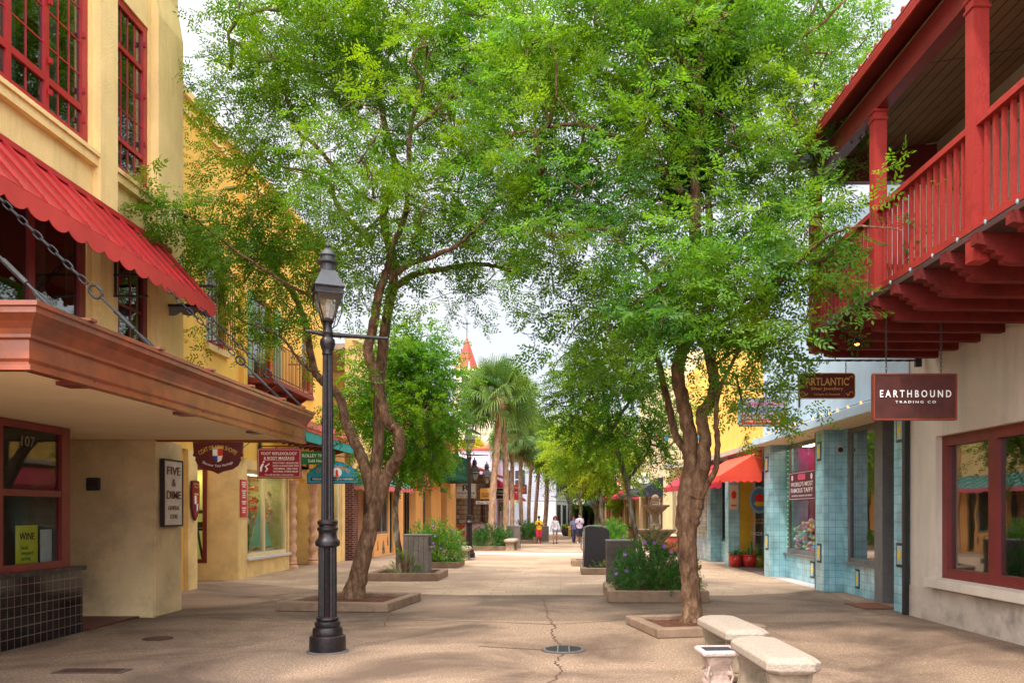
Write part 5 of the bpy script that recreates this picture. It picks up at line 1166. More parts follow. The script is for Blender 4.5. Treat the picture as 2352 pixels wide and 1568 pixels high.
# covers and drains
t = thing('manhole_cover', 'round steel manhole cover with three ribbed panels in mid street', 'manhole cover', (G(1294, 1492)[0], G(1294, 1492)[1], 0))
MB().lathe([(.27, .001), (.27, .006), (.245, .010)], n=32).build('rim', mat('dark_asphalt_ring', (.09, .06, .05), .9, .2), t)
MB().lathe([(.24, .003), (.24, .014), (.225, .017)], n=32).build('cover', mat('brushed_steel', (.22, .22, .22), .45, .2, 30, metal=.7), t)
m = MB()
for i in range(-10, 11):
    y = i * .021; w = math.sqrt(.22 ** 2 - y * y)
    for a, b in ((-w, -.075), (-.06, .06), (.075, w)):
        if b > a: m.box(a, b, y - .006, y + .006, .0175, .022)
m.build('ribs', M['iron'], t)
t = thing('manhole_cover', 'small round rusty cover near the stucco pier', 'manhole cover', (G(363, 1466)[0], G(363, 1466)[1], 0))
MB().lathe([(.185, .001), (.185, .010), (.17, .012)], n=28).build('cover', mat('rusty_plate', (.075, .035, .022), .8, .3, 12, .4, 30), t)
t = thing('drain_grate', 'rectangular iron drain grate at the lower left', 'drain', (G(212, 1541)[0], G(212, 1541)[1], 0))
MB().box(-.36, .36, -.12, .12, .001, .010).build('frame', MATS['dark_asphalt_ring'], t)
m = MB(); m.box(-.30, .30, -.095, .095, .0105, .012)
for i in range(24): m.box(-.29 + i * .0245, -.275 + i * .0245, -.085, .085, .0125, .018)
m.build('grate', MATS['rusty_plate'], t)
dm = thing('door_mat', 'flat brown mat at the tiled shop doorway', 'mat', (5.45, 14.75, 0), TH)
MB().box(-.3, .3, -.45, .45, .004, .02).build('mat', mat('coir', (.16, .06, .03), .95, .2, 30), dm)
bt_ = MB(-1, (0, 0, 0)); o = MB().prism([(5.62, 13.6), (5.0, 21.9), (5.3, 21.95), (5.9, 13.65)], .003, .0035, 'z')

# ------------------------------------------------------------- planters
soil = mat('mulch_soil', (.10, .035, .018), .95, .5, 14, 1, 40)
curbm = mat('coquina_curb', (.27, .18, .12), .95, .2, 5, .8, 80, dark=(.16, .11, .08), darkamt=.6, dscale=3)
def planter(label, cx, cy, w, d, h, rz=0, t=.16):
    p = thing('planter', label, 'planter', (cx, cy, 0), rz, 'stone edged planting beds')
    m = MB(); hw, hd = w / 2, d / 2
    m.box(-hw, hw, -hd, -hd + t, 0, h, .015); m.box(-hw, hw, hd - t, hd, 0, h, .015)
    m.box(-hw, -hw + t, -hd + t + .006, hd - t - .006, 0, h - .003, .015); m.box(hw - t, hw, -hd + t + .006, hd - t - .006, 0, h - .003, .015)
    m.build('curb', curbm, p)
    g = MB(); n = 14; V = []
    for i in range(n + 1):
        for j in range(n + 1):
            V.append((-hw + t * .9 + (w - 1.8 * t) * i / n, -hd + t * .9 + (d - 1.8 * t) * j / n, h * .45 + .03 * random.random() + .04 * math.exp(-((i - n / 2) ** 2 + (j - n / 2) ** 2) / 12)))
    g._add(V, [(i * (n + 1) + j, (i + 1) * (n + 1) + j, (i + 1) * (n + 1) + j + 1, i * (n + 1) + j + 1) for i in range(n) for j in range(n)])
    g.build('soil', soil, p); return p
planter('square stone tree bed behind the tall lamp post', -3.72, 14.85, 1.95, 1.9, .16, R(-7))
planter('square stone tree bed beside the two concrete benches', 1.86, 11.85, 1.55, 1.5, .13, R(12))
planter('stone bed full of purple flowering bush in front of the fountain', 1.78, 16.3, 1.85, 2.0, .22)
planter('stone bed with the slim tree and grey litter bin on the left', -3.84, 21.0, 1.75, 1.7, .19)
planter('stone bed under the bright green shrub beyond the left litter bin', -3.9, 25.7, 1.65, 1.7, .18)
planter('low stone bed under the black curved bin', 1.15, 22.95, 1.25, 1.5, .18)
planter('short stone bed edge just beyond the black curved bin', .85, 26.4, 1.1, 1.3, .18)
planter('stone bed at the foot of the first pair of palms', -3.12, 37.4, 1.6, 1.9, .2)
planter('stone bed with shrubs left of the person in yellow', -2.05, 45.9, 1.4, 1.9, .2)
planter('small stone bed between far shrubs and grey post', -1.85, 50.5, 1.3, 1.7, .2)
planter('stone bed with flowering shrub right of the black bin', 2.1, 34.6, 1.3, 1.7, .2)
planter('far stone bed on the right under the yellow green tree', 2.2, 43, 1.3, 1.7, .2)

# ------------------------------------------------------------- lamp posts
def lantern(parent, zb, s=1.0, rz=R(24)):
    """four-sided tapered lantern whose glass starts at zb"""
    def sq(w, z): return [(w * math.cos(rz + math.pi / 4 + k * math.pi / 2) * 1.414, w * math.sin(rz + math.pi / 4 + k * math.pi / 2) * 1.414, zb + z * s) for k in range(4)]
    m = MB()
    m.loft([sq(.075 * s, -.03), sq(.08 * s, .0)])
    for a, b, z0, z1 in ((.072, .175, .0, .33), (.178, .178, .35, .415)):
        A, Bq = sq(a * s, z0), sq(b * s, z1)
        for k in range(4): m.tube([A[k], Bq[k]], .011 * s, 5)
    m.loft([sq(.192 * s, .325), sq(.192 * s, .35)]); m.loft([sq(.20 * s, .41), sq(.205 * s, .43)])
    m.build('frame', M['lampiron'], parent)
    m = MB(); m.loft([sq(.068 * s, .005), sq(.171 * s, .322)], False); m.loft([sq(.174 * s, .352), sq(.174 * s, .408)], False); m.build('glass', M['lampglass'], parent)
    m = MB(); m.loft([sq(.20 * s, .431), sq(.19 * s, .45), sq(.12 * s, .60), sq(.095 * s, .66)])
    m.lathe([(.095 * s, .655 * s), (.1 * s, .67 * s), (.1 * s, .75 * s), (.145 * s, .77 * s), (.15 * s, .785 * s), (.10 * s, .81 * s), (.095 * s, .86 * s), (.115 * s, .875 * s), (.11 * s, .89 * s), (.08 * s, .93 * s), (.035 * s, .97 * s), (.02 * s, .985 * s), (.035 * s, 1.01 * s), (.035 * s, 1.03 * s), (.012 * s, 1.055 * s), (.005 * s, 1.09 * s)], (0, 0, zb), 16)
    m.build('roof', mat('weathered_tin', (.035, .037, .042), .45, .25, 5, .1, 20, spec=.5), parent)
    m = MB(); m.lathe([(.035 * s, .02 * s), (.035 * s, .1 * s), (.05 * s, .12 * s), (.045 * s, .2 * s), (.02 * s, .25 * s)], (0, 0, zb), 10); m.build('mantle', mat('milky_glass', (.62, .55, .52), .4, .1), parent)
    m = MB(); m.tube([(-.0, 0, zb + .1 * s)] * 2, .001, 3)
    return parent
def lamp_post(label, loc):
    t = thing('street_lamp', label, 'street lamp', loc, 0, 'old fashioned black street lamps')
    MB().lathe([(.245, .0), (.24, .015), (.215, .02)], n=24).build('footing', mat('dark_mortar', (.12, .10, .09), .9, .2), t)
    m = MB(); m.lathe([(.210, .02), (.213, .04), (.210, .19), (.200, .20), (.172, .205), (.175, .22), (.172, .28), (.162, .295), (.14, .30), (.15, .33), (.145, .36), (.118, .375), (.132, .39), (.127, .41), (.103, .425)], n=24)
    m.build('base', M['lampiron'], t, smooth=True)
    m = MB(); m.lathe([(.108, .42), (.106, 1.25)], n=32, flute=.14); m.build('plinth', M['lampiron'], t)
    m = MB(); m.lathe([(.106, 1.245), (.14, 1.26), (.145, 1.30), (.135, 1.325), (.11, 1.35), (.10, 1.40), (.105, 1.43), (.122, 1.45), (.122, 1.47), (.10, 1.485), (.10, 1.50), (.118, 1.52), (.118, 1.55), (.09, 1.57)], n=24); m.build('collar', M['lampiron'], t, smooth=True)
    m = MB(); m.lathe([(.075, 1.565), (.058, 3.52)], n=28, flute=.13); m.build('shaft', M['lampiron'], t)
    m = MB(); m.lathe([(.058, 3.515), (.066, 3.53), (.06, 3.56), (.075, 3.60), (.09, 3.65), (.085, 3.70), (.06, 3.73), (.06, 3.76), (.07, 3.78), (.055, 3.80), (.05, 3.88), (.06, 3.90), (.075, 3.92)], n=20); m.build('capital', M['lampiron'], t, smooth=True)
    m = MB(); m.tube([(-.24, -.08, 3.79), (-.2, -.067, 3.79), (-.05, -.02, 3.765), (.05, .02, 3.765), (.35, .12, 3.765), (.62, .22, 3.765), (.66, .235, 3.765)], [.012, .02, .028, .03, .024, .017, .026], 10); m.build('ladder_bar', M['lampiron'], t, smooth=True)
    lantern(t, 3.945, .86)
    m = MB()
    for sx_, sy in ((-.17, .05), (.17, -.04), (.05, .17), (-.05, -.17)):
        m.tube([(sx_ * .3, sy * .3, 3.83), (sx_ * .7, sy * .7, 3.87), (sx_ * 1.02, sy * 1.02, 4.0), (sx_ * 1.12, sy * 1.12, 4.22)], .007, 5)
    m.build('brace', M['lampiron'], t); return t
LP = lamp_post('tall black fluted lamp post standing in the left foreground', (-2.78, 9.93, 0))
dup(LP, (-3.38, 30.6, 0), 0, 'black lamp post beyond the green shrub by the orange arcade')
dup(LP, (3.6, 78, 0), 0, 'distant lamp post past the flag on the right')
for i, (px, py, y, lb) in enumerate(((1090, 1103, 44.2, 'left of two wall lanterns above the monogram sign'), (1118, 1110, 46, 'right of two wall lanterns above the amber plaque'))):
    p = at(px, py, y); t = thing('wall_lantern', lb, 'lantern', p, 0, 'lanterns bracketed over the pavement')
    lantern(t, 0, 1.15, R(20)); MB().tube([(-1.3, 0, -.12), (.3, 0, -.12)], .03, 5).tube([(0, 0, -.12), (0, 0, 0)], .03, 5).build('bracket', M['iron'], t)

# ------------------------------------------------------------- benches, urn
BC = mat('rough_cast_bench', (.42, .34, .27), .95, .12, 30, 1.0, 90, dark=(.24, .18, .14), darkamt=.7, dscale=42)
BC2 = mat('mossy_bench_leg', (.42, .33, .24), .95, .25, 7, 1.0, 90, dark=(.11, .09, .05), darkamt=.8, dscale=3)
def bench(label, loc, rz, L_=1.42, w=.46):
    t = thing('bench', label, 'bench', loc, rz, 'chunky cast concrete benches')
    rings = []
    for z, i in ((.33, .03), (.36, .0), (.42, .0), (.46, .05), (.465, .07)):
        x, y, k = w / 2 - i, L_ / 2 - i, .08
        rings.append([(-x + k, -y, z), (x - k, -y, z), (x, -y + k, z), (x, y - k, z), (x - k, y, z), (-x + k, y, z), (-x, y - k, z), (-x, -y + k, z)])
    m = MB(); m.loft(rings); m.build('seat', BC, t, bevel=.004)
    for s_ in (-1, 1):
        y = s_ * (L_ / 2 - .2)
        m = MB(); m.loft([[(-a, y - b, z), (a, y - b, z), (a, y + b, z), (-a, y + b, z)] for a, b, z in ((.19, .07, 0), (.17, .065, .1), (.165, .06, .2), (.19, .07, .329))]); m.build('leg', BC2, t, bevel=.012)
    return t
bn = bench('near concrete bench cut by the lower edge of the view', (1.88, 7.45, 0), R(3), 1.32)
dup(bn, (1.85, 9.12, 0), R(5), 'second concrete bench between the near bench and the tree bed')
dup(bn, (-3.42, 29.3, 0), R(2), 'concrete bench beside the green shrub and second lamp')
dup(bn, (-2.22, 36.9, 0), R(-3), 'far concrete bench beside the palm bed and grey bin', 1.1)
u = thing('urn_planter', 'square weathered stone urn wedged between the two near benches', 'planter urn', (1.50, 8.06, 0), R(4))
def sqr(w, z, n=0): return [(-w, -w, z), (w, -w, z), (w, w, z), (-w, w, z)]
m = MB(); m.loft([sqr(.13, 0), sqr(.13, .03), sqr(.10, .05), sqr(.095, .1), sqr(.105, .18), sqr(.13, .26), sqr(.14, .285)]); m.build('body', mat('pink_grey_stone', (.44, .32, .26), .9, .35, 8, .8, 30, dark=(.16, .11, .09), darkamt=.7, dscale=6), u, bevel=.006)
m = MB(); m.loft([sqr(.15, .286), sqr(.18, .30), sqr(.185, .33), sqr(.165, .35), sqr(.142, .346), sqr(.141, .30)]); m.build('rim', mat('pale_stone_rim', (.55, .44, .40), .9, .25, 9, .8, 40, dark=(.12, .10, .11), darkamt=.6, dscale=9), u, bevel=.005)
MB().prism([(-.14, -.14), (.14, -.14), (.14, .14), (-.14, .14)], .29, .337, 'z').build('soil', mat('dark_basin_fill', (.035, .03, .035), .7, .4, 20, 1, 50), u)  # dark fill just under the rim for the inside of the empty basin
m = MB()
for s_ in (-1, 1):
    for k in range(5): m.ball((s_ * .10, -.10 + .05 * k, .12 + .03 * math.sin(k * 2)), .03, 6, 5)
    m.tube([(s_ * .1, -.12, .2), (s_ * .125, -.13, .1), (s_ * .1, -.12, .02)], .015, 5)
m.build('carving', MATS['pink_grey_stone'], u)

# ------------------------------------------------------------- litter bins
GW = mat('grey_timber_slats', (.135, .11, .095), .8, .25, 6, .4, 40)
def litter_bin(label, loc, rz=0, w=.64, d=.5, h=1.05):
    t = thing('litter_bin', label, 'litter bin', loc, rz, 'grey slatted litter bins')
    n = 5; pw = w / n; m = MB()
    m.box(-w / 2 + .012, w / 2 - .012, -d / 2 + .012, d / 2 - .012, .05, h - .03)
    for i in range(n):
        for y in (-d / 2, d / 2 - .011): m.box(-w / 2 + i * pw + .005, -w / 2 + (i + 1) * pw - .005, y, y + .014, .04, h - .028)
    for i in range(4):
        for x in (-w / 2, w / 2 - .011): m.box(x, x + .011, -d / 2 + .02 + i * (d - .04) / 4, -d / 2 + .016 + (i + 1) * (d - .04) / 4, .04, h - .35 if x > 0 else h - .028)
    m.build('body', GW, t)
    MB().box(-w / 2 - .012, w / 2 + .012, -d / 2 - .012, d / 2 + .012, h - .027, h + .01, .006).build('lid', mat('light_grey_trim', (.20, .185, .175), .7, .15), t)
    MB().box(w / 2 - .004, w / 2 + .002, -d / 2 + .08, d / 2 - .08, h - .28, h - .06).build('opening', M['blackwall'], t)
    MB().box(w / 2 - .0, w / 2 + .05, -d / 2 + .05, d / 2 - .05, h - .34, h - .31).build('handle', MATS['light_grey_trim'], t); return t
lb0 = litter_bin('grey slatted litter bin beside the slim tree on the left', (-3.68, 21.35, .05))
dup(lb0, (1.30, 18.35, 0), R(0), 'grey slatted litter bin behind the bush bed by the fountain')
dup(lb0, (-2.22, 38.6, 0), 0, 'far grey litter bin beside the palm bed')
dup(lb0, (-1.0, 47.3, 0), 0, 'narrow grey bin just behind the person in yellow', .85)
t = thing('recycling_bin', 'large dark bin with curved top and grey side handle right of centre', 'litter bin', (.97, 23.05, .03), R(-2))
cv = [(-.36, .14), (.36, .14), (.335, 1.14), (.26, 1.19), (.1, 1.225), (-.1, 1.235), (-.32, 1.21)]
MB().prism(cv, -.262, .262, 'y').build('body', mat('black_grained_panel', (.022, .019, .021), .6, .6, 60, .3, 90), t, bevel=.01)
MB().prism([(-.40, .0), (-.365, .0), (-.33, 1.215), (-.2, 1.25), (.1, 1.25), (.27, 1.21), (.28, 1.235), (.1, 1.28), (-.25, 1.275), (-.37, 1.22)], -.25, .25, 'y').build('shell', mat('grey_steel_shell', (.16, .155, .15), .5, .1), t)
MB().tube([(-.37, -.2, .95), (-.43, -.2, .9), (-.43, -.2, .65), (-.385, -.2, .6)], .018, 6).build('handle', MATS['light_grey_trim'], t)

# ------------------------------------------------------------- fountain
t = thing('fountain', 'two-tier stone fountain with ball finial behind the flowering bush', 'fountain', (2.24, 20.0, 0))
FS = mat('mossy_fountain_stone', (.38, .26, .17), .9, .35, 5, 1, 30, dark=(.08, .065, .04), darkamt=.6, dscale=3)
MB().lathe([(1.12, 0), (1.12, .10), (1.02, .12), (1.0, .26), (1.10, .30), (1.12, .38), (1.06, .42), (.86, .42), (.84, .25), (.0001, .25)], n=8).build('basin', FS, t, bevel=.01)
MB().lathe([(.84, .32), (.0001, .321)], n=8).build('water', mat('fountain_water', (.05, .07, .06), .05, .1, spec=.8), t)
def fluted(prof, n=48, k=12, amp=.07):
    m = MB(); rings = []
    for r, z, f in prof:
        rings.append([(r * (1 + amp * f * abs(math.sin(k * math.pi * j / n))) * math.cos(2 * math.pi * j / n), r * (1 + amp * f * abs(math.sin(k * math.pi * j / n))) * math.sin(2 * math.pi * j / n), z) for j in range(n)])
    return m.loft(rings)
fluted([(.26, .25, 0), (.24, .4, 0), (.16, .5, 0), (.14, .75, 0), (.17, .88, 0), (.13, .9, 0)]).build('pedestal', FS, t, smooth=True)
fluted([(.12, .88, .2), (.18, .93, 1), (.27, 1.04, 1.4), (.37, 1.15, 1.4), (.43, 1.21, 1.2), (.46, 1.22, 1.5), (.465, 1.255, 1.5), (.40, 1.25, 1), (.30, 1.17, 0), (.01, 1.14, 0)]).build('bowl', FS, t, smooth=True)
fluted([(.13, 1.14, 0), (.135, 1.27, .8), (.125, 1.36, .8), (.09, 1.40, 0), (.095, 1.44, 0), (.085, 1.47, 0), (.09, 1.58, 0), (.1, 1.60, 0)]).build('stem', FS, t, smooth=True)
fluted([(.09, 1.60, .2), (.13, 1.63, 1), (.2, 1.70, 1.4), (.27, 1.78, 1.4), (.31, 1.80, 1.5), (.32, 1.835, 1.5), (.27, 1.83, 1), (.01, 1.80, 0)]).build('bowl', FS, t, smooth=True)
m = MB(); m.lathe([(.10, 1.80), (.085, 1.84), (.07, 1.88), (.09, 1.91), (.06, 1.925)], n=16); m.ball((0, 0, 2.0), .088, 16, 10); m.build('finial', FS, t, smooth=True)

# ------------------------------------------------------------- flower pots and bollards
def pot(label, loc, c, r=.19, h=.34, kind=0, grp='glazed pots along the mustard wall'):
    t = thing('flower_pot', label, 'flower pot', loc, 0, grp)
    MB().lathe([(r * .6, 0), (r * .85, h * .2), (r, h * .6), (r * .9, h * .88), (r * 1.02, h * .93), (r * 1.02, h), (r * .85, h), (r * .8, h * .8), (.001, h * .8)], n=20).build('pot', c, t, smooth=True)
    m = MB(); G_ = mat('pot_plant_green', (.05, .16, .03), .6, .3, 20)
    if kind == 0:
        for k in range(26):
            a = random.random() * 6.3; l = random.uniform(.08, .2); b = (l * math.cos(a), l * math.sin(a), h * .85 + random.uniform(.08, .22)); e = (b[0] * 1.5, b[1] * 1.5, b[2] - .03)
            m.tube([(0, 0, h * .8), b, e], [.008, .02, .004], 4)
    else:
        for k in range(kind):
            a = k * 2.1; x, y = .06 * math.cos(a), .06 * math.sin(a); hh = random.uniform(.25, .5); m.lathe([(.03, h * .8), (.038, h * .8 + hh * .3), (.035, h * .8 + hh * .9), (.01, h * .8 + hh)], (x, y, 0), 8, .2)
    m.build('plant', G_, t); return t
pc = [('red', (.48, .03, .02)), ('slate blue', (.05, .07, .11)), ('big red and blue', (.55, .035, .03)), ('olive', (.28, .30, .03)), ('violet blue', (.10, .08, .28))]
for i, (x, y, r, h, kd) in enumerate(((5.27, 25.35, .2, .36, 0), (5.46, 25.5, .15, .30, 0), (5.68, 25.3, .22, .38, 2), (5.98, 25.35, .19, .34, 3), (6.2, 25.4, .16, .33, 3))):
    pot(pc[i][0] + ' glazed pot ' + ['nearest the tiled pier', 'squeezed second from the pier', 'with a cactus, middle of the row', 'with tall cacti below the emblem', 'half hidden by the blue pier'][i], (x, y, .012), mat('glaze_' + pc[i][0], pc[i][1], .2, .25, 5, spec=.6), r, h, kd)
def bollard(label, loc):
    t = thing('bollard', label, 'bollard', loc, 0, 'yellow timber bollards'); m = MB(); m.box(-.09, .09, -.09, .09, 0, .66, .02); m.build('post', mat('yellow_bollard', (.62, .36, .06), .8, .15), t)
    m = MB(); m.box(-.095, .095, -.095, .095, .5, .56); m.lathe([(.1, .66), (.1, .69), (.05, .74)], n=8); m.build('cap', M['cream'], t); return t
b0 = bollard('yellow bollard beside the steps of the white house', (.55, 57.5, 0)); dup(b0, (3.75, 57.5, 0), 0, 'yellow bollard on the right pavement past the fountain')
def flowerpot2(label, loc, c1, c2, s=1.0):
    t = thing('flower_pot', label, 'flower pot', loc, 0); t.scale = (s, s, s)
    MB().lathe([(.25, 0), (.4, .25), (.42, .45), (.36, .62), (.4, .68), (.33, .68), (.3, .6), (.001, .6)], n=18).build('pot', c1, t, smooth=True)
    m = MB(); m2 = MB()
    for k in range(120):
        a = random.random() * 6.3; r_ = .42 * math.sqrt(random.random()); z = .66 + .35 * (1 - (r_ / .45) ** 2) * random.random(); (m if k % 3 else m2).ball((r_ * math.cos(a), r_ * math.sin(a), z), .05, 5, 4)
    m.build('foliage', mat('pot_foliage', (.08, .22, .03), .8, .4, 9), t); m2.build('flowers', c2, t)
flowerpot2('terracotta urn of orange flowers by the cream building', (3.98, 50, 0), mat('terracotta', (.36, .18, .1), .8, .2), mat('orange_petals', (.75, .22, .05), .6, .2))
flowerpot2('dark pot of yellow flowers by the white corner house', (.35, 59.5, 0), mat('dark_pot', (.05, .04, .04), .6, .2), mat('yellow_petals', (.7, .6, .05), .6, .2), .9)
t = thing('metal_post', 'slim dark bin frame beside the white house corner', 'bin', (-1.75, 52.5, 0)); MB().box(-.25, .25, -.2, .2, 0, .95, .01).build('body', M['signmaroon'], t); MB().box(-.28, .28, -.23, .23, .951, 1.0).build('lid', M['iron'], t)

# ------------------------------------------------------------- flag, far street
t = thing('flag', 'striped red and white flag with blue canton hanging from an angled pole', 'flag', at(1418, 1082, 38), R(0))
MB().tube([(.9, 0, -.75), (-.45, 0, .55)], .02, 6).build('pole', M['whitepaint'], t)
def flagstrip(u0, u1, v0, v1):
    m = MB(); n = 12
    def P(u, v):   # u across the stripes, v down the cloth
        x = -.42 + u * .62 - v * .05 * math.sin(u * 5); return (x + .10 * v, .05 * math.sin(v * 5 + u * 9), .50 - u * .58 * (1 - v * .45) - v * 1.02 + .08 * math.sin(u * 6) * v)
    rings = []
    for i in range(n + 1):
        v = v0 + (v1 - v0) * i / n; a, b = P(u0, v), P(u1, v); rings.append([a, b, (b[0], b[1] + .006, b[2]), (a[0], a[1] + .006, a[2])])
    return m.loft(rings)
for i in range(13): flagstrip(i / 13, (i + 1) / 13, .38 if i < 7 else 0, 1).build('stripe', (M['letterred'], M['letterwhite'])[i % 2], t)
flagstrip(0, 7 / 13, 0, .38).build('canton', MATS['royal_blue'], t)
car = thing('parked_car', 'small white car parked far down the street on the right', 'car', (8.9, 108, 0), R(20))
m = MB(); m.prism([(-2.2, .35), (2.2, .35), (2.25, .8), (1.9, .98), (1.0, 1.05), (.55, 1.55), (-1.7, 1.6), (-2.2, 1.05)], -.88, .88, 'y'); m.build('body', mat('white_car_paint', (.75, .76, .78), .25, .02, spec=.6), car, bevel=.06)
MB().prism([(.9, 1.05), (.52, 1.48), (-1.6, 1.52), (-1.95, 1.08)], -.90, .90, 'y').box(-2.23, -2.15, -.7, .7, 1.05, 1.4).build('window', M['blackwall'], car)
for x in (-1.4, 1.4):
    for y in (-.85, .75):
        w = MB().prism([(x + .36 * math.cos(2 * math.pi * i / 16), .36 + .36 * math.sin(2 * math.pi * i / 16)) for i in range(16)], y, y + .12, 'y').build('wheel', M['blackwall'], car); MB().prism([(x + .2 * math.cos(2 * math.pi * i / 12), .36 + .2 * math.sin(2 * math.pi * i / 12)) for i in range(12)], y - .01, y + .13, 'y').build('rim', M['greyframe'], w)
for y in (-.75, .5): MB().box(-2.24, -2.18, y, y + .25, .75, .95).build('tail_light', M['letterred'], car)
tl = thing('traffic_light', 'distant red traffic light on a dark pole', 'traffic light', (4.0, 104, 0))
MB().tube([(0, 0, 0), (0, 0, 3.2)], .06, 6).box(-.2, .2, -.15, .15, 1.9, 2.9).build('housing', M['iron'], tl); MB().ball((0, -.16, 2.65), .13, 8, 6).build('lamp', mat('red_signal', (1, .03, .01), .5, 0, emit=3), tl)
fb = thing('end_building', 'pale cream building closing the far end of the street', 'building', (6, 150, 0))
m = MB(-1, (0, 0, 0)); m = MB(); m.box(-14, 20, 0, 8, 0, 8); m.build('wall', mat('far_cream', (.62, .52, .36), .9, .1), fb); MB().box(-14.3, 20.3, -.3, 8.3, 8.001, 8.4).build('roof', M['concrete'], fb)
for i in range(10):
    for z in (1, 4.6): MB().box(-12 + i * 3.2, -10.8 + i * 3.2, -.06, -.001, z, z + 2.0).build('window', M['blackwall'], fb)
dist = [('black pole sign far down the street', 4.9, 98)]
for lb, x, y in (('dark lamp standard far down the street left of the tree trunks', 2.6, 96), ('grey sign pole far down the street', 5.9, 100)):
    t = thing('sign_pole', lb, 'pole', (x, y, 0)); MB().tube([(0, 0, 0), (0, 0, 3.6)], .07, 6).build('pole', M['iron'], t); MB().prism(rrect(.9, .7, .1), -.03, .03, 'y').build('panel', M['letterdark'], t); kids(t)[-1].location = (0, -.08, 2.4)
# ============================================================= vegetation
def np_mesh(name, V, Fq, m, parent=None, tone=None, smooth=False):
    """quads only: V (n,3), Fq (k,4)"""
    me = bpy.data.meshes.new(name); n, k = len(V), len(Fq)
    me.vertices.add(n); me.vertices.foreach_set('co', np.ascontiguousarray(V, np.float32).ravel())
    me.loops.add(k * 4); me.loops.foreach_set('vertex_index', np.ascontiguousarray(Fq, np.int32).ravel())
    me.polygons.add(k); me.polygons.foreach_set('loop_start', np.arange(0, k * 4, 4, dtype=np.int32))
    me.update(calc_edges=True)
    if smooth: me.polygons.foreach_set('use_smooth', np.ones(k, bool))
    if tone is not None:
        a = me.attributes.new('tone', 'FLOAT', 'FACE'); a.data.foreach_set('value', np.ascontiguousarray(tone, np.float32))
    me.materials.append(m)
    o = bpy.data.objects.new(name, me); C.objects.link(o)
    if parent: o.parent = parent
    return o
def leaf(base, d, n, L_, w, droop=.15):
    """one leaflet as a rhombus quad folded a little"""
    s = np.cross(d, n); s /= np.linalg.norm(s) + 1e-9
    mid = base + d * L_ * .45
    return [base, mid + s * w / 2 - n * droop * L_ * .2, base + d * L_ - n * droop * L_, mid - s * w / 2 - n * droop * L_ * .2]
def unit(v): return v / (np.linalg.norm(v) + 1e-9)
def spray_pinnate(L_=.5, nl=8, pairs=3, ll=.062, lw=.024):
    Q = []; ax = np.array([1., 0, 0]); up = np.array([0, 0, 1.])
    for i in range(nl):
        t = (i + .7) / nl; b = np.array([t * L_, .02 * math.sin(t * 7), -.10 * t * t * L_ * 2])
        sd = 1 if i % 2 else -1
        d = unit(np.array([.55 + rng.normal() * .15, sd * (.9 if i < nl - 1 else .1), .15 + rng.normal() * .3]))
        n = unit(up + rng.normal(size=3) * .35); n = unit(n - d * n.dot(d))
        rl = ll * (pairs + .6) * .62
        for k in range(pairs + 1):
            p = b + d * rl * ((k + .6) / (pairs + .6)) - up * .25 * rl * ((k + .5) / (pairs + 1)) ** 2
            sdv = unit(np.cross(d, n))
            if k == pairs: Q.append(leaf(p, d, n, ll * 1.1, lw)); continue
            for s in (-1, 1):
                Q.append(leaf(p, unit(d * .65 + sdv * s * .8 - up * .2 + rng.normal(size=3) * .12), n, ll * rng.uniform(.8, 1.1), lw))
    return np.array(Q)
def spray_simple(L_=.4, nl=26, ll=.07, lw=.036, spread=.9):
    Q = []
    for i in range(nl):
        t = (i + .5) / nl; b = np.array([t * L_, rng.normal() * .02, rng.normal() * .02 - .08 * t * t])
        a = i * 2.4; d = unit(np.array([.5, spread * math.cos(a), spread * math.sin(a) * .8]) + rng.normal(size=3) * .2)
        n = unit(np.array([0, 0, 1.]) + rng.normal(size=3) * .6); n = unit(n - d * n.dot(d))
        Q.append(leaf(b, d, n, ll * rng.uniform(.7, 1.15), lw))
    return np.array(Q)
TP = [spray_pinnate(rng.uniform(.38, .55), 8, 3, .078, .031) for _ in range(6)]
TPN = [spray_pinnate(rng.uniform(.38, .5), 7, 3, .092, .036) for _ in range(5)]
TS = [spray_simple() for _ in range(5)]
TB = [spray_simple(.32, 22, .085, .030, .7) for _ in range(5)]
def place_sprays(T, pos, dirs, scale, roll=None):
    """instances of templates T at pos with x axis along dirs -> V, F, spray index per face"""
    VV, idx = [], []
    K = len(pos); which = rng.integers(0, len(T), K)
    x = dirs / (np.linalg.norm(dirs, axis=1, keepdims=True) + 1e-9)
    up = np.tile([0., 0, 1.], (K, 1)) + rng.normal(size=(K, 3)) * .35
    y = np.cross(up, x); y /= np.linalg.norm(y, axis=1, keepdims=True) + 1e-9; z = np.cross(x, y)
    Rm = np.stack([x, y, z], 2)      # columns
    for t in range(len(T)):
        sel = np.where(which == t)[0]
        if not len(sel): continue
        q = T[t].reshape(-1, 3)
        P = np.einsum('kij,nj->kni', Rm[sel], q) * scale[sel][:, None, None] + pos[sel][:, None, :]
        VV.append(P.reshape(-1, 3)); idx.append(np.repeat(sel, len(T[t])))
    V = np.concatenate(VV); Fq = np.arange(len(V)).reshape(-1, 4)
    return V, Fq, np.concatenate(idx)
def smooth_poly(pts, sub=6, jit=.02):
    P = [Vector(p) for p in pts]; out = []
    for i in range(len(P) - 1):
        p0, p1, p2, p3 = P[max(i - 1, 0)], P[i], P[i + 1], P[min(i + 2, len(P) - 1)]
        for j in range(sub):
            t = j / sub
            q = .5 * ((2 * p1) + (-p0 + p2) * t + (2 * p0 - 5 * p1 + 4 * p2 - p3) * t * t + (-p0 + 3 * p1 - 3 * p2 + p3) * t ** 3)
            out.append(q + Vector([random.uniform(-jit, jit) for _ in range(3)]))
    return out + [P[-1]]
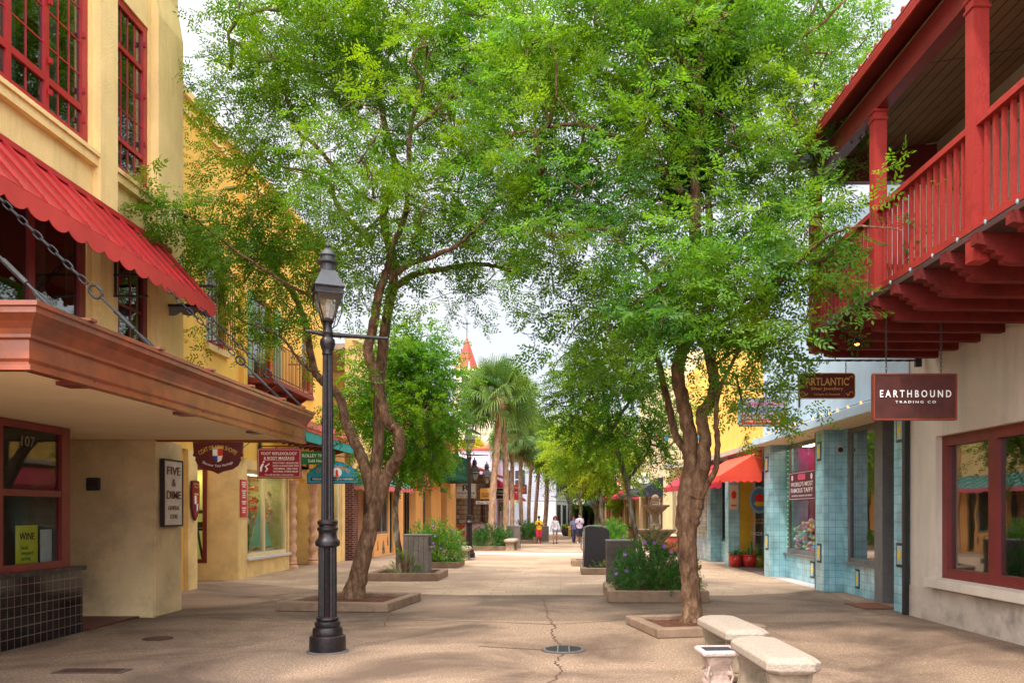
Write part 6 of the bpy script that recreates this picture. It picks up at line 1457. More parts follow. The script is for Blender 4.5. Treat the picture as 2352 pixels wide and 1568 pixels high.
def bark_mat(name, a, b_, c, sc=9):
    m = bpy.data.materials.new(name); m.use_nodes = True; N = m.node_tree.nodes; L = m.node_tree.links; bs = N['Principled BSDF']
    bs.inputs['Roughness'].default_value = .9; bs.inputs['Specular IOR Level'].default_value = .15
    t = N.new('ShaderNodeTexCoord'); mp = N.new('ShaderNodeMapping'); mp.inputs['Scale'].default_value = (1, 1, .35); L.new(t.outputs['Object'], mp.inputs[0])
    n1 = N.new('ShaderNodeTexNoise'); n1.inputs['Scale'].default_value = sc; n1.inputs['Detail'].default_value = 8; n1.inputs['Roughness'].default_value = .7; L.new(mp.outputs[0], n1.inputs['Vector'])
    r = N.new('ShaderNodeValToRGB'); e = r.color_ramp.elements; e[0].position = .34; e[0].color = tuple(a) + (1,); e[1].position = .66; e[1].color = tuple(c) + (1,)
    x = r.color_ramp.elements.new(.5); x.color = tuple(b_) + (1,)
    L.new(n1.outputs['Fac'], r.inputs[0]); L.new(r.outputs[0], bs.inputs['Base Color'])
    v = N.new('ShaderNodeTexVoronoi'); v.inputs['Scale'].default_value = sc * 2.2; L.new(mp.outputs[0], v.inputs['Vector'])
    bp = N.new('ShaderNodeBump'); bp.inputs['Strength'].default_value = .6; bp.inputs['Distance'].default_value = .015
    ad = N.new('ShaderNodeMath'); ad.operation = 'ADD'; L.new(v.outputs['Distance'], ad.inputs[0]); L.new(n1.outputs['Fac'], ad.inputs[1])
    L.new(ad.outputs[0], bp.inputs['Height']); L.new(bp.outputs[0], bs.inputs['Normal']); MATS[name] = m; return m
BARK = bark_mat('brown_bark', (.055, .030, .018), (.145, .080, .045), (.27, .165, .10), 13)
BARK2 = bark_mat('lichen_bark', (.05, .035, .025), (.13, .10, .07), (.38, .33, .26), 6)
PBARK = bark_mat('palm_bark', (.15, .09, .055), (.34, .21, .13), (.48, .33, .23), 7)
LEAF1 = leaf_mat('bright_green_leaves', (.018, .085, .004), (.12, .265, .013), (.23, .35, .012), .5)
LEAF2 = leaf_mat('fresh_green_leaves', (.018, .092, .010), (.12, .27, .026), (.22, .35, .014), .5)
LEAF3 = leaf_mat('small_tree_leaves', (.022, .11, .005), (.11, .28, .012), (.24, .38, .010), .5)
LEAF4 = leaf_mat('yellow_green_leaves', (.05, .17, .010), (.22, .36, .015), (.36, .40, .012))
LEAF5 = leaf_mat('dark_ivy_leaves', (.008, .035, .008), (.025, .08, .014), (.03, .09, .01), .2)
LEAF7 = leaf_mat('shrub_leaves', (.020, .11, .010), (.09, .26, .02), (.14, .28, .015), .3)
LEAF6 = leaf_mat('bush_leaves', (.014, .070, .012), (.055, .17, .02), (.05, .16, .015), .25)

def tree(name, label, cat, base, limbs, blobs, T, lm, bark, nclus, per, lscale=1.0, spread=.28, seed=1, ivy=None, twig_r=1.0, sub=6, group=None, outward=None, droop=.25):
    """limbs: (points, radii); blobs: (centre, radius, weight). Sprays sit in clusters inside the blobs and every one is tied back to the limbs by twigs"""
    global rng; rng = np.random.default_rng(seed); random.seed(seed)
    t = thing(name, label, cat, base, 0, group); b0 = Vector(base)
    nodes, par, lim = [], [], []
    tm = MB()
    for pts, rad in limbs:
        P = smooth_poly(pts, sub, .012); n = len(P)
        rs = [rad[0] + (rad[-1] - rad[0]) * (i / (n - 1)) ** .8 if len(rad) == 2 else np.interp(i / (n - 1) * (len(rad) - 1), range(len(rad)), rad) for i in range(n)]
        rs = [r * (1 + .05 * math.sin(i * 2.3)) for i, r in enumerate(rs)]
        tm.tube([p - b0 for p in P], list(map(float, rs)), 10)
        for p, r in zip(P, rs):
            if p.z > base[2] + 1.3: nodes.append(tuple(p)); par.append(-1); lim.append(r)
    tm.build('trunk', bark, t, smooth=True)
    # clusters
    w = np.array([b[2] * b[1] ** 2 for b in blobs]); w /= w.sum(); K = nclus
    bi = rng.choice(len(blobs), K, p=w)
    d = rng.normal(size=(K, 3)); d /= np.linalg.norm(d, axis=1, keepdims=True)
    cen = np.array([tuple(b[0]) for b in blobs]); rad = np.array([b[1] for b in blobs])
    cl = cen[bi] + d * (rad[bi] * rng.uniform(.15, 1, K) ** .45)[:, None] * np.array([1, 1, .85])
    N0 = np.array(nodes)
    dist = np.sqrt(((cl[:, None, :] - N0[None, :, :]) ** 2).sum(2)).min(1)
    order = np.argsort(dist)
    M_ = np.zeros((len(nodes) + K * 7, 3)); M_[:len(nodes)] = N0; n = len(nodes)
    parent = list(par); tips = []
    for k in order:
        tgt = cl[k]; dd = ((M_[:n] - tgt) ** 2).sum(1); j = int(dd.argmin()); p = M_[j].copy(); L_ = math.sqrt(dd[j])
        ns = max(1, min(5, int(L_ / .28))); pj = j; bend = rng.normal(size=3) * .10 * L_; bend[2] = abs(bend[2]) + .06 * L_
        for s in range(1, ns + 1):
            u = s / ns; M_[n] = p + (tgt - p) * u + bend * math.sin(math.pi * u) + (rng.normal(size=3) * .015 if s < ns else 0)
            parent.append(pj); pj = n; n += 1
        tips.append(pj)
    M_ = M_[:n]; cnt = np.zeros(n)
    for q in tips: cnt[q] += 1
    for i in range(n - 1, len(nodes) - 1, -1):
        if parent[i] >= 0: cnt[parent[i]] += cnt[i]
    seg = [i for i in range(len(nodes), n)]
    A = M_[[parent[i] for i in seg]]; Bv = M_[seg]; ra = .0045 * twig_r * cnt[seg] ** .52 + .002; ra = np.minimum(ra, .06)
    par_r = np.array([min(.0045 * twig_r * cnt[parent[i]] ** .52 + .002, ra[ii] * 1.4) if parent[i] >= len(nodes) else ra[ii] * 1.25 for ii, i in enumerate(seg)])
    dv = Bv - A; dv /= np.linalg.norm(dv, axis=1, keepdims=True) + 1e-9
    s1 = np.cross(dv, [.31, .52, .8]); s1 /= np.linalg.norm(s1, axis=1, keepdims=True) + 1e-9; s2 = np.cross(dv, s1)
    ns = 4; V = []
    for P_, r_ in ((A, par_r), (Bv, ra)):
        for q in range(ns):
            a = 2 * math.pi * q / ns; V.append(P_ + (s1 * math.cos(a) + s2 * math.sin(a)) * r_[:, None])
    V = np.stack(V, 1); S_ = len(seg); Fq = []
    for q in range(ns):
        q2 = (q + 1) % ns; Fq.append(np.stack([np.arange(S_) * 8 + q, np.arange(S_) * 8 + q2, np.arange(S_) * 8 + 4 + q2, np.arange(S_) * 8 + 4 + q], 1))
    np_mesh('twigs', V.reshape(-1, 3) - np.array(base), np.concatenate(Fq), bark, t, smooth=True)
    # sprays
    cp = np.repeat(cl, per, 0); pos = cp + rng.normal(size=(K * per, 3)) * np.array([spread, spread, spread * .7])
    centre = cen.mean(0) if outward is None else np.array(outward)
    od = cp - centre; od /= np.linalg.norm(od, axis=1, keepdims=True) + 1e-9
    loc = pos - cp; loc /= np.linalg.norm(loc, axis=1, keepdims=True) + 1e-9
    dr = od * .5 + loc * .8 + rng.normal(size=pos.shape) * .35; dr[:, 2] = dr[:, 2] * .6 - droop
    sc = rng.uniform(.75, 1.2, len(pos)) * lscale
    V, Fq, ix = place_sprays(T, pos, dr, sc)
    tone = rng.uniform(0, 1, len(pos))[ix] * .6 + np.repeat(rng.uniform(0, 1, K), per)[ix] * .4
    tone = np.clip(tone + rng.normal(size=len(tone)) * .12, 0, 1)
    np_mesh('crown', V - np.array(base), Fq, lm, t, tone)
    if ivy:
        pp = []
        for c_, r_, k_ in ivy:
            q = rng.normal(size=(k_, 3)); q /= np.linalg.norm(q, axis=1, keepdims=True); pp.append(np.array(tuple(c_)) + q * (rng.uniform(.1, 1, k_) ** .6)[:, None] * np.array(r_))
        pp = np.concatenate(pp); V, Fq, ix = place_sprays(TS, pp, rng.normal(size=pp.shape) - [0, 0, .4], np.full(len(pp), .9)); np_mesh('ivy', V - np.array(base), Fq, LEAF5, t, rng.uniform(0, 1, len(Fq)))
    return t
def pl(y, *pp):
    """limb through picture points, each (px, py[, depth offset])"""
    return [at(p[0], p[1], y + (p[2] if len(p) > 2 else 0)) for p in pp]
def bl(y, lst): return [(at(p[0], p[1], y + (p[3] if len(p) > 3 else 0)), p[2], p[4] if len(p) > 4 else 1) for p in lst]

# --- left foreground tree
YL = 15.0
limbs = [
    (pl(YL, (806, 1392), (822, 1330), (845, 1230), (866, 1150), (893, 1085), (918, 1040, -.2), (912, 990, -.3), (886, 960, -.4), (862, 860, -.6), (845, 805, -.7), (856, 752, -.8), (870, 676, -.9), (885, 629, -1), (905, 560, -1), (935, 470, -1.1), (942, 305, -1.4), (973, 184, -1.7)), (.27, .165, .14, .13, .115, .10, .10, .10, .09, .085, .08, .07, .06, .05, .045, .035, .02)),
    (pl(YL, (848, 1230), (858, 1170, .05), (862, 1080, .15), (868, 1020, .2), (870, 910, .3), (879, 801, .4), (889, 726, .4), (901, 660, .5), (904, 598, .5), (880, 500, .5), (907, 391, .6), (887, 305, .6), (875, 242, .7), (856, 168, .7), (867, 98, .8), (887, 20, .9)), (.095, .105, .105, .10, .10, .10, .09, .085, .08, .07, .065, .06, .05, .04, .03, .02)),
    (pl(YL, (856, 1170), (846, 1100, .1), (826, 1041, .2), (795, 973, .4), (779, 910, .6), (726, 857, .8), (704, 754, 1), (679, 685, 1.2), (648, 642, 1.3), (600, 560, 1.5), (560, 480, 1.5)), (.09, .105, .10, .09, .08, .07, .06, .055, .05, .03, .02)),
    (pl(YL, (893, 640, -.9), (942, 605, -1.1), (992, 590, -1.4), (1054, 560, -1.7), (1120, 500, -2)), (.055, .05, .04, .03, .015)),
    (pl(YL, (900, 668, .5), (948, 632, .3), (1023, 617, .1), (1085, 607, 0), (1140, 612, -.1), (1215, 640, -.3)), (.07, .06, .05, .045, .035, .015)),
    (pl(YL, (856, 168, .7), (835, 130, .6), (817, 90, .6), (790, 20, .5)), (.04, .03, .02)),
    (pl(YL, (860, 470, .5), (800, 420, .3), (720, 330, 0), (688, 309, 0), (656, 219, -.2), (620, 120, -.4)), (.05, .04, .035, .03, .025, .012)),
    (pl(YL, (726, 857, .8), (690, 830, .6), (640, 770, .4), (560, 740, .2)), (.04, .03, .02, .01)),
    (pl(YL, (856, 560, .4), (780, 480, .2), (746, 406, .2), (640, 380, 0), (560, 330, -.2)), (.05, .04, .03, .02, .01)),
    (pl(YL, (750, 700, 0), (640, 640, -.8), (520, 560, -1.4), (440, 500, -1.8), (372, 492, -2.0)), (.03, .025, .02, .012, .006)),
    (pl(YL, (942, 305, -1.4), (1040, 220, -1.5), (1130, 150, -1.6), (1180, 60, -1.6)), (.035, .03, .02, .01)),
]
blobs = bl(YL, [(650, 60, 1.25, -.6), (760, -40, 1.5, 0), (900, 40, 1.4, -1), (1050, 20, 1.4, -.8), (1150, 120, 1.1, -1), (540, 200, .9, -.2, .45), (650, 250, 1.2, .2), (780, 200, 1.3, 0), (920, 220, 1.3, .6),
    (1060, 230, 1.2, -1.2), (600, 400, 1.1, .2, .7), (720, 430, 1.2, -.4), (860, 380, 1.2, -1.6), (1000, 380, 1.2, 0), (1130, 370, 1.1, -.4), (540, 560, .95, .6, 1.4), (480, 590, .75, .6, 1.2), (640, 560, 1.1, .6),
    (760, 560, 1.0, -.2), (520, 700, .75, 1, .8), (600, 700, .9, .8), (700, 690, .8, .6), (920, 520, 1.0, -1.2), (1040, 500, 1.0, -.6), (1160, 520, .9, 0), (1180, 600, .7, -.2, .8), (1060, 650, .5, .4, .5), (960, 720, .6, .8, .5), (700, 800, .55, .8, .6),
    (470, 290, .5, 0, .25), (480, 440, .5, 0, .3), (430, 500, .40, -1.5, 4), (385, 490, .18, -1.95, 18), (515, 60, .5, -.4, .3), (1215, 240, .9, -.4, .8), (840, 90, 1.2, 1.5), (990, 160, 1.2, 1.5), (700, 120, 1.2, 1.2),
    (650, -230, 1.3, 0, .4), (850, -250, 1.5, 0, .4), (1050, -240, 1.4, 0, .4), (800, 620, .7, -.6, .5), (780, 800, .5, -.4, .6), (840, 700, .6, .4, .5), (500, 780, .4, .6, .4)])
tree('street_tree', 'leaning brown-barked street tree rising behind the tall lamp post', 'tree', (at(806, 1392, YL).x, YL, .03), limbs, blobs, TP, LEAF1, BARK, 600, 5, 1.0, .27, 11, group='tall feathery leaved street trees')
# --- right foreground tree
YR = 11.9
limbs = [
    (pl(YR, (1590, 1448), (1589, 1400), (1585, 1330), (1579, 1250), (1576, 1180), (1584, 1110, .05), (1590, 1060, .05), (1584, 1000, .05), (1569, 925, 0), (1557, 860, 0), (1568, 800, 0), (1580, 740, .1), (1597, 620, .1), (1597, 527, .1), (1597, 449, .1), (1593, 371, .1), (1609, 293, .1), (1606, 200, .1), (1611, 120, .1), (1632, 59, 0), (1660, -20, 0)), (.22, .15, .135, .14, .16, .15, .125, .105, .10, .095, .09, .085, .08, .08, .075, .07, .065, .06, .05, .045, .03)),
    (pl(YR, (1586, 1200), (1593, 1160), (1604, 1110, -.05), (1617, 1060, -.15), (1618, 1000, -.15), (1612, 953, -.1), (1640, 902, -.1), (1636, 844, -.1), (1626, 801, 0), (1608, 770, .1), (1625, 700, .2), (1629, 600, .3), (1629, 539, .3), (1629, 430, .3), (1636, 352, .3), (1652, 280, .4), (1690, 150, .5)), (.12, .145, .135, .10, .09, .085, .08, .08, .075, .07, .065, .06, .055, .05, .045, .035, .02)),
    (pl(YR, (1588, 1120, .1), (1583, 1070, .15), (1572, 1030, .25), (1552, 1000, .4), (1533, 920, .5), (1518, 850, .6), (1498, 800, .7), (1440, 700, 1)), (.07, .07, .06, .055, .05, .04, .02)),
    (pl(YR, (1592, 1190), (1604, 1150, -.05), (1626, 1110, -.15), (1645, 1070, -.3), (1648, 1010, -.3), (1644, 950, -.3), (1660, 880, -.4), (1700, 800, -.6), (1730, 730, -.8)), (.04, .048, .045, .042, .04, .035, .03, .02, .01)),
    (pl(YR, (1590, 470, .1), (1562, 434, 0), (1530, 400, -.1), (1496, 371, -.2), (1453, 332, -.3), (1379, 301, -.5), (1308, 285, -.6), (1220, 300, -.7)), (.06, .055, .05, .045, .04, .035, .025, .01)),
    (pl(YR, (1632, 395, .3), (1652, 362, .2), (1672, 340, .1), (1711, 313, 0), (1761, 320, -.1), (1830, 280, -.3)), (.045, .04, .035, .03, .025, .01)),
    (pl(YR, (1597, 371), (1560, 310, .2), (1515, 273, .3), (1461, 207, .4), (1406, 176, .5), (1330, 150, .5)), (.05, .04, .035, .03, .025, .01)),
    (pl(YR, (1604, 190), (1575, 150, .1), (1547, 117, .1), (1508, 86, .2), (1476, 20, .2)), (.05, .045, .04, .03, .02)),
    (pl(YR, (1540, 690, -.2), (1488, 620, -.4), (1429, 559, -.5), (1398, 527, -.6), (1340, 530, -.7), (1281, 543, -.8), (1180, 520, -1)), (.03, .03, .028, .025, .02, .015, .006)),
    (pl(YR, (1626, 801), (1658, 746, -.2), (1721, 699, -.5), (1800, 640, -1), (1880, 560, -1.6), (1960, 520, -2.2), (2080, 528, -2.6)), (.045, .04, .035, .03, .02, .015, .005)),
    (pl(YR, (1636, 844), (1700, 800, -.3), (1780, 790, -.6), (1850, 740, -1)), (.03, .025, .02, .01)),
    (pl(YR, (1690, 150, .5), (1780, 120, .3), (1880, 60, 0), (1960, -20, -.2)), (.03, .025, .02, .01)),
]
blobs = bl(YR, [(1300, -20, 1.1, 0), (1450, -40, 1.2, 0), (1600, -80, 1.2, .4), (1760, -20, 1.2, .3), (1880, 60, .9, 1.6), (1320, 130, 1.0, -.6), (1460, 110, 1.0, .4), (1560, 40, .9, -1), (1720, 130, .9, .4), (1800, 180, .9, .8), (1890, 200, .6, 1.9, .7),
    (1250, 330, .9, -.4), (1340, 400, .9, .2), (1450, 320, .9, -.6), (1520, 210, .8, .4), (1700, 260, .9, -.2), (1790, 330, .9, .2), (1820, 430, .7, 1.2, .8), (1300, 500, .8, 0), (1400, 520, .8, -.9), (1500, 470, .8, .3), (1600, 560, .8, -1.0), (1690, 460, .8, .3), (1770, 520, .8, -.4),
    (1300, 620, .65, .6, .8), (1380, 680, .7, .4), (1450, 740, .6, .2), (1500, 640, .7, -1.2), (1610, 640, .7, -1.3), (1700, 640, .7, -.7), (1790, 660, .7, -.8), (1860, 620, .6, -1.2), (1740, 760, .6, -.4), (1800, 745, .45, -.9, .7), (1540, 720, .6, -1.5), (1640, 740, .5, -1.3),
    (1900, 500, .5, -1.8, .7), (1960, 520, .4, -2.3, .6), (2040, 480, .22, -2.5, .3), (2060, 530, .2, -2.6, .25), (1920, 640, .4, -1.6, .5), (1900, 740, .35, -1.5, .4), (1340, 790, .5, .9, .6), (1690, 900, .5, 0, .8), (1690, 970, .34, .4, 1.0), (1650, 1010, .25, .5, .8), (1280, 760, .4, .4, .4), (1450, 860, .5, .8, .5),
    (1700, 330, .8, 1.2), (1400, 250, .9, 1.4), (1880, 260, .6, .6, .7), (1960, 110, .5, 2.0, .5), (1560, 380, .7, 1.4), (1230, 180, .9, .2), (1200, 430, .8, .4, .8)])
ivy = [(at(1640, 90, YR + .6), (.45, .4, .8), 900), (at(1600, 300, YR + .5), (.3, .3, .5), 380), (at(1570, 410, YR + .4), (.25, .3, .45), 280)]
tree('street_tree', 'thick twin-stemmed street tree beside the concrete benches', 'tree', (at(1590, 1448, YR).x, YR, .03), limbs, blobs, TPN, LEAF2, BARK, 640, 5, .84, .22, 23, ivy, group='tall feathery leaved street trees')

# --- smaller trees along the street
YS = 21.4
tree('slim_tree', 'slim lichen-barked tree beside the left litter bin with dense low crown', 'tree', (at(917, 1316, YS).x, YS, .1),
     [(pl(YS, (919, 1320), (915, 1260), (908, 1190), (912, 1130), (924, 1085), (918, 1020), (900, 950), (905, 880), (920, 820)), (.11, .085, .075, .07, .065, .06, .05, .04, .03)),
      (pl(YS, (918, 1020), (960, 960, -.3), (1000, 900, -.5)), (.05, .04, .02)), (pl(YS, (912, 990), (850, 930, .2), (800, 880, .3)), (.05, .04, .02)), (pl(YS, (905, 880), (870, 820, .3), (860, 780, .3)), (.04, .03, .02))],
     bl(YS, [(900, 870, 1.0, .2), (980, 880, .95, .2), (950, 960, .95, -.4), (1010, 970, .62, -.2), (860, 950, .8, .3), (960, 1050, .6, -.2), (990, 1055, .36, -.2), (930, 800, .8, .4), (790, 960, .45, .6, .7), (890, 1060, .5, .2, .8), (850, 1060, .35, .4, .6), (970, 820, .6, 0)]),
     TS, LEAF3, BARK2, 420, 6, 1.1, .20, 31, group='smaller round crowned street trees')
YM = 17.0
tree('slim_tree', 'dark crooked slim tree growing from the flowering bed by the fountain', 'tree', (at(1478, 1290, YM).x, YM, .12),
     [(pl(YM, (1480, 1310), (1470, 1263), (1457, 1210), (1449, 1169), (1439, 1106), (1427, 1060), (1411, 1022), (1402, 991), (1390, 930), (1380, 870)), (.075, .06, .055, .052, .05, .048, .045, .04, .03, .02)),
      (pl(YM, (1440, 1106), (1462, 1075), (1485, 1040), (1500, 980, .2)), (.035, .03, .025, .02)), (pl(YM, (1411, 1022), (1370, 990, -.2), (1330, 960, -.3)), (.035, .03, .015)), (pl(YM, (1402, 991), (1440, 930, .2), (1480, 880, .4)), (.04, .03, .02))],
     bl(YM, [(1330, 890, .55, 0), (1400, 860, .65, 0), (1470, 880, .65, .2), (1360, 970, .55, -.2), (1440, 970, .6, .2), (1500, 990, .55, .2), (1300, 840, .45, .3, .8), (1400, 1030, .4, -.2, .8), (1480, 1060, .4, 0, .7), (1280, 940, .35, .2, .7), (1530, 920, .5, .6, .8), (1390, 800, .6, .3), (1540, 1040, .3, .5, .6)]),
     TS, LEAF3, BARK2, 330, 5, .80, .15, 37, group='smaller round crowned street trees')
YN = 27.0
tree('slim_tree', 'pale spotted tree leaning behind the black curved bin with yellow green crown', 'tree', (at(1396, 1275, YN).x, YN, .12),
     [(pl(YN, (1398, 1285), (1392, 1240), (1383, 1200), (1381, 1150), (1379, 1100), (1372, 1060), (1360, 1010)), (.09, .075, .07, .065, .06, .05, .03)), (pl(YN, (1380, 1110), (1400, 1070), (1430, 1030)), (.05, .04, .02)), (pl(YN, (1379, 1095), (1350, 1050), (1320, 1020)), (.05, .04, .02))],
     bl(YN, [(1310, 1030, .7, 0), (1370, 1040, .8, -.2), (1420, 1060, .7, 0), (1350, 1085, .5, -.2, .8), (1400, 1100, .45, 0, .7), (1330, 980, .7, .3), (1400, 990, .7, .3), (1290, 1060, .45, .2, .7), (1440, 1110, .35, -.2, .5)]),
     TS, LEAF4, BARK2, 260, 6, 1.05, .2, 41, group='smaller round crowned street trees')
k = 50
for (lb, px, y, r, cy_, lm, dx) in (
    ('yellow green tree past the black bin, left of the flag', 1330, 46, 1.5, 1035, LEAF4, 0), ('green tree crown reaching over the white corner house', 1295, 58, 2.2, 1045, LEAF3, 18),
    ('multi-stemmed pale tree just left of the flag', 1362, 52, 1.9, 1080, LEAF4, 6), ('dark green tree far down the middle of the street', 1352, 82, 3.6, 1115, LEAF3, 0), ('dark round tree beyond the white house on the street', 1335, 100, 4.2, 1120, LEAF6, 0),
    ('green tree far right of the flag over the shop row', 1425, 70, 2.6, 1075, LEAF3, 0), ('yellowish tree in front of the far shop row', 1428, 58, 1.2, 1130, LEAF4, 0), ('large tree behind the cream end building', 1400, 130, 7, 1085, LEAF6, 0)):
    k += 1; c = at(px, cy_, y); b = Vector((at(px + dx, 1200, y).x, y, 0))
    lb_ = [([b, b.lerp(c, .35) + Vector((.1, 0, 0)), b.lerp(c, .75), c + Vector((0, 0, r * .5))], (.06 * r + .05, .05 * r, .04 * r, .02)), ([b.lerp(c, .4), c + Vector((-r * .5, 0, .1))], (.03 * r, .01)), ([b.lerp(c, .45), c + Vector((r * .5, 0, .1))], (.03 * r, .01))]
    bb = [(c + Vector((r * .55 * math.cos(a), r * .45 * math.sin(a), r * .35 * math.sin(a * 2.3 + k))), r * .62, 1) for a in np.linspace(0, 5.5, 6)] + [(c, r * .7, 1)]
    tree('background_tree', lb, 'tree', tuple(b), lb_, bb, TS, lm, BARK2, 150, 6, 1.0 + r * .55, r * .16, k, group='trees further down the street', twig_r=2)

# --- palms
def palm_head(seed, lm, nf=46, R_=1.45):
    random.seed(seed); V = []; Fq = []; tn = []
    r = np.random.default_rng(seed)
    for f in range(nf):
        az = r.uniform(0, 6.283); el = math.asin(np.clip(1 - 1.6 * (f + .5) / nf, -.8, .98)); tone = r.uniform(0, 1)
        d = np.array([math.cos(az) * math.cos(el), math.sin(az) * math.cos(el), math.sin(el)])
        pet = R_ * r.uniform(.42, .6); up = unit(np.array([0, 0, 1.]) - d * d[2] + 1e-3); sd = np.cross(d, up)
        ro = r.uniform(-1.3, 1.3); sd, up = sd * math.cos(ro) + up * math.sin(ro), up * math.cos(ro) - sd * math.sin(ro); c = d * pet + np.array([0, 0, -.05]); w = .012
        V += [d * .1 + sd * w, d * .1 - sd * w, c - sd * w, c + sd * w]; Fq.append([len(V) - 4 + q for q in range(4)]); tn.append(tone)
        nb = 22
        for b in range(nb):
            th = (b / (nb - 1) - .5) * 2.9; L_ = R_ * .62 * (1 - .18 * abs(th) / 1.4) * r.uniform(.88, 1.08)
            dd = unit(d * math.cos(th) + sd * math.sin(th) + up * .12); s = unit(np.cross(dd, up)) * .026
            g = .06 + .32 * (1 - abs(d[2])) + (.2 if d[2] < 0 else 0)
            p0, p1 = c, c + dd * L_ * .45 + np.array([0, 0, -g * .1]); p2 = c + dd * L_ * .78 + np.array([0, 0, -g * .42 * L_]); p3 = c + dd * L_ * .92 + np.array([0, 0, -g * 1.0 * L_])
            for (a, e, wa, we) in ((p0, p1, .5, 1), (p1, p2, 1, .7), (p2, p3, .7, .08)):
                V += [a + s * wa, a - s * wa, e - s * we, e + s * we]; Fq.append([len(V) - 4 + q for q in range(4)]); tn.append(np.clip(tone + r.normal() * .15, 0, 1))
    return np.array(V), np.array(Fq), np.array(tn)
PL1 = leaf_mat('palm_leaves', (.020, .080, .018), (.13, .21, .04), (.15, .22, .04), .3)
PL2 = leaf_mat('golden_palm_leaves', (.12, .20, .02), (.42, .38, .04), (.50, .36, .04), .35)
def palm(label, base, top, r0, r1, lm, seed, R_=1.45, boots=True):
    global rng
    t = thing('palm_tree', label, 'palm tree', base, 0, 'cabbage palms in a row')
    d = Vector(top) - Vector(base); n = 34; pts = []; rs = []
    for i in range(n + 1):
        u = i / n; pts.append(Vector((d.x * u + .05 * math.sin(u * 5 + seed), d.y * u, d.z * u))); rs.append((r0 + (r1 - r0) * u) * (1 + (.06 if i % 2 else -.03)) * (1.25 if u < .04 else 1))
    MB().tube(pts, rs, 12).build('trunk', PBARK, t, smooth=True)
    V, Fq, tn = palm_head(seed, lm, 76, R_); np_mesh('fronds', V + np.array(tuple(d)) + [0, 0, .35 * R_], Fq, lm, t, tn)
    if boots:
        m = MB(); random.seed(seed)
        for i in range(80):
            a = random.random() * 6.3; z = random.uniform(-.2, .6); rr = r1 * random.uniform(2.0, 3.4)
            m.tube([(d.x + r1 * .6 * math.cos(a), d.y + r1 * .6 * math.sin(a), d.z + z - .1), (d.x + rr * math.cos(a), d.y + rr * math.sin(a), d.z + z + random.uniform(-.05, .25))], [.035, .008], 4)
        for i in range(7):
            a = random.random() * 6.3; m.tube([(d.x + r1 * .9 * math.cos(a), d.y + r1 * .9 * math.sin(a), d.z - .1), (d.x + r1 * 2.2 * math.cos(a), d.y + r1 * 2.2 * math.sin(a), d.z - .25), (d.x + r1 * 2.0 * math.cos(a), d.y + r1 * 2.0 * math.sin(a), d.z - .75)], [.04, .035, .01], 4)
        m.build('frond_boots', mat('dry_frond_bases', (.30, .12, .055), .9, .4, 9), t)
    return t
def palm_px(label, y, b, tp, w, lm, seed, R_=1.45, boots=True):
    B0 = at(b[0], b[1], y); r = w / 2 * y / F; palm(label, (B0.x, y, 0), tuple(at(tp[0], tp[1], y)), r * 1.05, r * .95, lm, seed, R_, boots)
palm_px('foremost palm with the broad round head and rough pale trunk', 37.3, (1128, 1227), (1144, 945), 15.5, PL1, 3, 1.95)
palm_px('second palm close behind the foremost one, darker trunk', 42, (1164, 1210), (1156, 955), 13, PL1, 5, 2.1)
palm_px('shorter dark palm third from the left', 49, (1173, 1205), (1180, 1028), 9.5, PL1, 7, 1.6)
palm_px('fourth palm with star-shaped dark fronds', 52, (1197, 1205), (1197, 1030), 9, PL1, 8, 2.1)
palm_px('fifth palm, thin and slightly leaning right', 55, (1214, 1205), (1221, 1030), 8, PL1, 9, 1.9, False)
palm_px('sixth palm with golden yellow fronds', 58, (1230, 1200), (1237, 1035), 8, PL2, 10, 1.9, False)
palm_px('rightmost palm with a bent trunk near the white house', 60, (1250, 1200), (1258, 1055), 10, PL2, 12, 1.8)
palm_px('small palm behind the shop roofs by the lilac building', 75, (1085, 1180), (1085, 1052), 6, PL2, 14, 1.6, False)

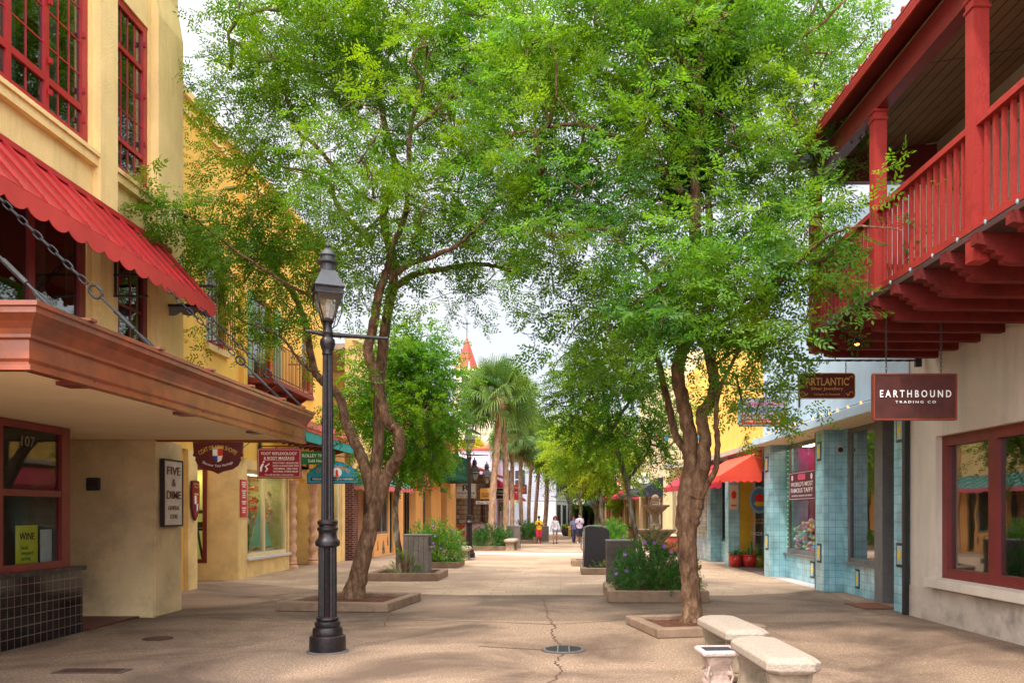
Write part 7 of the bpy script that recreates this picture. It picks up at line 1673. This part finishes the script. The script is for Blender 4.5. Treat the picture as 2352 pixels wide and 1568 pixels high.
# --- shrubs
def shrub(label, c, r, h, n, lm, T=TB, sc=1.0, flowers=0, seed=1, z0=.12):
    global rng; rng = np.random.default_rng(seed); random.seed(seed)
    t = thing('shrub', label, 'shrub', (c[0], c[1], z0), 0, 'bushy shrubs in the stone beds')
    q = rng.normal(size=(n, 3)); q[:, 2] = abs(q[:, 2]); q /= np.linalg.norm(q, axis=1, keepdims=True)
    p = q * (rng.uniform(.15, 1, n) ** .4)[:, None] * np.array([r[0], r[1], h]) * (1 + .12 * np.sin(q[:, :1] * 9 + q[:, 1:2] * 7)); box = rng.uniform(size=n) < .35
    p[box] = (rng.uniform(-1, 1, (box.sum(), 3)) * np.array([r[0] * .92, r[1] * .92, .5]) + [0, 0, .5]) * np.array([1, 1, h * .75]); d = q + [0, 0, .3] + rng.normal(size=(n, 3)) * .4; p[:, 2] += .02
    V, Fq, ix = place_sprays(T, p - unit(d) * 0, d, rng.uniform(.7, 1.1, n) * sc); tn = np.clip(rng.uniform(0, 1, n)[ix] + rng.normal(size=len(ix)) * .1, 0, 1)
    keep = V[:, 2].reshape(-1, 4).min(1) > -.02; np_mesh('foliage', V, Fq[keep], lm, t, tn[keep])
    m = MB()
    for i in range(24):
        a = random.random() * 6.3; e = (r[0] * .8 * math.cos(a) * random.random(), r[1] * .8 * math.sin(a) * random.random(), h * random.uniform(.6, .95)); m.tube([(e[0] * .25, e[1] * .25, -.06), (e[0] * .7, e[1] * .7, e[2] * .5), e], [.012, .009, .004], 4)
    m.build('stems', BARK, t)
    fm = mat('violet_petals', (.36, .13, .62), .6, .15)
    for i in range(flowers):
        a = random.uniform(-2.9, -.2); e = random.uniform(.1, 1.2); x, y, z = r[0] * 1.03 * math.cos(a) * math.cos(e * .8), r[1] * 1.03 * math.sin(a) * math.cos(e * .8), h * (.25 + .8 * math.sin(e)); f = MB()
        for k_ in range(5):
            b = k_ * 1.2566; f.quad((x, y, z), (x + .03 * math.cos(b - .45), y - .015, z + .03 * math.sin(b - .45)), (x + .042 * math.cos(b), y - .02, z + .042 * math.sin(b)), (x + .03 * math.cos(b + .45), y - .015, z + .03 * math.sin(b + .45)))
        f.build('flower', fm, t)
    return t
shrub('dark green bush with violet flowers in front of the fountain', (1.78, 16.25), (.80, .85), 1.0, 900, LEAF6, sc=.62, flowers=8, seed=61, z0=.12)
shrub('bright green rounded shrub behind the left litter bin', (-3.85, 25.6), (.85, .8), 1.2, 850, LEAF7, sc=.75, flowers=9, seed=62, z0=.1)
shrub('dark shrub around the foot of the first palm', (-3.12, 37.3), (.85, .9), .95, 600, LEAF6, sc=.85, seed=63)
shrub('shrub between the far grey bin and the person in yellow', (-2.05, 45.9), (.65, .8), .95, 220, LEAF6, sc=1.0, seed=64)
shrub('small far shrub behind the person in yellow', (-1.85, 50.5), (.5, .7), .9, 160, LEAF6, sc=1.0, seed=65)
shrub('leafy green shrub right of the black curved bin', (2.1, 34.5), (.6, .8), 1.15, 480, LEAF7, sc=.9, flowers=4, seed=66)
shrub('low far shrub under the flag', (2.25, 43), (.6, .8), 1.1, 180, LEAF6, sc=1.0, seed=67)
shrub('thin weedy sprouts around the slim left tree', (-3.9, 20.75), (.35, .3), .6, 40, LEAF3, sc=.6, seed=68, z0=.08)
shrub('few yellow sprigs at the edge of the black bin bed', (1.2, 22.4), (.35, .12), .3, 20, LEAF4, sc=.5, seed=69, z0=.1)

# ============================================================= people
SKIN = mat('dark_skin', (.16, .07, .04), .6, .05, 3); SKIN2 = mat('tan_skin', (.42, .20, .12), .6, .05, 3)
def ell(cx, cy, z, a, b, n=14): return [(cx + a * math.cos(2 * math.pi * i / n), cy + b * math.sin(2 * math.pi * i / n), z) for i in range(n)]
def person(label, loc, rz, H, skin, top, bottom, shoe, hair, leg_len='knee', sleeves='short', step=.16, arms='phone', long_hair=False, bulk=1.0, band=None):
    """one skinned body on a joint chain, with clothes and hair as children; faces -y"""
    s = H / 1.75; t = thing('person', label, 'person', loc, rz, None)
    hipz, shz = .92, 1.44
    fl, fr = -step, step
    J = {'pelvis': (0, 0, .95, .125 * bulk, .10 * bulk), 'waist': (0, 0, 1.10, .115 * bulk, .09 * bulk), 'chest': (0, .0, 1.30, .14 * bulk, .10 * bulk), 'neck': (0, .01, 1.47, .055, .055), 'jaw': (0, -.012, 1.56, .058, .068), 'head': (0, 0, 1.65, .072, .088), 'crown': (0, .01, 1.72, .05, .06)}
    for sd, f in ((-1, fl), (1, fr)):
        k = 'l' if sd < 0 else 'r'
        J['hip' + k] = (sd * .09, 0, .90, .09 * bulk, .09 * bulk); J['knee' + k] = (sd * .095, f * .5 - .03, .50, .058, .06); J['calf' + k] = (sd * .095, f * .75 + .01, .34, .055, .06)
        J['ankle' + k] = (sd * .095, f + .03, .09, .036, .04); J['toe' + k] = (sd * .10, f - .13, .035, .04, .03)
        J['sho' + k] = (sd * .17, 0, 1.40, .055, .055)
        if arms == 'phone' and not (sd > 0 and arms == 'one'):
            J['elb' + k] = (sd * .22, .04, 1.14, .042, .042); J['wri' + k] = (sd * .09, -.20, 1.18, .028, .025); J['pal' + k] = (sd * .05, -.25, 1.21, .03, .02)
        else:
            J['elb' + k] = (sd * .24, .03 + f * .3, 1.12, .042, .042); J['wri' + k] = (sd * .27, -.04 - f * .6, .88, .027, .025); J['pal' + k] = (sd * .275, -.06 - f * .7, .80, .03, .022)
    E = [('pelvis', 'waist'), ('waist', 'chest'), ('chest', 'neck'), ('neck', 'jaw'), ('jaw', 'head'), ('head', 'crown')]
    for k in 'lr': E += [('pelvis', 'hip' + k), ('hip' + k, 'knee' + k), ('knee' + k, 'calf' + k), ('calf' + k, 'ankle' + k), ('ankle' + k, 'toe' + k), ('chest', 'sho' + k), ('sho' + k, 'elb' + k), ('elb' + k, 'wri' + k), ('wri' + k, 'pal' + k)]
    # fingers: four unequal ones curled forward and a thumb off the side of the palm
    for k, sd in (('l', -1), ('r', 1)):
        p = Vector(J['pal' + k][:3]); w = Vector(J['wri' + k][:3]); d = (p - w).normalized(); sv = d.cross(Vector((0, 0, 1))).normalized() if abs(d.z) < .8 else Vector((0, 1, 0)); cu = Vector((0, -.02, .012)) if arms != 'phone' else Vector((-sd * .02, 0, .01))
        for q, (o_, l_) in enumerate(((-.024, .062), (-.008, .072), (.008, .068), (.022, .052))):
            a = p + d * .02 + sv * o_; b = a + d * l_ * .55; c = b + d * l_ * .3 + cu
            for nm, v in (('a', a), ('b', b), ('c', c)): J['f%s%d%s' % (k, q, nm)] = (v.x, v.y, v.z, .0085, .0085)
            E += [('pal' + k, 'f%s%da' % (k, q)), ('f%s%da' % (k, q), 'f%s%db' % (k, q)), ('f%s%db' % (k, q), 'f%s%dc' % (k, q))]
        a = w.lerp(p, .5) + sv * (-.03); b = a + d * .035 - sv * .012
        J['t%sa' % k] = (a.x, a.y, a.z, .010, .010); J['t%sb' % k] = (b.x, b.y, b.z, .009, .009); E += [('wri' + k, 't%sa' % k), ('t%sa' % k, 't%sb' % k)]
    names = list(J); me = bpy.data.meshes.new('body'); bm = bmesh.new(); lay = bm.verts.layers.skin.verify(); vs = [bm.verts.new(Vector(J[n][:3]) * s) for n in names]
    for a, b in E: bm.edges.new((vs[names.index(a)], vs[names.index(b)]))
    for n, v in zip(names, vs): v[lay].radius = (J[n][3] * s, J[n][4] * s); v[lay].use_root = n == 'pelvis'
    bm.to_mesh(me); bm.free(); me.materials.append(skin)
    o = bpy.data.objects.new('body', me); C.objects.link(o); o.parent = t
    sk = o.modifiers.new('skin', 'SKIN'); sk.use_smooth_shade = True; o.modifiers.new('sub', 'SUBSURF').levels = 1; o.modifiers['sub'].render_levels = 2
    def P(*v): return tuple(c * s for c in v)
    b = bulk
    m = MB(); m.loft([ell(0, 0, z * s, a * s * b, c * s * b) for z, a, c in ((.88, .165, .125), (.98, .165, .125), (1.12, .15, .115), (1.30, .175, .125), (1.40, .185, .105), (1.455, .12, .075), (1.475, .065, .06))])
    for k, sd in (('l', -1), ('r', 1)):
        sh, el_, wr = [Vector(J[q + k][:3]) for q in ('sho', 'elb', 'wri')]
        if sleeves == 'short': m.tube([P(*(sh + Vector((-sd * .04, 0, 0)))), P(*sh), P(*sh.lerp(el_, .75))], [.06 * s, .066 * s, .062 * s], 10)
        else: m.tube([P(*(sh + Vector((-sd * .04, 0, 0)))), P(*sh), P(*el_), P(*wr.lerp(el_, .1))], [.06 * s, .064 * s, .055 * s, .045 * s], 10)
    m.build('top', top, t, smooth=True)
    m = MB(); m.loft([ell(0, 0, z * s, a * s * b, c * s * b) for z, a, c in ((.80, .17, .12), (.90, .168, .122), (1.0, .15, .11))])
    cut = {'knee': .95, 'short': .32, 'long': 1.0}[leg_len]
    for k in 'lr':
        h, kn, an = [Vector(J[q + k][:3]) for q in ('hip', 'knee', 'ankle')]
        pts = [P(*(h + Vector((0, 0, .04)))), P(*h.lerp(kn, .5 * min(1, cut * 1.2))), P(*h.lerp(kn, cut))]; rr = [.10 * s * b, .095 * s * b, (.085 if cut < .9 else .078) * s * b]
        if leg_len == 'long': pts.append(P(*an)); rr.append(.06 * s)
        if leg_len == 'knee': pts.append(P(*kn.lerp(an, .2))); rr.append(.08 * s)
        m.tube(pts, rr, 10)
    m.build('shorts' if leg_len != 'long' else 'trousers', bottom, t, smooth=True)
    m = MB()
    for k in 'lr':
        an, to = Vector(J['ankle' + k][:3]), Vector(J['toe' + k][:3]); m.loft([ell((an.x + to.x) / 2 * s, (an.y + to.y) / 2 * s + .01 * s, z * s, a * s, c * s, 12) for z, a, c in ((.0, .05, .135), (.03, .052, .14), (.06, .046, .11), (.10, .042, .055))])
    m.build('shoes', shoe, t, smooth=True)
    m = MB(); m.ball(P(0, .022, 1.685), .098 * s, 14, 10, (.95, 1.02, .95))
    if long_hair:
        for a in np.linspace(.3, 2.84, 7): m.tube([P(.07 * math.cos(a), .05 * math.sin(a), 1.72), P(.11 * math.cos(a), .03 + .06 * math.sin(a), 1.60), P(.12 * math.cos(a) + .01, .04 + .06 * math.sin(a), 1.46)], [.035 * s, .045 * s, .02 * s], 8)
    m.build('hair', hair, t, smooth=True)
    m = MB(); m.ball(P(0, -.078, 1.625), .016 * s, 8, 6, (.8, 1, 1.3)); m.tube([P(-.02, -.074, 1.588), P(.02, -.074, 1.588)], .006 * s, 5)
    for sd in (-1, 1): m.ball(P(sd * .078, .0, 1.63), .02 * s, 8, 6, (.4, .8, 1.3))
    m.build('face', skin, t, smooth=True)
    m = MB()
    for sd in (-1, 1): m.ball(P(sd * .028, -.073, 1.652), .010 * s, 8, 6, (1.3, .6, .8))
    m.build('eyes', M['letterdark'], t)
    return t
def cloth(n, c, **k): return mat('cloth_' + n, c, .85, k.pop('var', .12), 6, .1, 20, **k)
zz = 45.0
person('person in yellow T-shirt and long red shorts looking down at a phone', (at(1238, 1177, zz).x, zz, 0), R(5), 1.47, SKIN, cloth('yellow', (.80, .48, .02)), cloth('coral', (.68, .03, .08)), cloth('redshoe', (.35, .04, .03)), mat('black_hair', (.012, .01, .01), .7, .2, 20), 'knee', 'short', .07, 'phone', bulk=1.15)
tie = mat('cloth_tiedye', (.75, .73, .78), .85, .05, 3, dark=(.06, .04, .09), darkamt=1.0, dscale=5)
person('person in black and white tie-dye top and denim shorts walking', (at(1275, 1177, 44.6).x, 44.6, 0), R(0), 1.47, SKIN2, tie, cloth('denim', (.16, .24, .42)), cloth('darkshoe', (.03, .03, .06)), mat('auburn_hair', (.20, .06, .03), .7, .3, 20), 'short', 'long', .15, 'swing', True, 1.0)
person('person in grey blue top and dark trousers half hidden by the lavender shirt', (at(1318, 1177, 46.3).x, 46.3, 0), R(15), 1.45, SKIN2, cloth('greyblue', (.20, .22, .40)), cloth('darkleg', (.08, .07, .12)), cloth('brownshoe', (.12, .06, .04)), mat('brown_hair', (.10, .05, .03), .7, .3, 20), 'long', 'short', .16, 'phone', False, .92)
person('person in pale lavender T-shirt and black shorts holding a phone', (at(1331, 1177, 45).x, 45, 0), R(-3), 1.62, SKIN2, cloth('lavender', (.58, .48, .66)), cloth('blackshorts', (.03, .03, .05)), cloth('whiteshoe', (.6, .6, .62)), mat('dark_hair', (.03, .018, .012), .7, .2, 20), 'knee', 'short', .12, 'phone', False, 1.2)
for lb, px, y, dy in (('phone held by the person in yellow', 1238, 45.0, -.24), ('phone held by the person in lavender', 1331, 45.0, -.27)):
    s_ = 1.47 / 1.75 if px < 1300 else 1.62 / 1.75
    t = thing('phone', lb, 'phone', (at(px, 1177, y).x, y + dy * s_ - .03, 1.20 * s_), 0); MB().box(-.038, .038, -.006, .006, 0, .14, .003).build('case', M['letterdark'], t)
